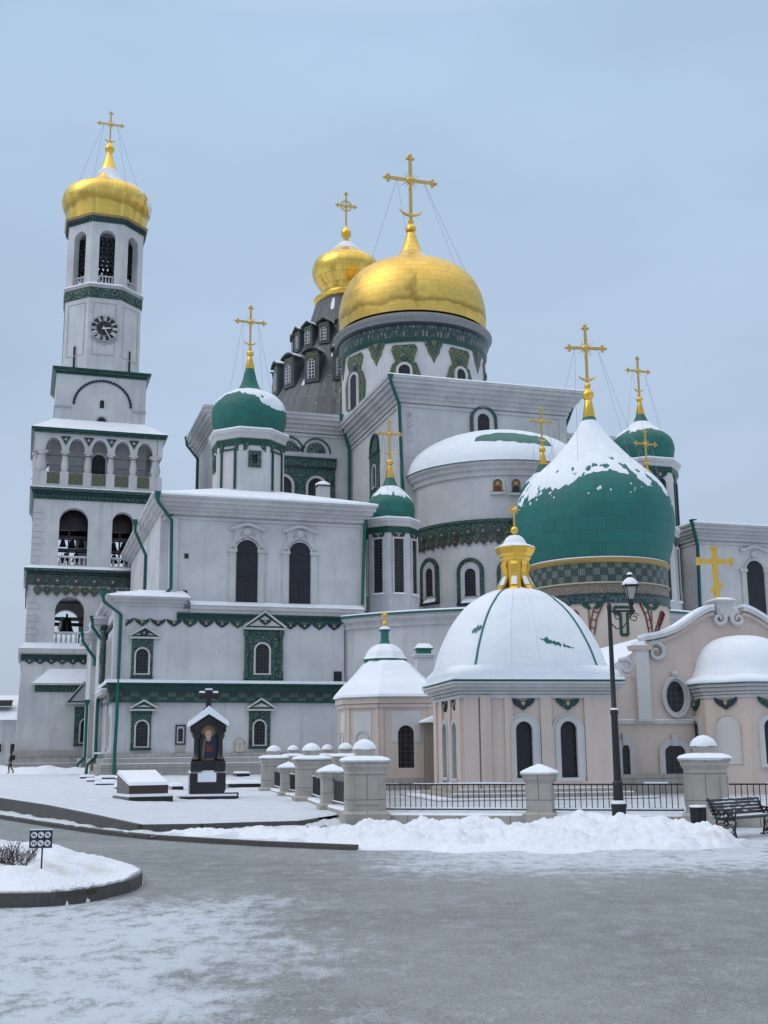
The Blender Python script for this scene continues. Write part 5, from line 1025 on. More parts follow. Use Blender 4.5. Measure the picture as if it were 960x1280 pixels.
for g, a, b in ((.1, .62, .48), (.16, .46, .36), (.26, .34, .2), (.4, .2, .08), (.46, .08, 0)): m.box(-g, xr+g, -g, dep+g, zw-a, zw-b, 'trim')
ob('cornice', m, pv)
for i, (c, w) in enumerate(win):
    m = MB('trim'); frame_arch(m, c, w, zsill, ztop, .2, -.13, .05, 'trim'); frame_arch(m, c, w+.42, zsill, ztop+.21, .1, -.08, .03, 'trim', False); m.box(c-w/2-.4, c+w/2+.4, -.16, .02, zsill-.4, zsill-.14, 'pink')
    o = ob('window', m, pv); g = MB('pav_glass'); g.prism(arch(c, w, zsill, ztop), .12, .18); ob('pane', g, o)
    cherub(pv, Matrix(), c+(.02 if i else -.0), PV.z(655, 880), .92, i == 0)
for i, c in enumerate((-.35, 1.35)):
    m = MB('trim'); m.M = P; frame_arch(m, c, .72, zsill, ztop, .16, -.1, .05, 'trim'); o = ob('window', m, pv); g = MB('pav_glass'); g.M = P; g.prism(arch(c, .72, zsill, ztop), .12, .18); ob('pane', g, o)
    cherub(pv, P, c, PV.z(655, 880), .8, i == 0)
m = MB('limestone')
for g, a, b in ((.22, zsill-.56, zsill-.40), (.55, zsill-.74, zsill-.56), (1.3, -1, zsill-.74)): m.box(-g, xr+g, -g, dep+g, a, b)
m.box(-.21, xr+.21, -.21, -.1, zsill-.40, zsill-.37, 'snow'); m.box(-.5, xr+.54, -.52, -.28, zsill-.56, zsill-.52, 'snow'); m.box(-1.28, xr*.4, -1.25, -.7, zsill-.74, zsill-.69, 'snow'); m.box(xr*.55, xr+1.2, -1.28, -.9, zsill-.74, zsill-.7, 'snow'); m.box(-1.28, -.6, -.75, dep, zsill-.74, zsill-.69, 'snow'); ob('plinth', m, pv)
# roof skirt and dome
e = .46; c = hC; ys = c[1]; zp = lambda py: PV.z(648, py, ys); s = PV.mpp(648, 800, ys)
def sq(a, z):
    t = max(0, min(1, (z-zp(838))/(zp(742)-zp(838)))); p = 4.2-2.1*t**.7
    if z < zp(837.5): p = 4.2+40*max(0, (zp(838)-z)/(zp(838)-ze))
    ky = KY+(1-KY)*max(0, min(1, (z-zp(755))/(zp(740)-zp(755))))
    return (abs(cos(a))**p+abs(sin(a)/ky)**p)**(-1/p)
hp = [(r*s*.865, zp(y)) for r, y in ((117, 838), (115, 829), (111, 815), (105, 801), (96.5, 785), (85, 769.5), (71, 757), (54, 747.5), (38, 741), (22, 737))]
m = MB('green_roof'); m.box(-e, xr+e, -e, dep+e, ze-.02, ze+.03, 'green_roof'); ob('eaves', m, pv)
m = MB('snow'); m.hexa([(-e+.01, -e+.01, ze+.03), (xr+e-.01, -e+.01, ze+.03), (xr+e-.01, dep+e-.01, ze+.03), (-e+.01, dep+e-.01, ze+.03)], [(-e+.03, -e+.03, ze+.14), (xr+e-.03, -e+.03, ze+.14), (xr+e-.03, dep+e-.03, ze+.14), (-e+.03, dep+e-.03, ze+.14)])
hs_ = xr/2+e-.05; r0_ = 117*s*.865; m.lathe([(hs_*.985, ze+.13), (hs_*.9+r0_*.1, ze+.13+(zp(838)-ze)*.25), (hs_*.45+r0_*.55, zp(842.5)), (r0_+.02, zp(836.5))], 96, c, rad=sq); ob('roof_snow', m, pv)
hps = smooth_prof(hp, 4); m = MB('snow'); m.lathe(hps, 72, c, rad=sq); dome = ob('dome', m, pv)
m = MB('green_roof')
def dp_(a, i, off): r, z = hps[i]; k = sq(a, z); return (c[0]+(r*k+off)*cos(a), c[1]+(r*k+off)*sin(a), z+off*.5)
for a in [radians(45+90*k) for k in range(4)]:
    m.tube([dp_(a, i, .0) for i in range(0, len(hps), 2)], .045, 6, 'green_roof')
ob('rib', m, dome)
m = MB('snow')
for a in [radians(90*k) for k in range(4)]+[radians(-67), radians(-113)]: m.tube([dp_(a, i, -.01) for i in range(0, len(hps), 2)], .045, 6)
ob('rib', m, dome)
def patch(parent, pts, mat, name, sd=1):
    """bare patch lying on the pavilion dome: pts = (angle, height fraction) outline centre strip"""
    m = MB(mat); rows = []
    for (a, f, hw) in pts:
        row = []
        for q in (-1, -.5, 0, .5, 1):
            ff = f+q*hw; ii = ff*(len(hps)-1); i = max(0, min(len(hps)-2, int(ii))); t = ii-i; r = hps[i][0]+(hps[i+1][0]-hps[i][0])*t; z = hps[i][1]+(hps[i+1][1]-hps[i][1])*t
            k = sq(radians(a), z); row.append((c[0]+(r*k+.012)*cos(radians(a)), c[1]+(r*k+.012)*sin(radians(a)), z+.012))
        rows.append(row)
    m.grid(rows, False, mat); return ob(name, m, parent)
patch(dome, [(-86+1.2*i, .30-.004*i+.012*noise.noise((i*.9, 0, 1)), (.035 if 3 < i < 7 else .008+.005*(i % 3))*max(.2, sin(pi*(i+.5)/24))*1.3) for i in range(24)], 'green_roof', 'bare_patch')
patch(dome, [(-143+1.2*i, .37+.02*i*.3, .028*max(.1, sin(pi*(i+.5)/7))*(1.4 if i % 2 else .6)) for i in range(7)], 'green_roof', 'bare_patch')
# gold lantern
m = MB('gold_leaf'); lc = c; zL = lambda py: PV.z(643, py, ys); ls = PV.mpp(643, 700, ys)
m.octo([(15*ls, zL(742)), (14.5*ls, zL(726)), (15.5*ls, zL(712)), (15.5*ls, zL(702))], lc); m.octo([(15.6*ls, zL(702)), (18*ls, zL(699)), (18*ls, zL(696)), (20*ls, zL(694)), (23.5*ls, zL(687.5)), (23.5*ls, zL(685.5))], lc)
lan = ob('lantern', m, pv)
for k in range(8):
    a = radians(-90+22.5+45*k); m = MB('gold_leaf'); m.M = T((lc[0], lc[1], 0)) @ RZ(degrees_(a)+90)
    pth = [(16.5, 703), (18.5, 707), (17.5, 711.5), (16.2, 717), (16.8, 723), (19, 729), (22.5, 733.5), (26, 736.5), (27.5, 739.5), (26, 742.5), (23.5, 742)]
    for (r0, y0), (r1, y1) in zip(pth, pth[1:]):
        d0 = 2.6; m.hexa([(-4*ls, -r0*ls, zL(y0)), (4*ls, -r0*ls, zL(y0)), (4*ls, -(r0-d0)*ls, zL(y0)-.02), (-4*ls, -(r0-d0)*ls, zL(y0)-.02)], [(-4*ls, -r1*ls, zL(y1)), (4*ls, -r1*ls, zL(y1)), (4*ls, -(r1-d0)*ls, zL(y1)-.02), (-4*ls, -(r1-d0)*ls, zL(y1)-.02)])
    b = ob('volute', m, lan)
    m = MB('snow'); m.M = T((lc[0], lc[1], 0)) @ RZ(degrees_(a)+90); m.hexa([(-3.4*ls, -23*ls, zL(733)), (3.4*ls, -23*ls, zL(733)), (3.4*ls, -21*ls, zL(733)), (-3.4*ls, -21*ls, zL(733))], [(-3.0*ls, -17.4*ls, zL(722)), (3.0*ls, -17.4*ls, zL(722)), (3.0*ls, -16*ls, zL(722)), (-3.0*ls, -16*ls, zL(722))]); ob('snow_patch', m, b)
m = MB('snow'); m.octo([(23.6*ls, zL(685.5)), (22.5*ls, zL(684)), (15*ls, zL(680.5))], lc, 'snow'); m.lathe([(15*ls, zL(681)), (13.5*ls, zL(677)), (11*ls, zL(673)), (7*ls, zL(670)), (.02, zL(669))], 20, lc); ob('snow_cap', m, lan)
m = MB('gold_leaf'); m.ball((lc[0], lc[1], zL(663)), 5*ls, 'gold_leaf', 16); m.tube([(lc[0], lc[1], zL(670)), (lc[0], lc[1], zL(637))], [.05, .03], 6)
zc = zL(637.5)
for i in range(12):
    a = 2*pi*i/12; L = (9 if i % 3 == 0 else 6.5)*ls; m.tube([(lc[0], lc[1], zc), (lc[0]+L*cos(a), lc[1], zc+L*sin(a))], [.035, .008], 5)
m.ball((lc[0], lc[1], zc), 2.2*ls, 'gold_leaf', 10); ob('star', m, lan)
# little brick stack behind
m = MB('plaster'); S0 = Frame((*at(530, 880, 67).xy, 0), 8); st = thing('chimney', 'square white stack with small green snow-capped roof between chapel and pavilion domes', 'chimney', S0.M)
z = S0.z(530, 822); m.box(-.45, .5, -.45, .45, -.3, z); ob('stack', m, st); m = MB('green_roof'); m.box(-.56, .6, -.56, .56, z, z+.12, 'trim'); m.box(-.36, .4, -.36, .36, z+.12, z+.45); m.box(-.46, .5, -.46, .46, z+.45, z+.52); ob('hood', m, st); m = MB('snow'); m.hexa([(-.48, -.48, z+.52), (.52, -.48, z+.52), (.52, .48, z+.52), (-.48, .48, z+.52)], [(-.3, -.1, z+.8), (.34, -.1, z+.8), (.34, .1, z+.8), (-.3, .1, z+.8)]); m.box(-.6, .64, -.6, .6, z+.125, z+.17); ob('snow_cap', m, st)
# ================================================================ small octagonal chapel with the tent roof
c0 = at(482, 920, 60.5); CH = Frame((c0.x, 60.5, 0), 0); ch = thing('chapel', 'small pink octagonal chapel with snowy tent roof and tiny green cupola', 'chapel', CH.M)
fp = [(at(p, 920, d).x-c0.x, d-60.5) for p, d in ((424, 60.2), (433, 58.6), (474, 57.6), (541, 57.9), (549, 60), (538, 62.8), (500, 64), (440, 63))]
zt = CH.z(480, 871, -3); zb = -.6
m = MB('pink')
for i in range(8):
    a, b = fp[i], fp[(i+1) % 8]; L = hypot(b[0]-a[0], b[1]-a[1]); an = degrees_(atan2(b[1]-a[1], b[0]-a[0])); P = T((a[0], a[1], 0)) @ RZ(an); m.M = P
    ops = [(L*.5, .78, CH.z(498, 960, -2.6), CH.z(498, 907, -2.6))] if i == 2 else []
    wall(m, 0, L, zb, zt, 0, .35, ops)
    m.box(-.02, L+.02, -.12, .0, zt-.5, zt-.32); m.box(-.06, L+.06, -.2, .0, zt-.3, zt)
    m.box(-.03, L+.03, -.1, 0, zb, .55, 'limestone'); m.box(-.0, .22, -.05, 0, .55, zt-.5); m.box(L-.22, L, -.05, 0, .55, zt-.5)
ob('wall', m, ch)
for i in range(8):
    a, b = fp[i], fp[(i+1) % 8]; L = hypot(b[0]-a[0], b[1]-a[1]); an = degrees_(atan2(b[1]-a[1], b[0]-a[0])); P = T((a[0], a[1], 0)) @ RZ(an)
    zt2, zb2 = CH.z(498, 889, -2.6), CH.z(498, 962, -2.6)
    m = MB('niche_white'); m.M = P; hw = L*.27
    if i == 2:
        w_ = .78; z0, z1 = CH.z(498, 960, -2.6), CH.z(498, 907, -2.6); m.prism([(L/2-hw, z0-.3), (L/2-hw, zt2), (L/2+hw, zt2), (L/2+hw, z0-.3)][::-1][:0] or [(L/2-hw, zt2), (L/2-hw, z1-.8)]+[(L/2-.41, z1-.8)]+arch(L/2, .82, z0, z1+.02)[1:-1]+[(L/2+.41, z1-.8), (L/2+hw, z1-.8), (L/2+hw, zt2)], -.03, .01)
        o = ob('window', m, ch); g = MB('lattice'); g.M = P; g.prism(arch(L/2, .78, z0, z1), .12, .18); ob('pane', g, o)
    else:
        m.box(L/2-hw, L/2+hw, -.025, .01, .9, zt2); m.ring(arch(L/2, hw*1.5, 1.0, zt2-.9), arch(L/2, hw*1.3, 1.0, zt2-1.0), -.07, .0, 'trim', closed=False); ob('niche', m, ch)
def loft(m, rows, mat):
    n = 8; R = []
    for sc_, z in rows: R.append([(x*sc_, y*sc_, z) for x, y in fp])
    m.grid(R, True, mat, None, False)
cz = lambda py: CH.z(481, py, 0)
m = MB('snow'); loft(m, [(1.12, zt), (1.13, zt+.02), (1.12, zt+.14), (.93, cz(858)), (.78, cz(850)), (.62, cz(840)), (.5, cz(831.5)), (.4, cz(827))], 'snow'); m.M = Matrix(); ob('roof', m, ch)
s = CH.mpp(481, 800, 0); m = MB('green_roof'); m.octo([(25*s, cz(831)), (25*s, cz(827)), (27*s, cz(826)), (27*s, cz(824.5))]); o = ob('drum', m, ch)
m = MB('snow'); m.octo([(27*s, cz(824.5)), (25*s, cz(822)), (22*s, cz(815.5)), (16*s, cz(809)), (9*s, cz(805.5))], mat='snow'); ob('roof', m, ch)
m = MB('green_roof'); m.octo([(8*s, cz(806)), (6*s, cz(803)), (5*s, cz(799)), (5*s, cz(790)), (7*s, cz(788.5)), (7*s, cz(787))]); o = ob('cupola', m, ch); m = MB('snow'); m.octo([(7.2*s, cz(787)), (5*s, cz(784)), (1*s, cz(782.5))], mat='snow'); ob('snow_cap', m, o)
m = MB('gold_leaf'); m.ball((0, 0, cz(779.5)), 3.2*s, 'gold_leaf', 12); m.tube([(0, 0, cz(783)), (0, 0, cz(768))], .035, 6)
for i in range(10): a = 2*pi*i/10; m.tube([(0, 0, cz(769)), (4.5*s*cos(a), 0, cz(769)+4.5*s*sin(a))], [.04, .01], 4)
m.ball((0, 0, cz(769)), .09, 'gold_leaf', 8); ob('star', m, o)
# lean-to porch between chapel and pavilion
pj = Frame((*at(541, 920, 56.5).xy, 0), 4); lp = thing('porch', 'narrow pink doorway porch with snowy lean-to roof beside the chapel', 'porch', pj.M); zz = pj.z(535, 903); m = MB('tan_boards'); m.box(-.3, 1.2, 0, 2.5, -.6, zz); ob('wall', m, lp); m = MB('snow'); m.hexa([(-.55, -.3, zz), (1.2, -.3, zz), (1.2, 2.5, zz), (-.55, 2.5, zz)], [(-.5, -.25, zz+.12), (1.2, -.25, zz+.75), (1.2, 2.5, zz+.75), (-.5, 2.5, zz+.12)]); ob('roof_snow', m, lp)
# ================================================================ pink gabled church with the scrolls
q_ = at(840, 900, 50); GB = Frame((q_.x, 50, 0), 9); gb = thing('gabled_church', 'pink baroque church front with curling scroll gable, plain yellow cross, oval window and snowy apse', 'church', GB.M)
def gp_(px, py, y=0): return GB.hit(px, py, y)
zr = gp_(766, 1000)[1]
half_l = [(796, 846), (796, 812), (805, 801), (815, 799.5), (830, 796), (843, 791), (852, 785.5), (860, 780), (868, 774), (877, 768.5), (884, 765), (890, 764), (896, 766.5), (903, 771)]
L_ = [gp_(*p) for p in half_l]; xm = gp_(908.5, 772)[0]; R_l = [(2*xm-x, z) for x, z in L_][::-1]
xw = gp_(766, 900)[0]
out = [(xw, -1), (xw, gp_(768, 846)[1]), (L_[0][0], gp_(790, 846)[1])]+L_[1:]+R_l[:-1]+[(R_l[-1][0], L_[0][1]), (2*xm-xw, L_[0][1]), (2*xm-xw, -1)]
m = MB('pink'); m.prism(out, 0, .6); ob('wall', m, gb)
def ribbon(m, pts, t0, a, b, mat):
    n = len(pts)
    def nrm(i):
        p, q = pts[max(i-1, 0)], pts[min(i+1, n-1)]; dx, dz = q[0]-p[0], q[1]-p[1]; l = hypot(dx, dz) or 1; return -dz/l, dx/l
    for i in range(n-1):
        n0, n1 = nrm(i), nrm(i+1); p, q = pts[i], pts[i+1]
        m.hexa([(p[0], a, p[1]), (q[0], a, q[1]), (q[0], b, q[1]), (p[0], b, p[1])], [(p[0]+n0[0]*t0, a, p[1]+n0[1]*t0), (q[0]+n1[0]*t0, a, q[1]+n1[1]*t0), (q[0]+n1[0]*t0, b, q[1]+n1[1]*t0), (p[0]+n0[0]*t0, b, p[1]+n0[1]*t0)], mat)
def spiral(cx, cz, r, turns, start, n=26, cw=1): return [(cx+r*(1-.82*i/n)*cos(start+cw*turns*2*pi*i/n), cz+r*(1-.82*i/n)*sin(start+cw*turns*2*pi*i/n)) for i in range(n+1)]
s = GB.mpp(900, 780)
for sg in (1, -1):
    m = MB('trim'); ms = MB('snow')
    top = L_[2:12] if sg == 1 else [(2*xm-x, z) for x, z in L_[2:12]]
    top = top if sg == 1 else top[::-1]
    ribbon(m, [(x, z-.0) for x, z in top], .16, -.32, .7, 'trim'); ribbon(m, [(x, z-.2) for x, z in top], .14, -.18, -.0, 'pink')
    ribbon(ms, [(x, z+.165) for x, z in top], .13, -.3, .68, 'snow')
    c_ = gp_(897, 774); cx_ = c_[0] if sg == 1 else 2*xm-c_[0]
    sp = spiral(cx_, c_[1], 9.5*s, 1.35, pi/2, cw=-sg)
    for y0, r0, r1 in ((-.28, .12, .05),): m.tube([(x, y0+.1, z) for x, z in sp], [r0+(r1-r0)*i/26 for i in range(27)], 8, 'trim')
    c2_ = gp_(819, 814); cx2 = c2_[0] if sg == 1 else 2*xm-c2_[0]; sp = spiral(cx2, c2_[1]-.05, 13*s, 1.3, pi*.75 if sg == 1 else pi*.25, cw=-sg); m.tube([(x, -.12, z) for x, z in sp], [.13-.08*i/26 for i in range(27)], 8, 'trim')
    c3 = gp_(781, 834); cx3 = c3[0] if sg == 1 else 2*xm-c3[0]; sp = spiral(cx3, c3[1], 10*s, 1.2, pi*.75 if sg == 1 else pi*.25, cw=-sg); m.tube([(x, -.1, z) for x, z in sp], [.12-.07*i/26 for i in range(27)], 8, 'trim')
    ob('scroll', m, gb); ob('gable_snow', ms, gb)
for sg in (1, -1):
    m = MB('niche_white')
    a, b = gp_(795, 860)[0], gp_(811.5, 860)[0]; a, b = (a, b) if sg == 1 else (2*xm-b, 2*xm-a); z0, z1 = gp_(803, 899)[1], gp_(803, 813)[1]
    m.box(a, b, -.16, .01, z0, z1); m.box(a-.12, b+.12, -.2, .3, z0-.1, z0, 'trim')
    m.frus(a-.12, b+.12, -.22, .35, z1, z1+.2, .06, 'pink'); m.frus(a-.1, b+.1, -.2, .33, z1+.2, z1+.38, -.08, 'snow'); ob('pilaster', m, gb)
m = MB('trim'); z0 = gp_(803, 900)[1]; m.box(xw-.02, 2*xm-xw, -.1, .02, z0-.16, z0); m.frus(xw-.02, 2*xm-xw, -.1, .01, z0, z0+.03, -.01, 'snow'); ob('string_course', m, gb)
m = MB('limestone'); m.box(xw-.15, 2*xm-xw, -.15, .02, -1, .8); ob('plinth', m, gb)
cx, cz_ = gp_(843.5, 871); rx, rz_ = 11.5*s, 19*s; ell = lambda k: [(cx+rx*k*cos(2*pi*i/28), cz_+(rz_+rx*(k-1))*sin(2*pi*i/28)) for i in range(28)]
m = MB('trim'); m.ring(ell(1.55), ell(1.22), -.2, .02); m.ring(ell(1.2), ell(1.0), -.1, .02); m.ball((cx, -.15, cz_+rz_+.3), .16, 'trim', 8); o = ob('window', m, gb); g = MB('lattice'); g.prism(ell(1.0), -.02, .03); ob('pane', g, o)
for a, b, t in ((830.5, 856, 931), (777, 786.5, 930)):
    xa, xb = gp_(a, 950)[0], gp_(b, 950)[0]; z1 = gp_(a, t)[1]; c_ = (xa+xb)/2; w_ = xb-xa; m = MB('trim'); m.ring(arch(c_, w_+.5, .8, z1+.25, 12, .55), arch(c_, w_, .8, z1, 12, .3), -.14, .02, closed=False); m.box(c_-.14, c_+.14, -.22, .02, z1-.05, z1+.42); o = ob('window', m, gb); g = MB('lattice'); g.prism(arch(c_, w_, .8, z1, 12, .3), -.02, .03); ob('pane', g, o)
# nave and its roof behind the gable
xn = L_[1][0]; m = MB('pink'); m.box(xw, 2*xm-xw, .6, 13, -1, L_[0][1]-.1); ob('nave_wall', m, gb)
prof_ = [(xw-.3, L_[0][1]-.1), (xw+.3, L_[0][1]+.55), (L_[3][0], L_[3][1]-.15), (L_[6][0], L_[6][1]-.3), (L_[9][0], L_[9][1]-.3), (xm, L_[11][1]-.3)]; prof_ += [(2*xm-x, z) for x, z in prof_[-2::-1]]
m = MB('snow'); m.prism(prof_, .62, 14, smooth=False); ob('roof', m, gb)
m = MB('green_roof'); m.box(xw-.36, xw-.0, .6, 13, L_[0][1]-.2, L_[0][1]-.1); ob('gutter', m, gb)
# cross pedestal and cross
x, z = gp_(904, 768); za, zb, zc = gp_(900, 764)[1], gp_(900, 755)[1], gp_(900, 747)[1]; m = MB('trim'); m.box(x-.36, x+.36, -.2, .6, za-.25, zb); m.frus(x-.36, x+.36, -.2, .6, zb, zb+.12, .17); m.frus(x-.53, x+.53, -.36, .76, zb+.12, zb+.17, -.02); m.frus(x-.5, x+.5, -.34, .74, zb+.17, zc, -.26, 'snow'); o = ob('pedestal', m, gb)
m = MB('yellow_paint'); c_ = x-.14; z0 = zc-.05; z1 = gp_(896, 683)[1]; zh = gp_(896, 701)[1]; t = .11; hw = 22.5*s; m.box(c_-t, c_+t, .12, .26, z0, z1)
m.frus(c_-t-.02, c_+t+.02, .11, .27, z1-.12, z1, .07); m.box(c_-hw, c_+hw, .13, .25, zh-t, zh+t)
for sg in (-1, 1): m.box(c_+sg*hw-.06, c_+sg*hw+.06, .11, .27, zh-t-.06, zh+t+.06)
zl = gp_(896, 735)[1]; m.hexa([(c_-.28, .115, zl-.22), (c_+.28, .115, zl+.06), (c_+.28, .265, zl+.06), (c_-.28, .265, zl-.22)], [(c_-.28, .115, zl), (c_+.28, .115, zl+.28), (c_+.28, .265, zl+.28), (c_-.28, .265, zl)]); ob('cross', m, o)
# apse in front of the gable
ax = gp_(929, 900)[0]; aw_ = ax-gp_(864, 900)[0]; ac = (ax, -.2); ze = GB.z(925, 853, -2.2); ar_ = aw_*.93
m = MB('pink'); nn = 8; m.octo([(ar_, -1), (ar_, ze)], ac, 'pink'); ob('apse_wall', m, gb)
m = MB('pink')
for g, a, b in ((.05, .6, .48), (.1, .46, .34), (.18, .32, .18), (.28, .16, 0)): m.octo([(ar_+g, ze-a), (ar_+g, ze-b)], ac, 'trim')
ob('apse_cornice', m, gb)
m = MB('snow'); ez = lambda py: GB.z(928, py, -.2); m.octo([(ar_+.36, ze), (ar_+.38, ze+.05), (ar_+.34, ze+.16), (ar_*.98, ze+.35)], ac, 'snow')
hp2 = smooth_prof([(ar_*1.02, ze+.3), (ar_*.95, ez(838)), (ar_*.88, ez(824)), (ar_*.76, ez(811)), (ar_*.56, ez(801)), (ar_*.3, ez(796)), (.02, ez(794.5))], 3); m.lathe(hp2, 40, ac); ob('apse_roof', m, gb)
m = MB('green_roof'); m.octo([(ar_+.34, ze-.04), (ar_+.38, ze)], ac, 'green_roof'); ob('gutter', m, gb)
hw = ar_*math.tan(pi/8)
for k, kind in ((-1, 'niche'), (0, 'win'), (-2, 'win'), (1, 'niche')):
    P = face(-90+45*k, ar_, ac); zt2 = GB.z(925, 893 if kind == 'niche' else 899, -2.2); m = MB('niche_white'); m.M = P; w_ = hw*.8
    if kind == 'niche': m.prism(arch(0, w_*1.3, 1.2, zt2), -.03, .01); m.ring(arch(0, w_*1.3+.12, 1.2, zt2+.06), arch(0, w_*1.3, 1.2, zt2), -.07, .01, 'pink', closed=False); ob('niche', m, gb)
    else: frame_arch(m, 0, w_*.9, 1.2, zt2, .2, -.12, .02, 'trim'); o = ob('window', m, gb); g = MB('pav_glass'); g.M = P; g.prism(arch(0, w_*.9, 1.2, zt2), -.03, .01); ob('pane', g, o)
    cherub(gb, P, 0, GB.z(925, 879, -2.2), .92, k == -1)
# ================================================================ ground
def struct(o, kind='structure'): o['kind'] = kind; return o
m = MB('snow_ground'); n = 40
Rg = 2500; m.poly([(-Rg, -60, -.03), (Rg, -60, -.03), (Rg, Rg, -.03), (-Rg, Rg, -.03)]); struct(ob('ground', m))
# icy yard
m = MB('icy_road'); back = [(-420, 1010), (-200, 1012), (0, 1016), (70, 1030), (180, 1041), (300, 1040), (420, 1030), (560, 1026), (760, 1024), (900, 1026), (960, 1026), (1400, 1026)]
pts = [gnd(*p) for p in back]; rows = [[(p.x*1.0, p.y, .004) for p in pts], [(p.x*.9, p.y*.55, .004) for p in pts], [(p.x*1.2, -8, .004) for p in pts]]
m.grid(rows, False, smooth=False); struct(ob('road', m))
# churchyard terrace and its kerb wall
front = [(-500, 988, .5), (-200, 992, .45), (0, 997, .40), (60, 1006, .36), (120, 1018, .28), (178, 1030.5, .18), (250, 1029.5, .16), (310, 1027.5, .14), (372, 1026, .12), (425, 1018, .10)]
fp_ = []
for (a, b, za), (c, d, zb_) in zip(front, front[1:]):
    for i in range(8):
        t = i/8; fp_.append(gnd(a+(c-a)*t, b+(d-b)*t, za+(zb_-za)*t))
fp_.append(gnd(*front[-1]))
m = MB('snow_ground'); rows = []
for j in range(41):
    t = (j/40)**1.4; row = []
    for p in fp_:
        X = p.x*(1-t)+(p.x*2.6 if p.x < 0 else p.x*1.5)*t; Y = p.y*(1-t)+132*t
        z = p.z*(1-t)+.17*t
        z += (.05*noise.noise((X*.5, Y*.35, 1))+.03*noise.noise((X*1.7, Y*1.2, 4)))*min(1, t*8)
        if j == 0: z = p.z
        row.append((X, Y, z+(.04 if j else 0)))
    rows.append(row)
m.grid(rows, False); struct(ob('terrain', m))
m = MB('kerb')
for p, q in zip(fp_[:-6], fp_[1:-5]):
    d = (q-p); d.z = 0; d.normalize(); nrm = Vector((d.y, -d.x, 0))*.14
    m.hexa([(p.x+nrm.x, p.y+nrm.y, -.1), (q.x+nrm.x, q.y+nrm.y, -.1), (q.x-nrm.x, q.y-nrm.y, -.1), (p.x-nrm.x, p.y-nrm.y, -.1)], [(p.x+nrm.x, p.y+nrm.y, p.z), (q.x+nrm.x, q.y+nrm.y, q.z), (q.x-nrm.x, q.y-nrm.y, q.z), (p.x-nrm.x, p.y-nrm.y, p.z)])
struct(ob('kerb', m))
# verge strip with its low kerb
vk = [(-300, 1003), (-100, 1010), (0, 1023), (60, 1033), (130, 1043), (190, 1049.5), (260, 1054), (330, 1058), (400, 1061), (445, 1063)]
vp = []
for (a, b), (c, d) in zip(vk, vk[1:]):
    for i in range(10): t = i/10; vp.append(gnd(a+(c-a)*t, b+(d-b)*t))
vp.append(gnd(*vk[-1]))
m = MB('kerb'); m2 = MB('snow_ground')
for i, (p, q) in enumerate(zip(vp, vp[1:])):
    d = (q-p).normalized(); nr = Vector((d.y, -d.x, 0))*.09; h = .1
    m.hexa([(p.x+nr.x, p.y+nr.y, -.1), (q.x+nr.x, q.y+nr.y, -.1), (q.x-nr.x, q.y-nr.y, -.1), (p.x-nr.x, p.y-nr.y, -.1)], [(p.x+nr.x, p.y+nr.y, h), (q.x+nr.x, q.y+nr.y, h), (q.x-nr.x, q.y-nr.y, h), (p.x-nr.x, p.y-nr.y, h)])
struct(ob('kerb', m))
rows = []
for j in range(9):
    row = []
    for i, p in enumerate(vp):
        f = fp_[min(len(fp_)-1, int(i/(len(vp)-1)*(len(fp_)-1)))]; t = j/8; X = p.x+(f.x-p.x)*t; Y = p.y+(f.y-p.y)*t; left = i < 52
        z = .02+.07*noise.noise((X*1.3, Y*1.3, 6))+.05*noise.noise((X*4, Y*4, 6))
        if j == 0: z = .085+.05*noise.noise((X*3, Y*3, 2)) if left else .05
        if j == 1 and left: z += .08
        row.append((X, Y+(-.16 if (j == 0 and left and noise.noise((X*2, Y*2, 9)) > -.1) else 0), z))
    rows.append(row)
m2.grid(rows, False); struct(ob('verge', m2))
# ploughed bank in front of the fence
def sdf(p, A, Bq):
    d = Bq-A; t = max(0, min(1, (p-A).dot(d)/d.dot(d))); return (p-A-d*t).length, t
rid = [(gnd(478, 1049), .20, 1.6), (gnd(520, 1050), .32, 2.3), (gnd(560, 1050), .32, 2.8), (gnd(620, 1051), .20, 2.9), (gnd(690, 1052), .25, 2.5), (gnd(765, 1050), .42, 2.3), (gnd(812, 1052), .38, 1.9), (gnd(836, 1051), .12, .7)]
low = [(gnd(250, 1042), .05, .8), (gnd(330, 1044), .08, 1.2), (gnd(430, 1045), .12, 1.9)]
m = MB('snow_bank'); nx, ny = 420, 240; x0, x1, y0, y1 = -5.6, 8.6, 17.0, 30.5; rows = []
for j in range(ny):
    row = []
    for i in range(nx):
        X = x0+(x1-x0)*i/(nx-1); Y = y0+(y1-y0)*j/(ny-1); p = Vector((X, Y)); h = -9
        for R in (rid, low):
            for (A, ha, wa), (Bq, hb, wb) in zip(R, R[1:]):
                d, t = sdf(p, A.xy, Bq.xy); H_ = ha+(hb-ha)*t; w = wa+(wb-wa)*t; d *= 1+.25*noise.noise((X*.8, Y*.8, 3)); h = max(h, H_*(1-(d/w)**2) if d < w*1.6 else -.6)
        k = max(0, min(1, h*5+.3))
        lump = .20*noise.noise((X*1.3, Y*1.3, 1))+.18*abs(noise.noise((X*2.6, Y*2.6, 2)))+.07*noise.noise((X*6, Y*6, 5))+.035*noise.noise((X*13, Y*13, 7))+.02*noise.noise((X*28, Y*28, 3))
        row.append((X, Y, max(-.25, h+lump*k*.9)))
    rows.append(row)
m.grid(rows, False); struct(ob('snow_bank', m), 'stuff')
m = MB('snow_ground'); rows = []                        # thin snow lying between the bank and the fence foot
a = [gnd(400, 1020), gnd(450, 1031), gnd(560, 1031), gnd(700, 1031), gnd(868, 1030)]
for t in (0, .5, 1): rows.append([(p.x*(1+.06*t), p.y+2.6*t, .03+.05*noise.noise((p.x, t, 3))) for p in a])
m.grid(rows, False); struct(ob('snow_strip', m))
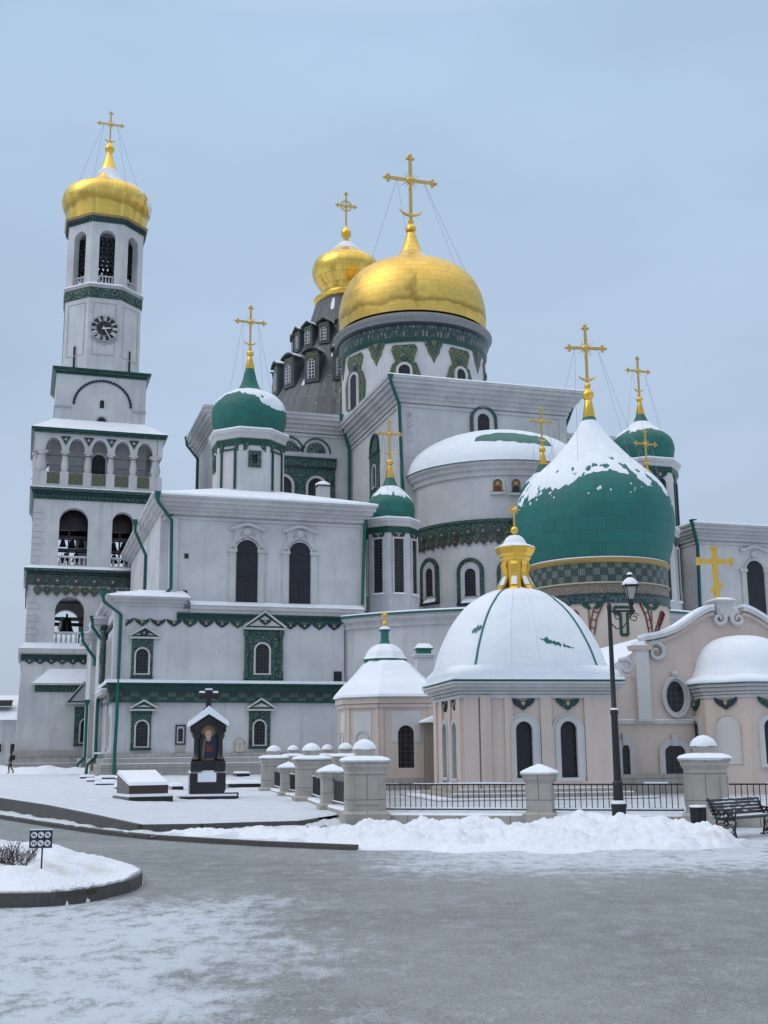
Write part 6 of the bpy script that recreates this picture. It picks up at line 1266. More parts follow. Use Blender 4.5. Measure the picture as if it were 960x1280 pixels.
# ---------------------------------------------------------------- planted island at the left
isl = [(-420, 1100), (-200, 1128), (-80, 1134), (0, 1135), (60, 1133.5), (110, 1128), (146, 1120), (164, 1114.5), (173.5, 1109), (176, 1104.5), (171, 1100), (158, 1095), (136, 1089), (100, 1081), (50, 1074), (0, 1070), (-80, 1066), (-200, 1062), (-420, 1058)]
ip = [gnd(*p) for p in isl]
def cr(P, n=6):
    out = []
    for i in range(len(P)-1):
        a, b, c, d = P[max(i-1, 0)], P[i], P[i+1], P[min(i+2, len(P)-1)]
        for k in range(n): t = k/n; out.append(.5*((2*b)+(c-a)*t+(2*a-5*b+4*c-d)*t*t+(3*b-a-3*c+d)*t**3))
    return out+[P[-1]]
ic = cr(ip); m = MB('kerb')
for i, (p, q) in enumerate(zip(ic, ic[1:])):
    d = (q-p).normalized(); nr = Vector((d.y, -d.x, 0)); o1 = nr*.02; o2 = nr*-.11; h = .165
    m.hexa([(p.x+o1.x, p.y+o1.y, -.1), (q.x+o1.x, q.y+o1.y, -.1), (q.x+o2.x, q.y+o2.y, -.1), (p.x+o2.x, p.y+o2.y, -.1)], [(p.x+o1.x, p.y+o1.y, h), (q.x+o1.x, q.y+o1.y, h), (q.x+o2.x, q.y+o2.y, h), (p.x+o2.x, p.y+o2.y, h)])
    if i % 9 == 4: m.box(p.x+o1.x-.003, p.x+o1.x+.003, p.y+o1.y-.005, p.y+o1.y+.01, .02, h*.8, 'kerb')
struct(ob('kerb', m))
cen = Vector((gnd(20, 1098).x, gnd(20, 1098).y, 0)); m = MB('snow_bank'); rows = []
K = 22
def inside(p):
    c = False; n = len(ic)
    for i in range(n):
        a, b = ic[i], ic[(i+1) % n]
        if (a.y > p.y) != (b.y > p.y) and p.x < (b.x-a.x)*(p.y-a.y)/(b.y-a.y)+a.x: c = not c
    return c
xs0, xs1 = min(p.x for p in ic), max(p.x for p in ic); ys0, ys1 = min(p.y for p in ic), max(p.y for p in ic); NX, NY = 190, 90; rows = []
for j in range(NY+1):
    row = []
    for i in range(NX+1):
        X = xs0+(xs1-xs0)*i/NX; Y = ys0+(ys1-ys0)*j/NY; p = Vector((X, Y, 0)); dmin = min((Vector((q.x-X, q.y-Y))).length for q in ic[::2])
        if inside(p):
            e = min(1, dmin/1.0); z = .125+.23*e**.8+(.10*noise.noise((X*1.2, Y*1.2, 8))+.07*noise.noise((X*3.2, Y*3.2, 8))+.03*noise.noise((X*8, Y*8, 8)))*min(1, dmin*2)
            bk = max(0, min(1, (Y-ys0-.9)/.8)); z = max(z, .2*bk); z = max(z, .185)
            back = min(1, max(0, (Y-(ys0+1.0))/1.6)); z += .07*back*e
        else: z = -.2
        row.append((X, Y, z))
    rows.append(row)
m.grid(rows, False); struct(ob('snow_mound', m), 'stuff')
m = MB('grass')                                           # dry grass showing along the kerb
for i in range(900):
    px = rnd.choice((rnd.uniform(-60, 14), rnd.uniform(45, 122), rnd.uniform(45, 122))); p = gnd(px, 1117-.0*px-max(0, (px-80))*.12+rnd.uniform(-5, 1), .14); h = rnd.uniform(.02, .075); a = rnd.uniform(-1, 1)
    m.poly([(p.x-.004, p.y, .1), (p.x+.004, p.y, .1), (p.x+a*.05, p.y-.03, .15+h)], 'grass')
struct(ob('grass', m), 'stuff')

# swept stone paving of the sunken court behind the fence
m = MB('icy_road'); m.poly([(-1.2, 32.2, .004), (12, 29.2, .004), (16, 44, .004), (15, 60, .004), (-4, 62, .004), (-2.4, 44, .004)]); struct(ob('pavement', m))
# ================================================================ stone fences
def pillar(parent, X, Y, big, h, w, deg, top):
    """square stone pillar with plinth, cap, snow and (big ones) a snow-topped ball"""
    M_ = T((X, Y, 0)) @ RZ(deg); m = MB('limestone'); m.M = M_; q = w/2
    m.box(-q-.1, q+.1, -q-.1, q+.1, -.3, .28); m.frus(-q-.1, q+.1, -q-.1, q+.1, .28, .34, -.09); m.box(-q, q, -q, q, .34, h-.22)
    if big:
        for s in (-1, 1):
            m.box(-q*.62, q*.62, s*q-.02 if s < 0 else q-.01, s*q+.01 if s < 0 else q+.02, .5, h-.36); m.box(s*q-.02 if s < 0 else q-.01, s*q+.01 if s < 0 else q+.02, -q*.62, q*.62, .5, h-.36)
    m.frus(-q, q, -q, q, h-.22, h-.12, .06); m.box(-q-.07, q+.07, -q-.07, q+.07, h-.119, h-.05); m.frus(-q-.07, q+.07, -q-.07, q+.07, h-.05, h, .05); e = q+.11
    if big: m.box(-q*.5, q*.5, -q*.5, q*.5, h, top-.24); m.frus(-q*.5, q*.5, -q*.5, q*.5, top-.24, top-.17, .04)
    o = ob('pillar', m, parent); m = MB('snow'); m.M = M_
    z0 = h; t = .17 if big else .15
    rows = []; t = t if big else .24
    for zf, k in (((0, 1.0), (.3, 1.06), (.6, .97), (.85, .72), (1.0, .35), (1.02, .03)) if big else ((0, 1.02), (.18, 1.05), (.35, .93), (.7, .5), (.93, .16), (1.0, .02))):
        rows.append([(k*e*max(-1, min(1, 1.25*cos(a)))*(1+.03*noise.noise((a, X, Y))), k*e*max(-1, min(1, 1.25*sin(a)))*(1+.03*noise.noise((a, Y, X))), z0+t*zf+(.012*noise.noise((a*2, X, zf*3)))) for a in [2*pi*i/24 for i in range(24)]])
    m.grid(rows, True); ob('snow_cap', m, o)
    if big:
        m = MB('snow'); m.M = M_; r = q*.56; zt_ = top-.17; m.lathe([(r, zt_), (r*1.16, zt_+.03), (r*1.1, zt_+.1), (r*.85, zt_+.19), (r*.45, zt_+.26), (.01, zt_+.285)], 16); ob('snow_cap', m, o)
    return o
def span(parent, A, Bq, z0=.36, z1=1.0, step=.135):
    d = (Bq-A); L = d.length; d.normalize(); an = degrees_(atan2(d.y, d.x)); m = MB('iron'); m.M = T((A.x, A.y, 0)) @ RZ(an)
    m.box(0, L, -.02, .02, z1-.035, z1); m.box(0, L, -.02, .02, z0, z0+.035); n = int(L/step)
    for i in range(1, n): x = L*i/n; m.tube([(x, 0, z0), (x, 0, z1)], .011, 4, 'iron', False)
    o = ob('railing', m, parent); m = MB('snow'); m.M = T((A.x, A.y, 0)) @ RZ(an)
    x = 0
    while x < L-.3:
        l = rnd.uniform(.2, .9)
        if rnd.random() < .45: m.box(x, min(L, x+l), -.025, .025, z1+.001, z1+rnd.uniform(.015, .04))
        x += l
    m.box(0, L, -.03, .03, z0+.036, z0+.065); ob('snow_cap', m, o)
    m = MB('limestone'); m.M = T((A.x, A.y, 0)) @ RZ(an); m.box(0, L, -.2, .2, -.3, .24); ob('kerb_wall', m, parent); m = MB('snow'); m.M = T((A.x, A.y, 0)) @ RZ(an); m.hexa([(0, -.2, .24), (L, -.2, .24), (L, .2, .24), (0, .2, .24)], [(0, -.16, .30), (L, -.16, .30), (L, .16, .30), (0, .16, .30)]); ob('ledge_snow', m, parent)
def V2(px, d): p = at(px, 1000, d); return Vector((p.x, p.y, 0))
PA, PS, PB = V2(456, 30.6), V2(675.5, 29.4), V2(883.5, 28.4); dirf = degrees_(atan2(PB.y-PA.y, PB.x-PA.x))
ff = thing('stone_fence', 'stone pillar fence with iron railing running behind the ploughed snow bank', 'fence', None, 'stone fences')
pillar(ff, PA.x, PA.y, True, 1.55, .96, 8, 2.02); pillar(ff, PS.x, PS.y, False, 1.24, .62, dirf, 1.24); pillar(ff, PB.x, PB.y, True, 1.55, .98, dirf, 2.02)
PE = PB+(PB-PA).normalized()*4.4
pillar(ff, PE.x, PE.y, False, 1.24, .62, dirf, 1.24)
u = (PB-PA).normalized()
for A, Bq in ((PA+u*.53, PS-u*.31), (PS+u*.31, PB-u*.53), (PB+u*.53, PE-u*.31)): span(ff, A, Bq)
fs = thing('stone_fence', 'stone fence of alternating big and small pillars leading from the corner back towards the church', 'fence', None, 'stone fences')
PC, PD = V2(389, 41.5), V2(341.5, 52.5); S1, S2 = V2(414.5, 35.5), V2(360.5, 46.5)
pr = PA
v_ = (PC-PA).normalized(); an = degrees_(atan2(v_.y, v_.x))-90
for P_, big in ((S1, False), (PC, True), (S2, False), (PD, True)): pillar(fs, P_.x, P_.y, big, 1.55 if big else 1.22, 1.02 if big else .6, an, 2.02)
seq = [(PA, .53), (S1, .3), (PC, .51), (S2, .3), (PD, .51)]
for (A, ra), (Bq, rb) in zip(seq, seq[1:]):
    d = (Bq-A).normalized(); span(fs, A+d*ra, Bq-d*rb)
fr_ = thing('stone_fence', 'farther row of snow-capped stone fence pillars just before the white church wing', 'fence', None, 'stone fences')
PG, PF, PH = V2(432, 51), V2(409.5, 60), V2(366, 65)
for P_ in (PG, PF, PH): pillar(fr_, P_.x, P_.y, True, 1.6, .98, an, 2.1)
for A, Bq in ((PG, PF), (PF, PH)):
    d = (Bq-A).normalized(); span(fr_, A+d*.5, Bq-d*.5)
# ================================================================ street lamp
LB = at(774, 1020, 27.6); lx, ly = LB.x, 27.6; la = thing('street_lamp', 'black street lamp with one snow-capped lantern on a scrolled bracket', 'street lamp', T((lx, ly, 0)))
LF = Frame((lx, ly, 0), 0); zt = LF.z(759, 757)
m = MB('iron'); m.lathe([(.2, -.1), (.2, .1), (.17, .14), (.16, .45), (.175, .5), (.175, .58), (.12, .62), (.11, .95), (.12, 1.0), (.12, 1.06), (.088, 1.1)], 20); ob('base', m, la)
m = MB('iron'); m.lathe([(.088, 1.1), (.08, 2.6), (.095, 2.62), (.095, 2.72), (.062, 2.76), (.048, zt-.1), (.06, zt-.08), (.06, zt), (.03, zt+.06), (.004, zt+.1)], 16); ob('post', m, la)
m = MB('snow'); m.lathe([(.178, .585), (.165, .64), (.122, .66)], 16, a0=-pi, a1=pi*.2); m.lathe([(.098, 2.722), (.092, 2.75), (.065, 2.765)], 16, a0=-pi*.9, a1=pi*.2); ob('snow_cap', m, la)
za = LF.z(762, 764); xe = LF.x(788.5, 745)
m = MB('iron'); m.tube([(0, 0, za), (xe+.08, 0, za)], .028, 8); m.tube([(.02, 0, za-.28), (.15, 0, za-.42), (.3, 0, za-.4), (.42, 0, za-.25), (xe, 0, za-.03)], .016, 6)
for c_, r in (((.2, za-.13), .1), ((xe+.06, za-.16), .12)):
    m.tube([(c_[0]+r*(1-.75*i/18)*cos(.4+4.5*pi*i/18*.6), 0, c_[1]+r*(1-.75*i/18)*sin(.4+4.5*pi*i/18*.6)) for i in range(19)], .013, 5)
ob('arm', m, la)
z = lambda py: LF.z(788, py); m = MB('iron'); m.M = T((xe, 0, 0)); m.lathe([(.05, za), (.04, z(757)), (.07, z(755)), (.07, z(752)), (.1, z(749.5))], 12)
r0, r1, zb, zt2 = .07, .135, z(749.5), z(734)
for k in range(4): a = radians(45+90*k); m.tube([(r0*1.35*cos(a), r0*1.35*sin(a), zb), (r1*1.35*cos(a), r1*1.35*sin(a), zt2)], .014, 5)
m.octo([(r1+.02, zt2), (r1+.035, zt2+.04)], n=4, rot=pi/4); m.octo([(r1+.035, zt2+.04), (.08, zt2+.16), (.04, zt2+.24)], n=4, rot=pi/4); m.lathe([(.03, zt2+.24), (.06, zt2+.27), (.06, zt2+.3), (.01, zt2+.34)], 10); lan = ob('lantern', m, la)
m = MB('milk_glass'); m.M = T((xe, 0, 0)); m.octo([(r0-.01, zb), (r1-.01, zt2)], n=4, rot=pi/4); ob('glass', m, lan)
m = MB('snow'); m.M = T((xe, 0, 0)); m.lathe([(.2, zt2+.05), (.19, zt2+.09), (.15, zt2+.16), (.08, zt2+.22), (.04, zt2+.24)], 16); m.lathe([(.07, zt2+.3), (.06, zt2+.34), (.01, zt2+.37)], 10); ob('snow_cap', m, lan)
# ================================================================ bench
bx = at(912, 1030, 24.4); be = thing('bench', 'dark slatted park bench with ornate cast-iron ends and snow on its rails', 'bench', T((bx.x, 24.4, 0)) @ RZ(40) @ Matrix.Scale(.93, 4))
Lb = 2.0
for e_ in (0.06, Lb-.06):
    m = MB('iron'); f = lambda *p: [(e_, y, z) for y, z in p]
    m.tube(f((.42, .0), (.38, .2), (.36, .42), (.43, .62), (.52, .8)), .026, 6); m.tube(f((-.12, 0), (-.08, .2), (-.12, .36), (-.08, .42), (.1, .41), (.36, .42)), .026, 6); m.tube(f((-.1, .42), (-.13, .55), (-.02, .62), (.2, .6), (.43, .62)), .024, 6)
    for cy, cz_, r in ((.02, .2, .13), (.24, .22, .13), (.12, .5, .09), (.3, .51, .07), (-.02, .49, .05), (.12, .33, .07), (.3, .08, .07)):
        m.tube([(e_, cy+r*(1-.6*i/16)*cos(3.6*pi*i/16), cz_+r*(1-.6*i/16)*sin(3.6*pi*i/16)) for i in range(17)], .014, 5)
    m.tube(f((-.12, .08), (.1, .13), (.42, .08)), .018, 5); m.box(e_-.04, e_+.04, -.17, -.06, 0, .035); m.box(e_-.04, e_+.04, .37, .48, 0, .035); m.ball((e_, .56, .83), .035, 'iron', 8); ob('side_frame', m, be)
for i in range(6): y = -.08+.085*i; m = MB('wood_dark'); m.box(0, Lb, y, y+.062, .425+.004*(i % 2), .458); ob('seat_slat', m, be)
for i in range(5):
    z0 = .50+.07*i; y = .385+.03*i; m = MB('wood_dark'); m.hexa([(-.02, y, z0), (Lb, y, z0), (Lb, y+.03, z0-.01), (-.02, y+.03, z0-.01)], [(-.02, y+.024, z0+.055), (Lb, y+.024, z0+.055), (Lb, y+.054, z0+.045), (-.02, y+.054, z0+.045)]); o = ob('back_slat', m, be)
    m = MB('snow'); x = .05
    while x < Lb-.2:
        l = rnd.uniform(.06, .3)
        if rnd.random() < .5: m.hexa([(x, y+.02, z0+.05), (x+l, y+.02, z0+.05), (x+l, y+.05, z0+.045), (x, y+.05, z0+.045)], [(x+.01, y+.025, z0+.055+rnd.uniform(.01, .03)), (x+l-.01, y+.025, z0+.07), (x+l-.01, y+.05, z0+.06), (x+.01, y+.05, z0+.07)])
        x += l
    if m.v: ob('snow_cap', m, o)
m = MB('snow'); m.box(.05, Lb-.05, .2, .36, .459, .475); ob('snow_cap', m, be)
# litter bin
bb = at(873, 1020, 26.4); bn = thing('litter_bin', 'small black round litter bin with snow on its rim beside the bench', 'litter bin', T((bb.x, 26.4, 0)))
m = MB('iron'); m.lathe([(.13, 0), (.15, .02), (.165, .5), (.185, .51), (.185, .55), (.15, .55), (.14, .3)], 20)
for i in range(10): a = 2*pi*i/10; m.tube([(.152*cos(a), .152*sin(a), .03), (.17*cos(a), .17*sin(a), .5)], .012, 4)
ob('body', m, bn); m = MB('snow'); m.lathe([(.19, .55), (.19, .575), (.16, .59), (.01, .57)], 20); ob('snow_cap', m, bn)
# ================================================================ prohibition sign
sg = at(51, 1090, 15.6); sn = thing('sign', 'navy prohibition sign with six round white pictograms on a thin post', 'sign', T((sg.x, 15.6, 0)) @ RZ(4))
SF = Frame((sg.x, 15.6, 0), 4); z0, z1 = SF.z(51, 1060), SF.z(51, 1037.5); x0, x1 = SF.x(37, 1048), SF.x(65.5, 1048); w = x1-x0; h = z1-z0
m = MB('iron'); m.tube([(0, .02, .1), (0, .02, z1-.02)], .011, 8, 'trousers'); ob('post', m, sn)
m = MB('sign_navy'); m.box(x0, x1, -.012, .004, z0, z1); o = ob('panel', m, sn)
m = MB('snow'); m.frus(x0, x1, -.014, .008, z1, z1+.012, -.003); ob('snow_cap', m, o)
for r_ in range(2):
    for c_ in range(3):
        cx, cz_ = x0+w*(.2+.3*c_), z0+h*(.73-.46*r_); R0 = min(w*.135, h*.2); m = MB('sign_white'); C_ = lambda r: [(cx+r*cos(2*pi*i/28), cz_+r*sin(2*pi*i/28)) for i in range(28)]
        m.prism(C_(R0), -.0145, -.012, 'sign_white'); q = R0; k = r_*3+c_; y0, y1 = -.0165, -.0145; N_ = 'sign_navy'
        if k == 0: m.prism([(cx-.55*q, cz_-.3*q), (cx+.55*q, cz_-.3*q), (cx+.5*q, cz_+.0*q), (cx+.25*q, cz_+.1*q), (cx+.1*q, cz_+.35*q), (cx-.3*q, cz_+.35*q), (cx-.5*q, cz_+.05*q)], y0, y1, N_)
        elif k == 1: m.prism([(cx-.5*q, cz_+.4*q), (cx-.2*q, cz_+.4*q), (cx+.1*q, cz_-.1*q), (cx+.5*q, cz_-.2*q), (cx+.5*q, cz_-.4*q), (cx-.4*q, cz_-.4*q)], y0, y1, N_)
        elif k == 2: m.ring([(cx+.45*q*cos(2*pi*i/16), cz_+.45*q*sin(2*pi*i/16)) for i in range(16)], [(cx+.28*q*cos(2*pi*i/16), cz_+.28*q*sin(2*pi*i/16)) for i in range(16)], y0, y1, N_)
        elif k == 3: m.prism([(cx-.5*q, cz_-.45*q), (cx-.35*q, cz_-.45*q), (cx-.3*q, cz_-.1*q), (cx+.2*q, cz_-.1*q), (cx+.25*q, cz_-.45*q), (cx+.4*q, cz_-.45*q), (cx+.4*q, cz_+.2*q), (cx+.6*q, cz_+.35*q), (cx+.3*q, cz_+.45*q), (cx+.15*q, cz_+.2*q), (cx-.5*q, cz_+.2*q)], y0, y1, N_)
        elif k == 4: m.prism([(cx-.55*q, cz_+.15*q), (cx+.55*q, cz_+.15*q), (cx+.2*q, cz_-.05*q), (cx+.1*q, cz_-.4*q), (cx-.15*q, cz_-.4*q), (cx-.15*q, cz_-.05*q)], y0, y1, N_)
        else:
            for a in (0, 1, 2): m.prism([(cx+(-.4+.3*a)*q, cz_-.4*q), (cx+(-.2+.3*a)*q, cz_-.4*q), (cx+(-.1+.25*a)*q, cz_+.2*q+.1*a*q), (cx+(-.3+.25*a)*q, cz_+.3*q)], y0, y1, N_)
        m.prism([(cx-.62*q, cz_+.72*q), (cx-.72*q, cz_+.62*q), (cx+.62*q, cz_-.72*q), (cx+.72*q, cz_-.62*q)][::-1], y0-.001, y0, N_); m.ring(C_(R0*1.0), C_(R0*.9), y0-.0005, y1, 'sign_white'); ob('pictogram', m, o)
# ================================================================ bare shrub
sp = at(6, 1088, 16.2); sh = thing('shrub', 'leafless brown shrub dusted with snow on the kerbed island', 'shrub', T((sp.x, 16.2, 0)))
m = MB('twig'); ms = MB('snow'); r5 = random.Random(5)
def twig(p, d, L, r, dep):
    q = p+d*L; mid = p+d*L*.5+Vector((r5.uniform(-1, 1), r5.uniform(-1, 1), 0))*L*.06; m.tube([p, mid, q], [r, r*.85, r*.6], 4, 'twig', False)
    if r5.random() < .5 and dep < 3: ms.tube([mid+Vector((0, 0, r*.9)), q+Vector((0, 0, r*.7))], [r*.8, r*.5], 4, 'snow', False)
    if dep:
        for _ in range(r5.choice((2, 3, 3))): twig(p+d*L*r5.uniform(.45, 1), (d+Vector((r5.uniform(-1, 1), r5.uniform(-1, 1), r5.uniform(-.2, .5)))*.65).normalized(), L*r5.uniform(.55, .8), r*.62, dep-1)
for i in range(64):
    a = r5.uniform(0, 2*pi); b = r5.uniform(.2, .95); twig(Vector((-.2+r5.uniform(-.5, .5), r5.uniform(-.3, .3), .22)), Vector((cos(a)*b, sin(a)*b, .8)).normalized(), r5.uniform(.17, .26), .009, 3)
ob('branches', m, sh); ob('snow_cap', ms, sh)
# ================================================================ gravestones of the churchyard
mo = gnd(258, 1000, .14); MF = Frame((mo.x, mo.y, 0), 12); mk = thing('monument', 'black granite grave chapel with gilded icon, snowy gable and stone cross on top', 'monument', MF.M)
z = lambda py: MF.z(258, py); s = MF.mpp(258, 950); X = lambda px: MF.x(px, 950)
m = MB('granite'); m.box(-1.0, 1.0, -1.1, 1.1, -.1, z(994)); 
for a in (-1, 1): m.box(a*.72-.34, a*.72+.34, -1.7, -1.1, -.1, z(1000))
ob('steps', m, mk); m = MB('snow'); m.box(-.38, .38, -1.6, -1.1, -.1, z(998)); m.box(-1.02, 1.02, -1.12, 1.1, z(994)-.0, z(994)+.06)
for a in (-1, 1): m.box(a*.72-.35, a*.72+.35, -1.7, -1.1, z(1000), z(1000)+.05)
ob('snow_cap', m, mk)
hb = 22*s; m = MB('granite'); m.box(-hb, hb, -.55, .55, z(994), z(966)); m.box(-hb+.06, hb-.06, -.57, -.55, z(992), z(971), 'granite'); ob('pedestal', m, mk)
m = MB('snow'); m.hexa([(-hb-.01, -.58, z(966)), (hb+.01, -.58, z(966)), (hb+.01, .55, z(966)), (-hb-.01, .55, z(966))], [(-hb, -.5, z(963)), (hb, -.5, z(963)), (hb, .5, z(963)), (-hb, .5, z(963))]); m.box(-.36, .3, -.6, -.2, z(977), z(966)+.01); ob('snow_cap', m, mk)
w0, w1 = 17.5*s, 22*s; y0 = -.36; zb, ze, zp = z(964), z(908), z(893)
m = MB('granite'); body = [(-w0, zb), (-w0, z(951)), (-w0*.95, z(950)), (-w0*.95, z(922)), (-w1, z(914)), (-w1, ze), (-w1*.6, z(902)), (0, zp), (w1*.6, z(902)), (w1, ze), (w1, z(914)), (w0*.95, z(922)), (w0*.95, z(950)), (w0, z(951)), (w0, zb)]
m.prism(body, y0, .36)
for a in (-1, 1): m.lathe([(.16, z(951)), (.2, z(949)), (.11, z(946)), (.1, z(925)), (.17, z(921)), (.2, z(919))], 10, (a*w0*.82, y0-.08)); m.box(a*w0*.82-.2, a*w0*.82+.2, y0-.28, y0, zb, z(951))
m.tube([(q*w1*.92, y0-.06, ze+(zp-ze)*(1-abs(q))**1.0-.12) for q in (-1, -.7, -.35, 0, .35, .7, 1)], .07, 6); bo = ob('shrine', m, mk)
m = MB('icon_gold'); iw = 17*s; m.M = T((0, y0, 0)); m.prism(arch(0, iw, z(950), z(907)), -.02, .01); m.ring(arch(0, iw+.1, z(950)-.05, z(907)+.05), arch(0, iw, z(950), z(907)), -.07, .01, 'granite')
zm = z(918); m.prism([(-.34, z(948)), (.34, z(948)), (.38, z(935)), (.34, z(924)), (.16, zm+.05), (-.16, zm+.05), (-.34, z(924)), (-.38, z(935))], -.035, -.02, 'icon_robe'); m.ball((0, -.03, zm+.02), .2, 'tile_ochre', 14, (1, .05, 1)); m.ball((0, -.05, zm+.0), .13, 'skin', 10, (1, .3, 1.2)); m.ball((0, -.06, zm-.14), .1, 'cream', 8, (1, .3, 1.3)); m.prism([(-.08, z(940)), (.14, z(940)), (.14, z(931)), (-.08, z(931))], -.05, -.035, 'icon_red'); m.prism([(-.24, z(947)), (-.16, z(947)), (-.1, z(924)), (-.16, z(924))], -.045, -.035, 'tile_ochre'); ob('icon', m, mk)
m = MB('snow')
for a in (-1, 1): m.hexa([(0, y0-.2, zp), (a*(w1+.1), y0-.2, ze-.02), (a*(w1+.1), .45, ze-.02), (0, .45, zp)], [(0, y0-.16, zp+.3), (a*(w1+.06), y0-.16, ze+.18), (a*(w1+.06), .42, ze+.18), (0, .42, zp+.3)])
ob('snow_cap', m, mk)
zc0, zc1 = z(889), z(863); h = zc1-zc0; m = MB('granite'); m.frus(-.22, .22, -.16, .16, zp+.1, zc0+.12, -.06); m.box(-.1, .1, -.09, .09, zc0+.1, zc1); m.box(-.3, .3, -.088, .088, zc0+h*.56, zc0+h*.56+.2)
for x, zz in ((-.3, zc0+h*.56+.1), (.3, zc0+h*.56+.1), (0, zc1-.06)): m.box(x-.07 if x else -.14, x+.07 if x else .14, -.095, .095, zz-.14 if x else zz-.07, zz+.14 if x else zz+.07)
cr_ = ob('cross', m, mk); m = MB('snow'); m.box(-.13, .13, -.09, .09, zc1+.01, zc1+.07)
for a in (-1, 1): m.frus(a*.23-.13, a*.23+.13, -.08, .08, zc0+h*.56+.24, zc0+h*.56+.31, -.03)
ob('snow_cap', m, cr_)
# sloping ledger tomb
so = gnd(188, 1006, .15); tb = thing('tomb', 'brown granite sloping ledger tomb on a dark slab, both under snow', 'tomb', T((so.x, so.y, 0)) @ RZ(28)); s = so.y/FOC
m = MB('granite'); m.box(-28*s, 27*s, -.1, 1.9, 0, .42); ob('slab', m, tb); m = MB('snow'); m.box(-28.3*s, 27.3*s, -.13, 1.9, .42, .5); ob('snow_cap', m, tb)
m = MB('maroon_granite'); m.hexa([(-25*s, .2, .5), (24*s, .2, .5), (24*s, 1.7, .5), (-25*s, 1.7, .5)], [(-25*s, .2, .78), (24*s, .2, .78), (24*s, 1.7, 1.14), (-25*s, 1.7, 1.14)]); o = ob('ledger', m, tb); m = MB('snow'); m.hexa([(-25.3*s, .17, .78), (24.3*s, .17, .78), (24.3*s, 1.72, 1.14), (-25.3*s, 1.72, 1.14)], [(-24.6*s, .22, .88), (23.6*s, .22, .88), (23.6*s, 1.68, 1.26), (-24.6*s, 1.68, 1.26)]); ob('snow_cap', m, o)
SL = [(109, 976, 17, 'low grave slab under snow, nearest the drainpipe foot at the church corner'), (135, 977, 20, 'low grave slab under snow, second along the church corner plinth'), (155, 978, 18, 'low grave slab under snow, third along the church corner plinth'),
      (118, 981, 18, 'narrow grave slab poking from snow in the second row by the corner'), (131, 986, 22, 'dark-edged grave slab in front of the corner rows, left of the brown tomb'), (153, 991, 16, 'dark-edged grave slab close beside the brown sloping tomb'),
      (222, 990, 14, 'dark grave slab edge between the brown tomb and the black monument'), (304, 971, 16, 'thin dark grave slab behind the black monument near the wall'), (318, 966, 22, 'farthest grave slab, a thin dark line against the church plinth'),
      (306, 985, 40, 'long dark grave slab under snow right of the black monument'), (290, 999, 16, 'small dark grave block at the foot of the black monument')]
for px, py, wpx, lab in SL:
    p = gnd(px, py, .18); s = p.y/FOC; t = thing('grave_slab', lab, 'grave slab', T((p.x, p.y, .08)) @ RZ(16), 'grave slabs in the snow'); w = wpx*s/2; h = .34 if wpx < 30 else .3; L = 1.6
    m = MB('granite'); m.box(-w, w, 0, L, 0, h); ob('slab', m, t); m = MB('snow'); m.hexa([(-w-.03, -.03, h), (w+.03, -.03, h), (w+.03, L, h), (-w-.03, L, h)], [(-w+.03, .03, h+.11), (w-.03, .03, h+.11), (w-.03, L, h+.12), (-w+.03, L, h+.12)]); ob('snow_cap', m, t)
p = gnd(322, 967, .2); t = thing('snow_drift', 'rounded heap of shovelled snow by the church plinth, right of the monument', 'snow heap', T((p.x, p.y, 0)), 'heaps of cleared snow'); m = MB('snow'); rows = []
for j in range(10):
    r = 1.5*j/9; rows.append([(r*cos(a)*1.3, r*sin(a)*.8, .75*(1-(j/9)**1.6)+.12*noise.noise((r*cos(a)*2, r*sin(a)*2, 1))*(j < 9)-.05) for a in [2*pi*i/20 for i in range(20)]])
m.grid(rows[::-1], True); ob('snow', m, t)
p = gnd(165, 966, .2)
t = thing('snow_drift', 'ploughed ridge of snow at the foot of the bell tower', 'snow heap', T((at(72, 955, 96).x, 96, 0)), 'heaps of cleared snow'); m = MB('snow'); rows = []
for j in range(14):
    y = -2+4*j/13; rows.append([(x, y, (.9+.35*noise.noise((x*.6, 0, 2))+.5*max(0, noise.noise((x*.3, 1, 7))))*max(0, 1-(y/2)**2)*min(1, (6.3-abs(x))/1.5)+.12*noise.noise((x*1.5, y*1.5, 3))-.1) for x in [-6.2+12.4*i/60 for i in range(61)]])
m.grid(rows, False); ob('snow', m, t)
# ================================================================ distant house at the left edge
hf = Frame((at(24, 930, 128).x, 128, 0), 4); hs = thing('house', 'low white house with snowy roof far beyond the bell tower', 'house', hf.M); zt, zr = hf.z(12, 900), hf.z(12, 866)
m = MB('plaster'); m.box(-14, 0, 0, 12, -1, zt); ob('wall', m, hs); m = MB('snow'); m.hexa([(-14.5, -.5, zt), (.4, -.5, zt), (.4, 12.5, zt), (-14.5, 12.5, zt)], [(-14.5, 5.5, zr), (.2, 5.5, zr), (.2, 6.5, zr), (-14.5, 6.5, zr)]); ob('roof', m, hs)
m = MB('iron'); m.hexa([(-3.6, 1.2, zt+1.6), (-1.4, 1.2, zt+1.6), (-1.6, 2.6, zt+1.6), (-3.6, 2.6, zt+1.6)], [(-3.6, 1.4, zt+2.2), (-1.2, 1.4, zt+2.2), (-1.6, 2.6, zt+2.2), (-3.6, 2.6, zt+2.2)]); ob('roof_hatch', m, hs)
for x in (-.55, -2.2, -4, -6): m = MB('lattice'); m.box(x-.35, x+.35, -.03, .02, hf.z(12, 940), hf.z(12, 930)); m.ring([(x-.45, hf.z(12, 940)-.1), (x-.45, hf.z(12, 930)+.1), (x+.45, hf.z(12, 930)+.1), (x+.45, hf.z(12, 940)-.1)], [(x-.35, hf.z(12, 940)), (x-.35, hf.z(12, 930)), (x+.35, hf.z(12, 930)), (x+.35, hf.z(12, 940))], -.1, .02, 'trim'); ob('window', m, hs)
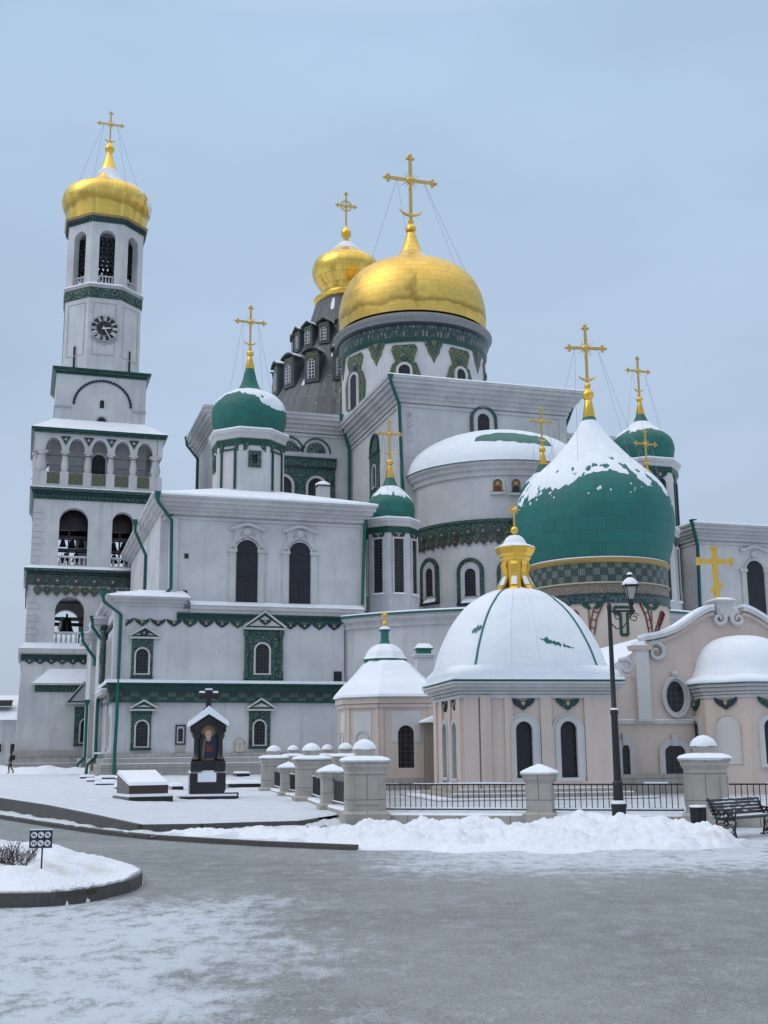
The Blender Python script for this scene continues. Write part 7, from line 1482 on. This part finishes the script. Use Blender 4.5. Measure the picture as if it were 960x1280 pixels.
m = MB('pipe'); m.tube([(-.0, -.4, zt-.1), (-.1, -.1, zt-1), (-.1, -.1, 0)], .1, 6, 'iron'); ob('drainpipe', m, hs)
# ================================================================ person walking away
def person():
    J = {'pel': (0, 0, .95, .15), 'wai': (0, 0, 1.1, .145), 'che': (0, .02, 1.33, .165), 'nec': (0, .03, 1.52, .065), 'hea': (0, .0, 1.64, .095), 'top': (0, .0, 1.74, .075),
         'shl': (-.19, .02, 1.42, .075), 'ell': (-.25, .07, 1.15, .055), 'wrl': (-.22, -.1, .95, .04), 'hal': (-.21, -.13, .88, .04), 'shr': (.19, .02, 1.42, .075), 'elr': (.25, .08, 1.15, .055), 'wrr': (.24, .0, .92, .04), 'har': (.24, -.03, .85, .04),
         'hil': (-.1, 0, .9, .1), 'knl': (-.11, -.12, .5, .07), 'anl': (-.11, -.06, .1, .05), 'tol': (-.12, -.2, .04, .045), 'hir': (.1, 0, .9, .1), 'knr': (.1, .05, .5, .07), 'anr': (.1, .26, .12, .05), 'tor': (.1, .14, .045, .045)}
    E = 'pel-wai wai-che che-nec nec-hea hea-top che-shl shl-ell ell-wrl wrl-hal che-shr shr-elr elr-wrr wrr-har pel-hil hil-knl knl-anl anl-tol pel-hir hir-knr knr-anr anr-tor'.split()
    k = list(J); me = bpy.data.meshes.new('person'); me.from_pydata([J[a][:3] for a in k], [tuple(k.index(q) for q in e.split('-')) for e in E], [])
    o = bpy.data.objects.new('person', me); COL.objects.link(o); md = o.modifiers.new('Skin', 'SKIN'); o.modifiers.new('Sub', 'SUBSURF').levels = 1
    for i, a in enumerate(k): me.skin_vertices[0].data[i].radius = (J[a][3],)*2
    me.skin_vertices[0].data[0].use_root = True
    dg = bpy.context.evaluated_depsgraph_get(); m2 = bpy.data.meshes.new_from_object(o.evaluated_get(dg)); o.modifiers.clear(); o.data = m2
    for mt in ('jacket', 'trousers', 'skin', 'hair'): m2.materials.append(MATS[mt])
    for p in m2.polygons:
        z = p.center.z; p.material_index = (1 if z > .12 else 0) if z < .86 and abs(p.center.x) < .2 else (2 if (z > 1.5 and p.center.y < -.02) or z < .9 else (3 if z > 1.6 else 0)); p.use_smooth = True
    return o
pe = person(); pp = at(12.5, 967, 92); pe.matrix_world = T((pp.x, 92, pp.z-.02)) @ RZ(-70) @ Matrix.Scale(1.0, 4); pe['label'] = 'person in dark jacket and brown trousers walking past the bell tower with a backpack'; pe['category'] = 'person'
m = MB('jacket'); m.frus(-.16, .16, .12, .32, 1.05, 1.42, -.02); ob('backpack', m, pe)
m = MB('hair'); m.ball((0, .02, 1.68), .118, 'hair', 12, (1, 1.05, 1)); ob('hair', m, pe)
# ================================================================ light, sky, camera
w = bpy.data.worlds.new('World'); SC.world = w; w.use_nodes = True; nt = w.node_tree; nt.nodes.clear()
SUN_EL, SUN_AZ = 48, 250       # high, veiled sun behind the viewer's left shoulder
sky = nt.nodes.new('ShaderNodeTexSky'); sky.sky_type = 'NISHITA'; sky.sun_disc = False; sky.sun_elevation = radians(SUN_EL); sky.sun_rotation = radians(SUN_AZ); sky.air_density = 1.2; sky.dust_density = 3
b1 = nt.nodes.new('ShaderNodeBackground'); b1.inputs[1].default_value = .09; nt.links.new(sky.outputs[0], b1.inputs[0])
tc = nt.nodes.new('ShaderNodeTexCoord'); sp_ = nt.nodes.new('ShaderNodeSeparateXYZ'); nt.links.new(tc.outputs['Generated'], sp_.inputs[0])
rp = nt.nodes.new('ShaderNodeValToRGB'); nt.links.new(sp_.outputs[2], rp.inputs[0]); el = rp.color_ramp.elements
el[0].position = 0.0; el[0].color = (.47, .545, .66, 1); el[1].position = 1.0; el[1].color = (1.36, 1.40, 1.46, 1)
for p, c in ((.12, (.465, .555, .695, 1)), (.35, (.455, .585, .76, 1)), (.57, (.44, .59, .79, 1)), (.74, (1.0, 1.07, 1.17, 1))): e = el.new(p); e.color = c
nz = nt.nodes.new('ShaderNodeTexNoise'); nz.inputs['Scale'].default_value = 2.2; nz.inputs['Detail'].default_value = 5; mp = nt.nodes.new('ShaderNodeMapping'); mp.inputs['Scale'].default_value = (1, 1, 2.4); nt.links.new(tc.outputs['Generated'], mp.inputs[0]); nt.links.new(mp.outputs[0], nz.inputs['Vector'])
mr = nt.nodes.new('ShaderNodeMapRange'); mr.inputs[1].default_value = .3; mr.inputs[2].default_value = .7; mr.inputs[3].default_value = .9; mr.inputs[4].default_value = 1.07; nt.links.new(nz.outputs[0], mr.inputs[0])
b2 = nt.nodes.new('ShaderNodeBackground'); nt.links.new(rp.outputs[0], b2.inputs[0]); nt.links.new(mr.outputs[0], b2.inputs[1])
mx = nt.nodes.new('ShaderNodeMixShader'); mx.inputs[0].default_value = .9; nt.links.new(b1.outputs[0], mx.inputs[1]); nt.links.new(b2.outputs[0], mx.inputs[2]); out = nt.nodes.new('ShaderNodeOutputWorld'); nt.links.new(mx.outputs[0], out.inputs[0])
sl = bpy.data.lights.new('sun', 'SUN'); sl.energy = .6; sl.angle = radians(40); sl.color = (1, .95, .88); so = bpy.data.objects.new('sun', sl); COL.objects.link(so)
az = radians(SUN_AZ); d = Vector((sin(az)*cos(radians(SUN_EL)), cos(az)*cos(radians(SUN_EL)), sin(radians(SUN_EL)))); so.rotation_euler = d.to_track_quat('Z', 'Y').to_euler(); so.location = (0, -20, 60)
cd = bpy.data.cameras.new('camera'); co = bpy.data.objects.new('camera', cd); COL.objects.link(co); cd.sensor_fit = 'VERTICAL'; cd.sensor_height = 36; cd.sensor_width = 27; cd.lens = 36*FOC/1280; cd.clip_start = .1; cd.clip_end = 6000
co.matrix_world = T((0, 0, EYE)) @ Matrix.Rotation(pi/2+PITCH, 4, 'X') @ Matrix.Rotation(ROLL, 4, 'Z'); SC.camera = co
SC.render.resolution_x = 768; SC.render.resolution_y = 1024; SC.render.engine = 'CYCLES'
vs = SC.view_settings; vs.view_transform = 'Standard'; vs.look = 'None'; vs.exposure = 0.1; vs.gamma = 1; vs.use_curve_mapping = False
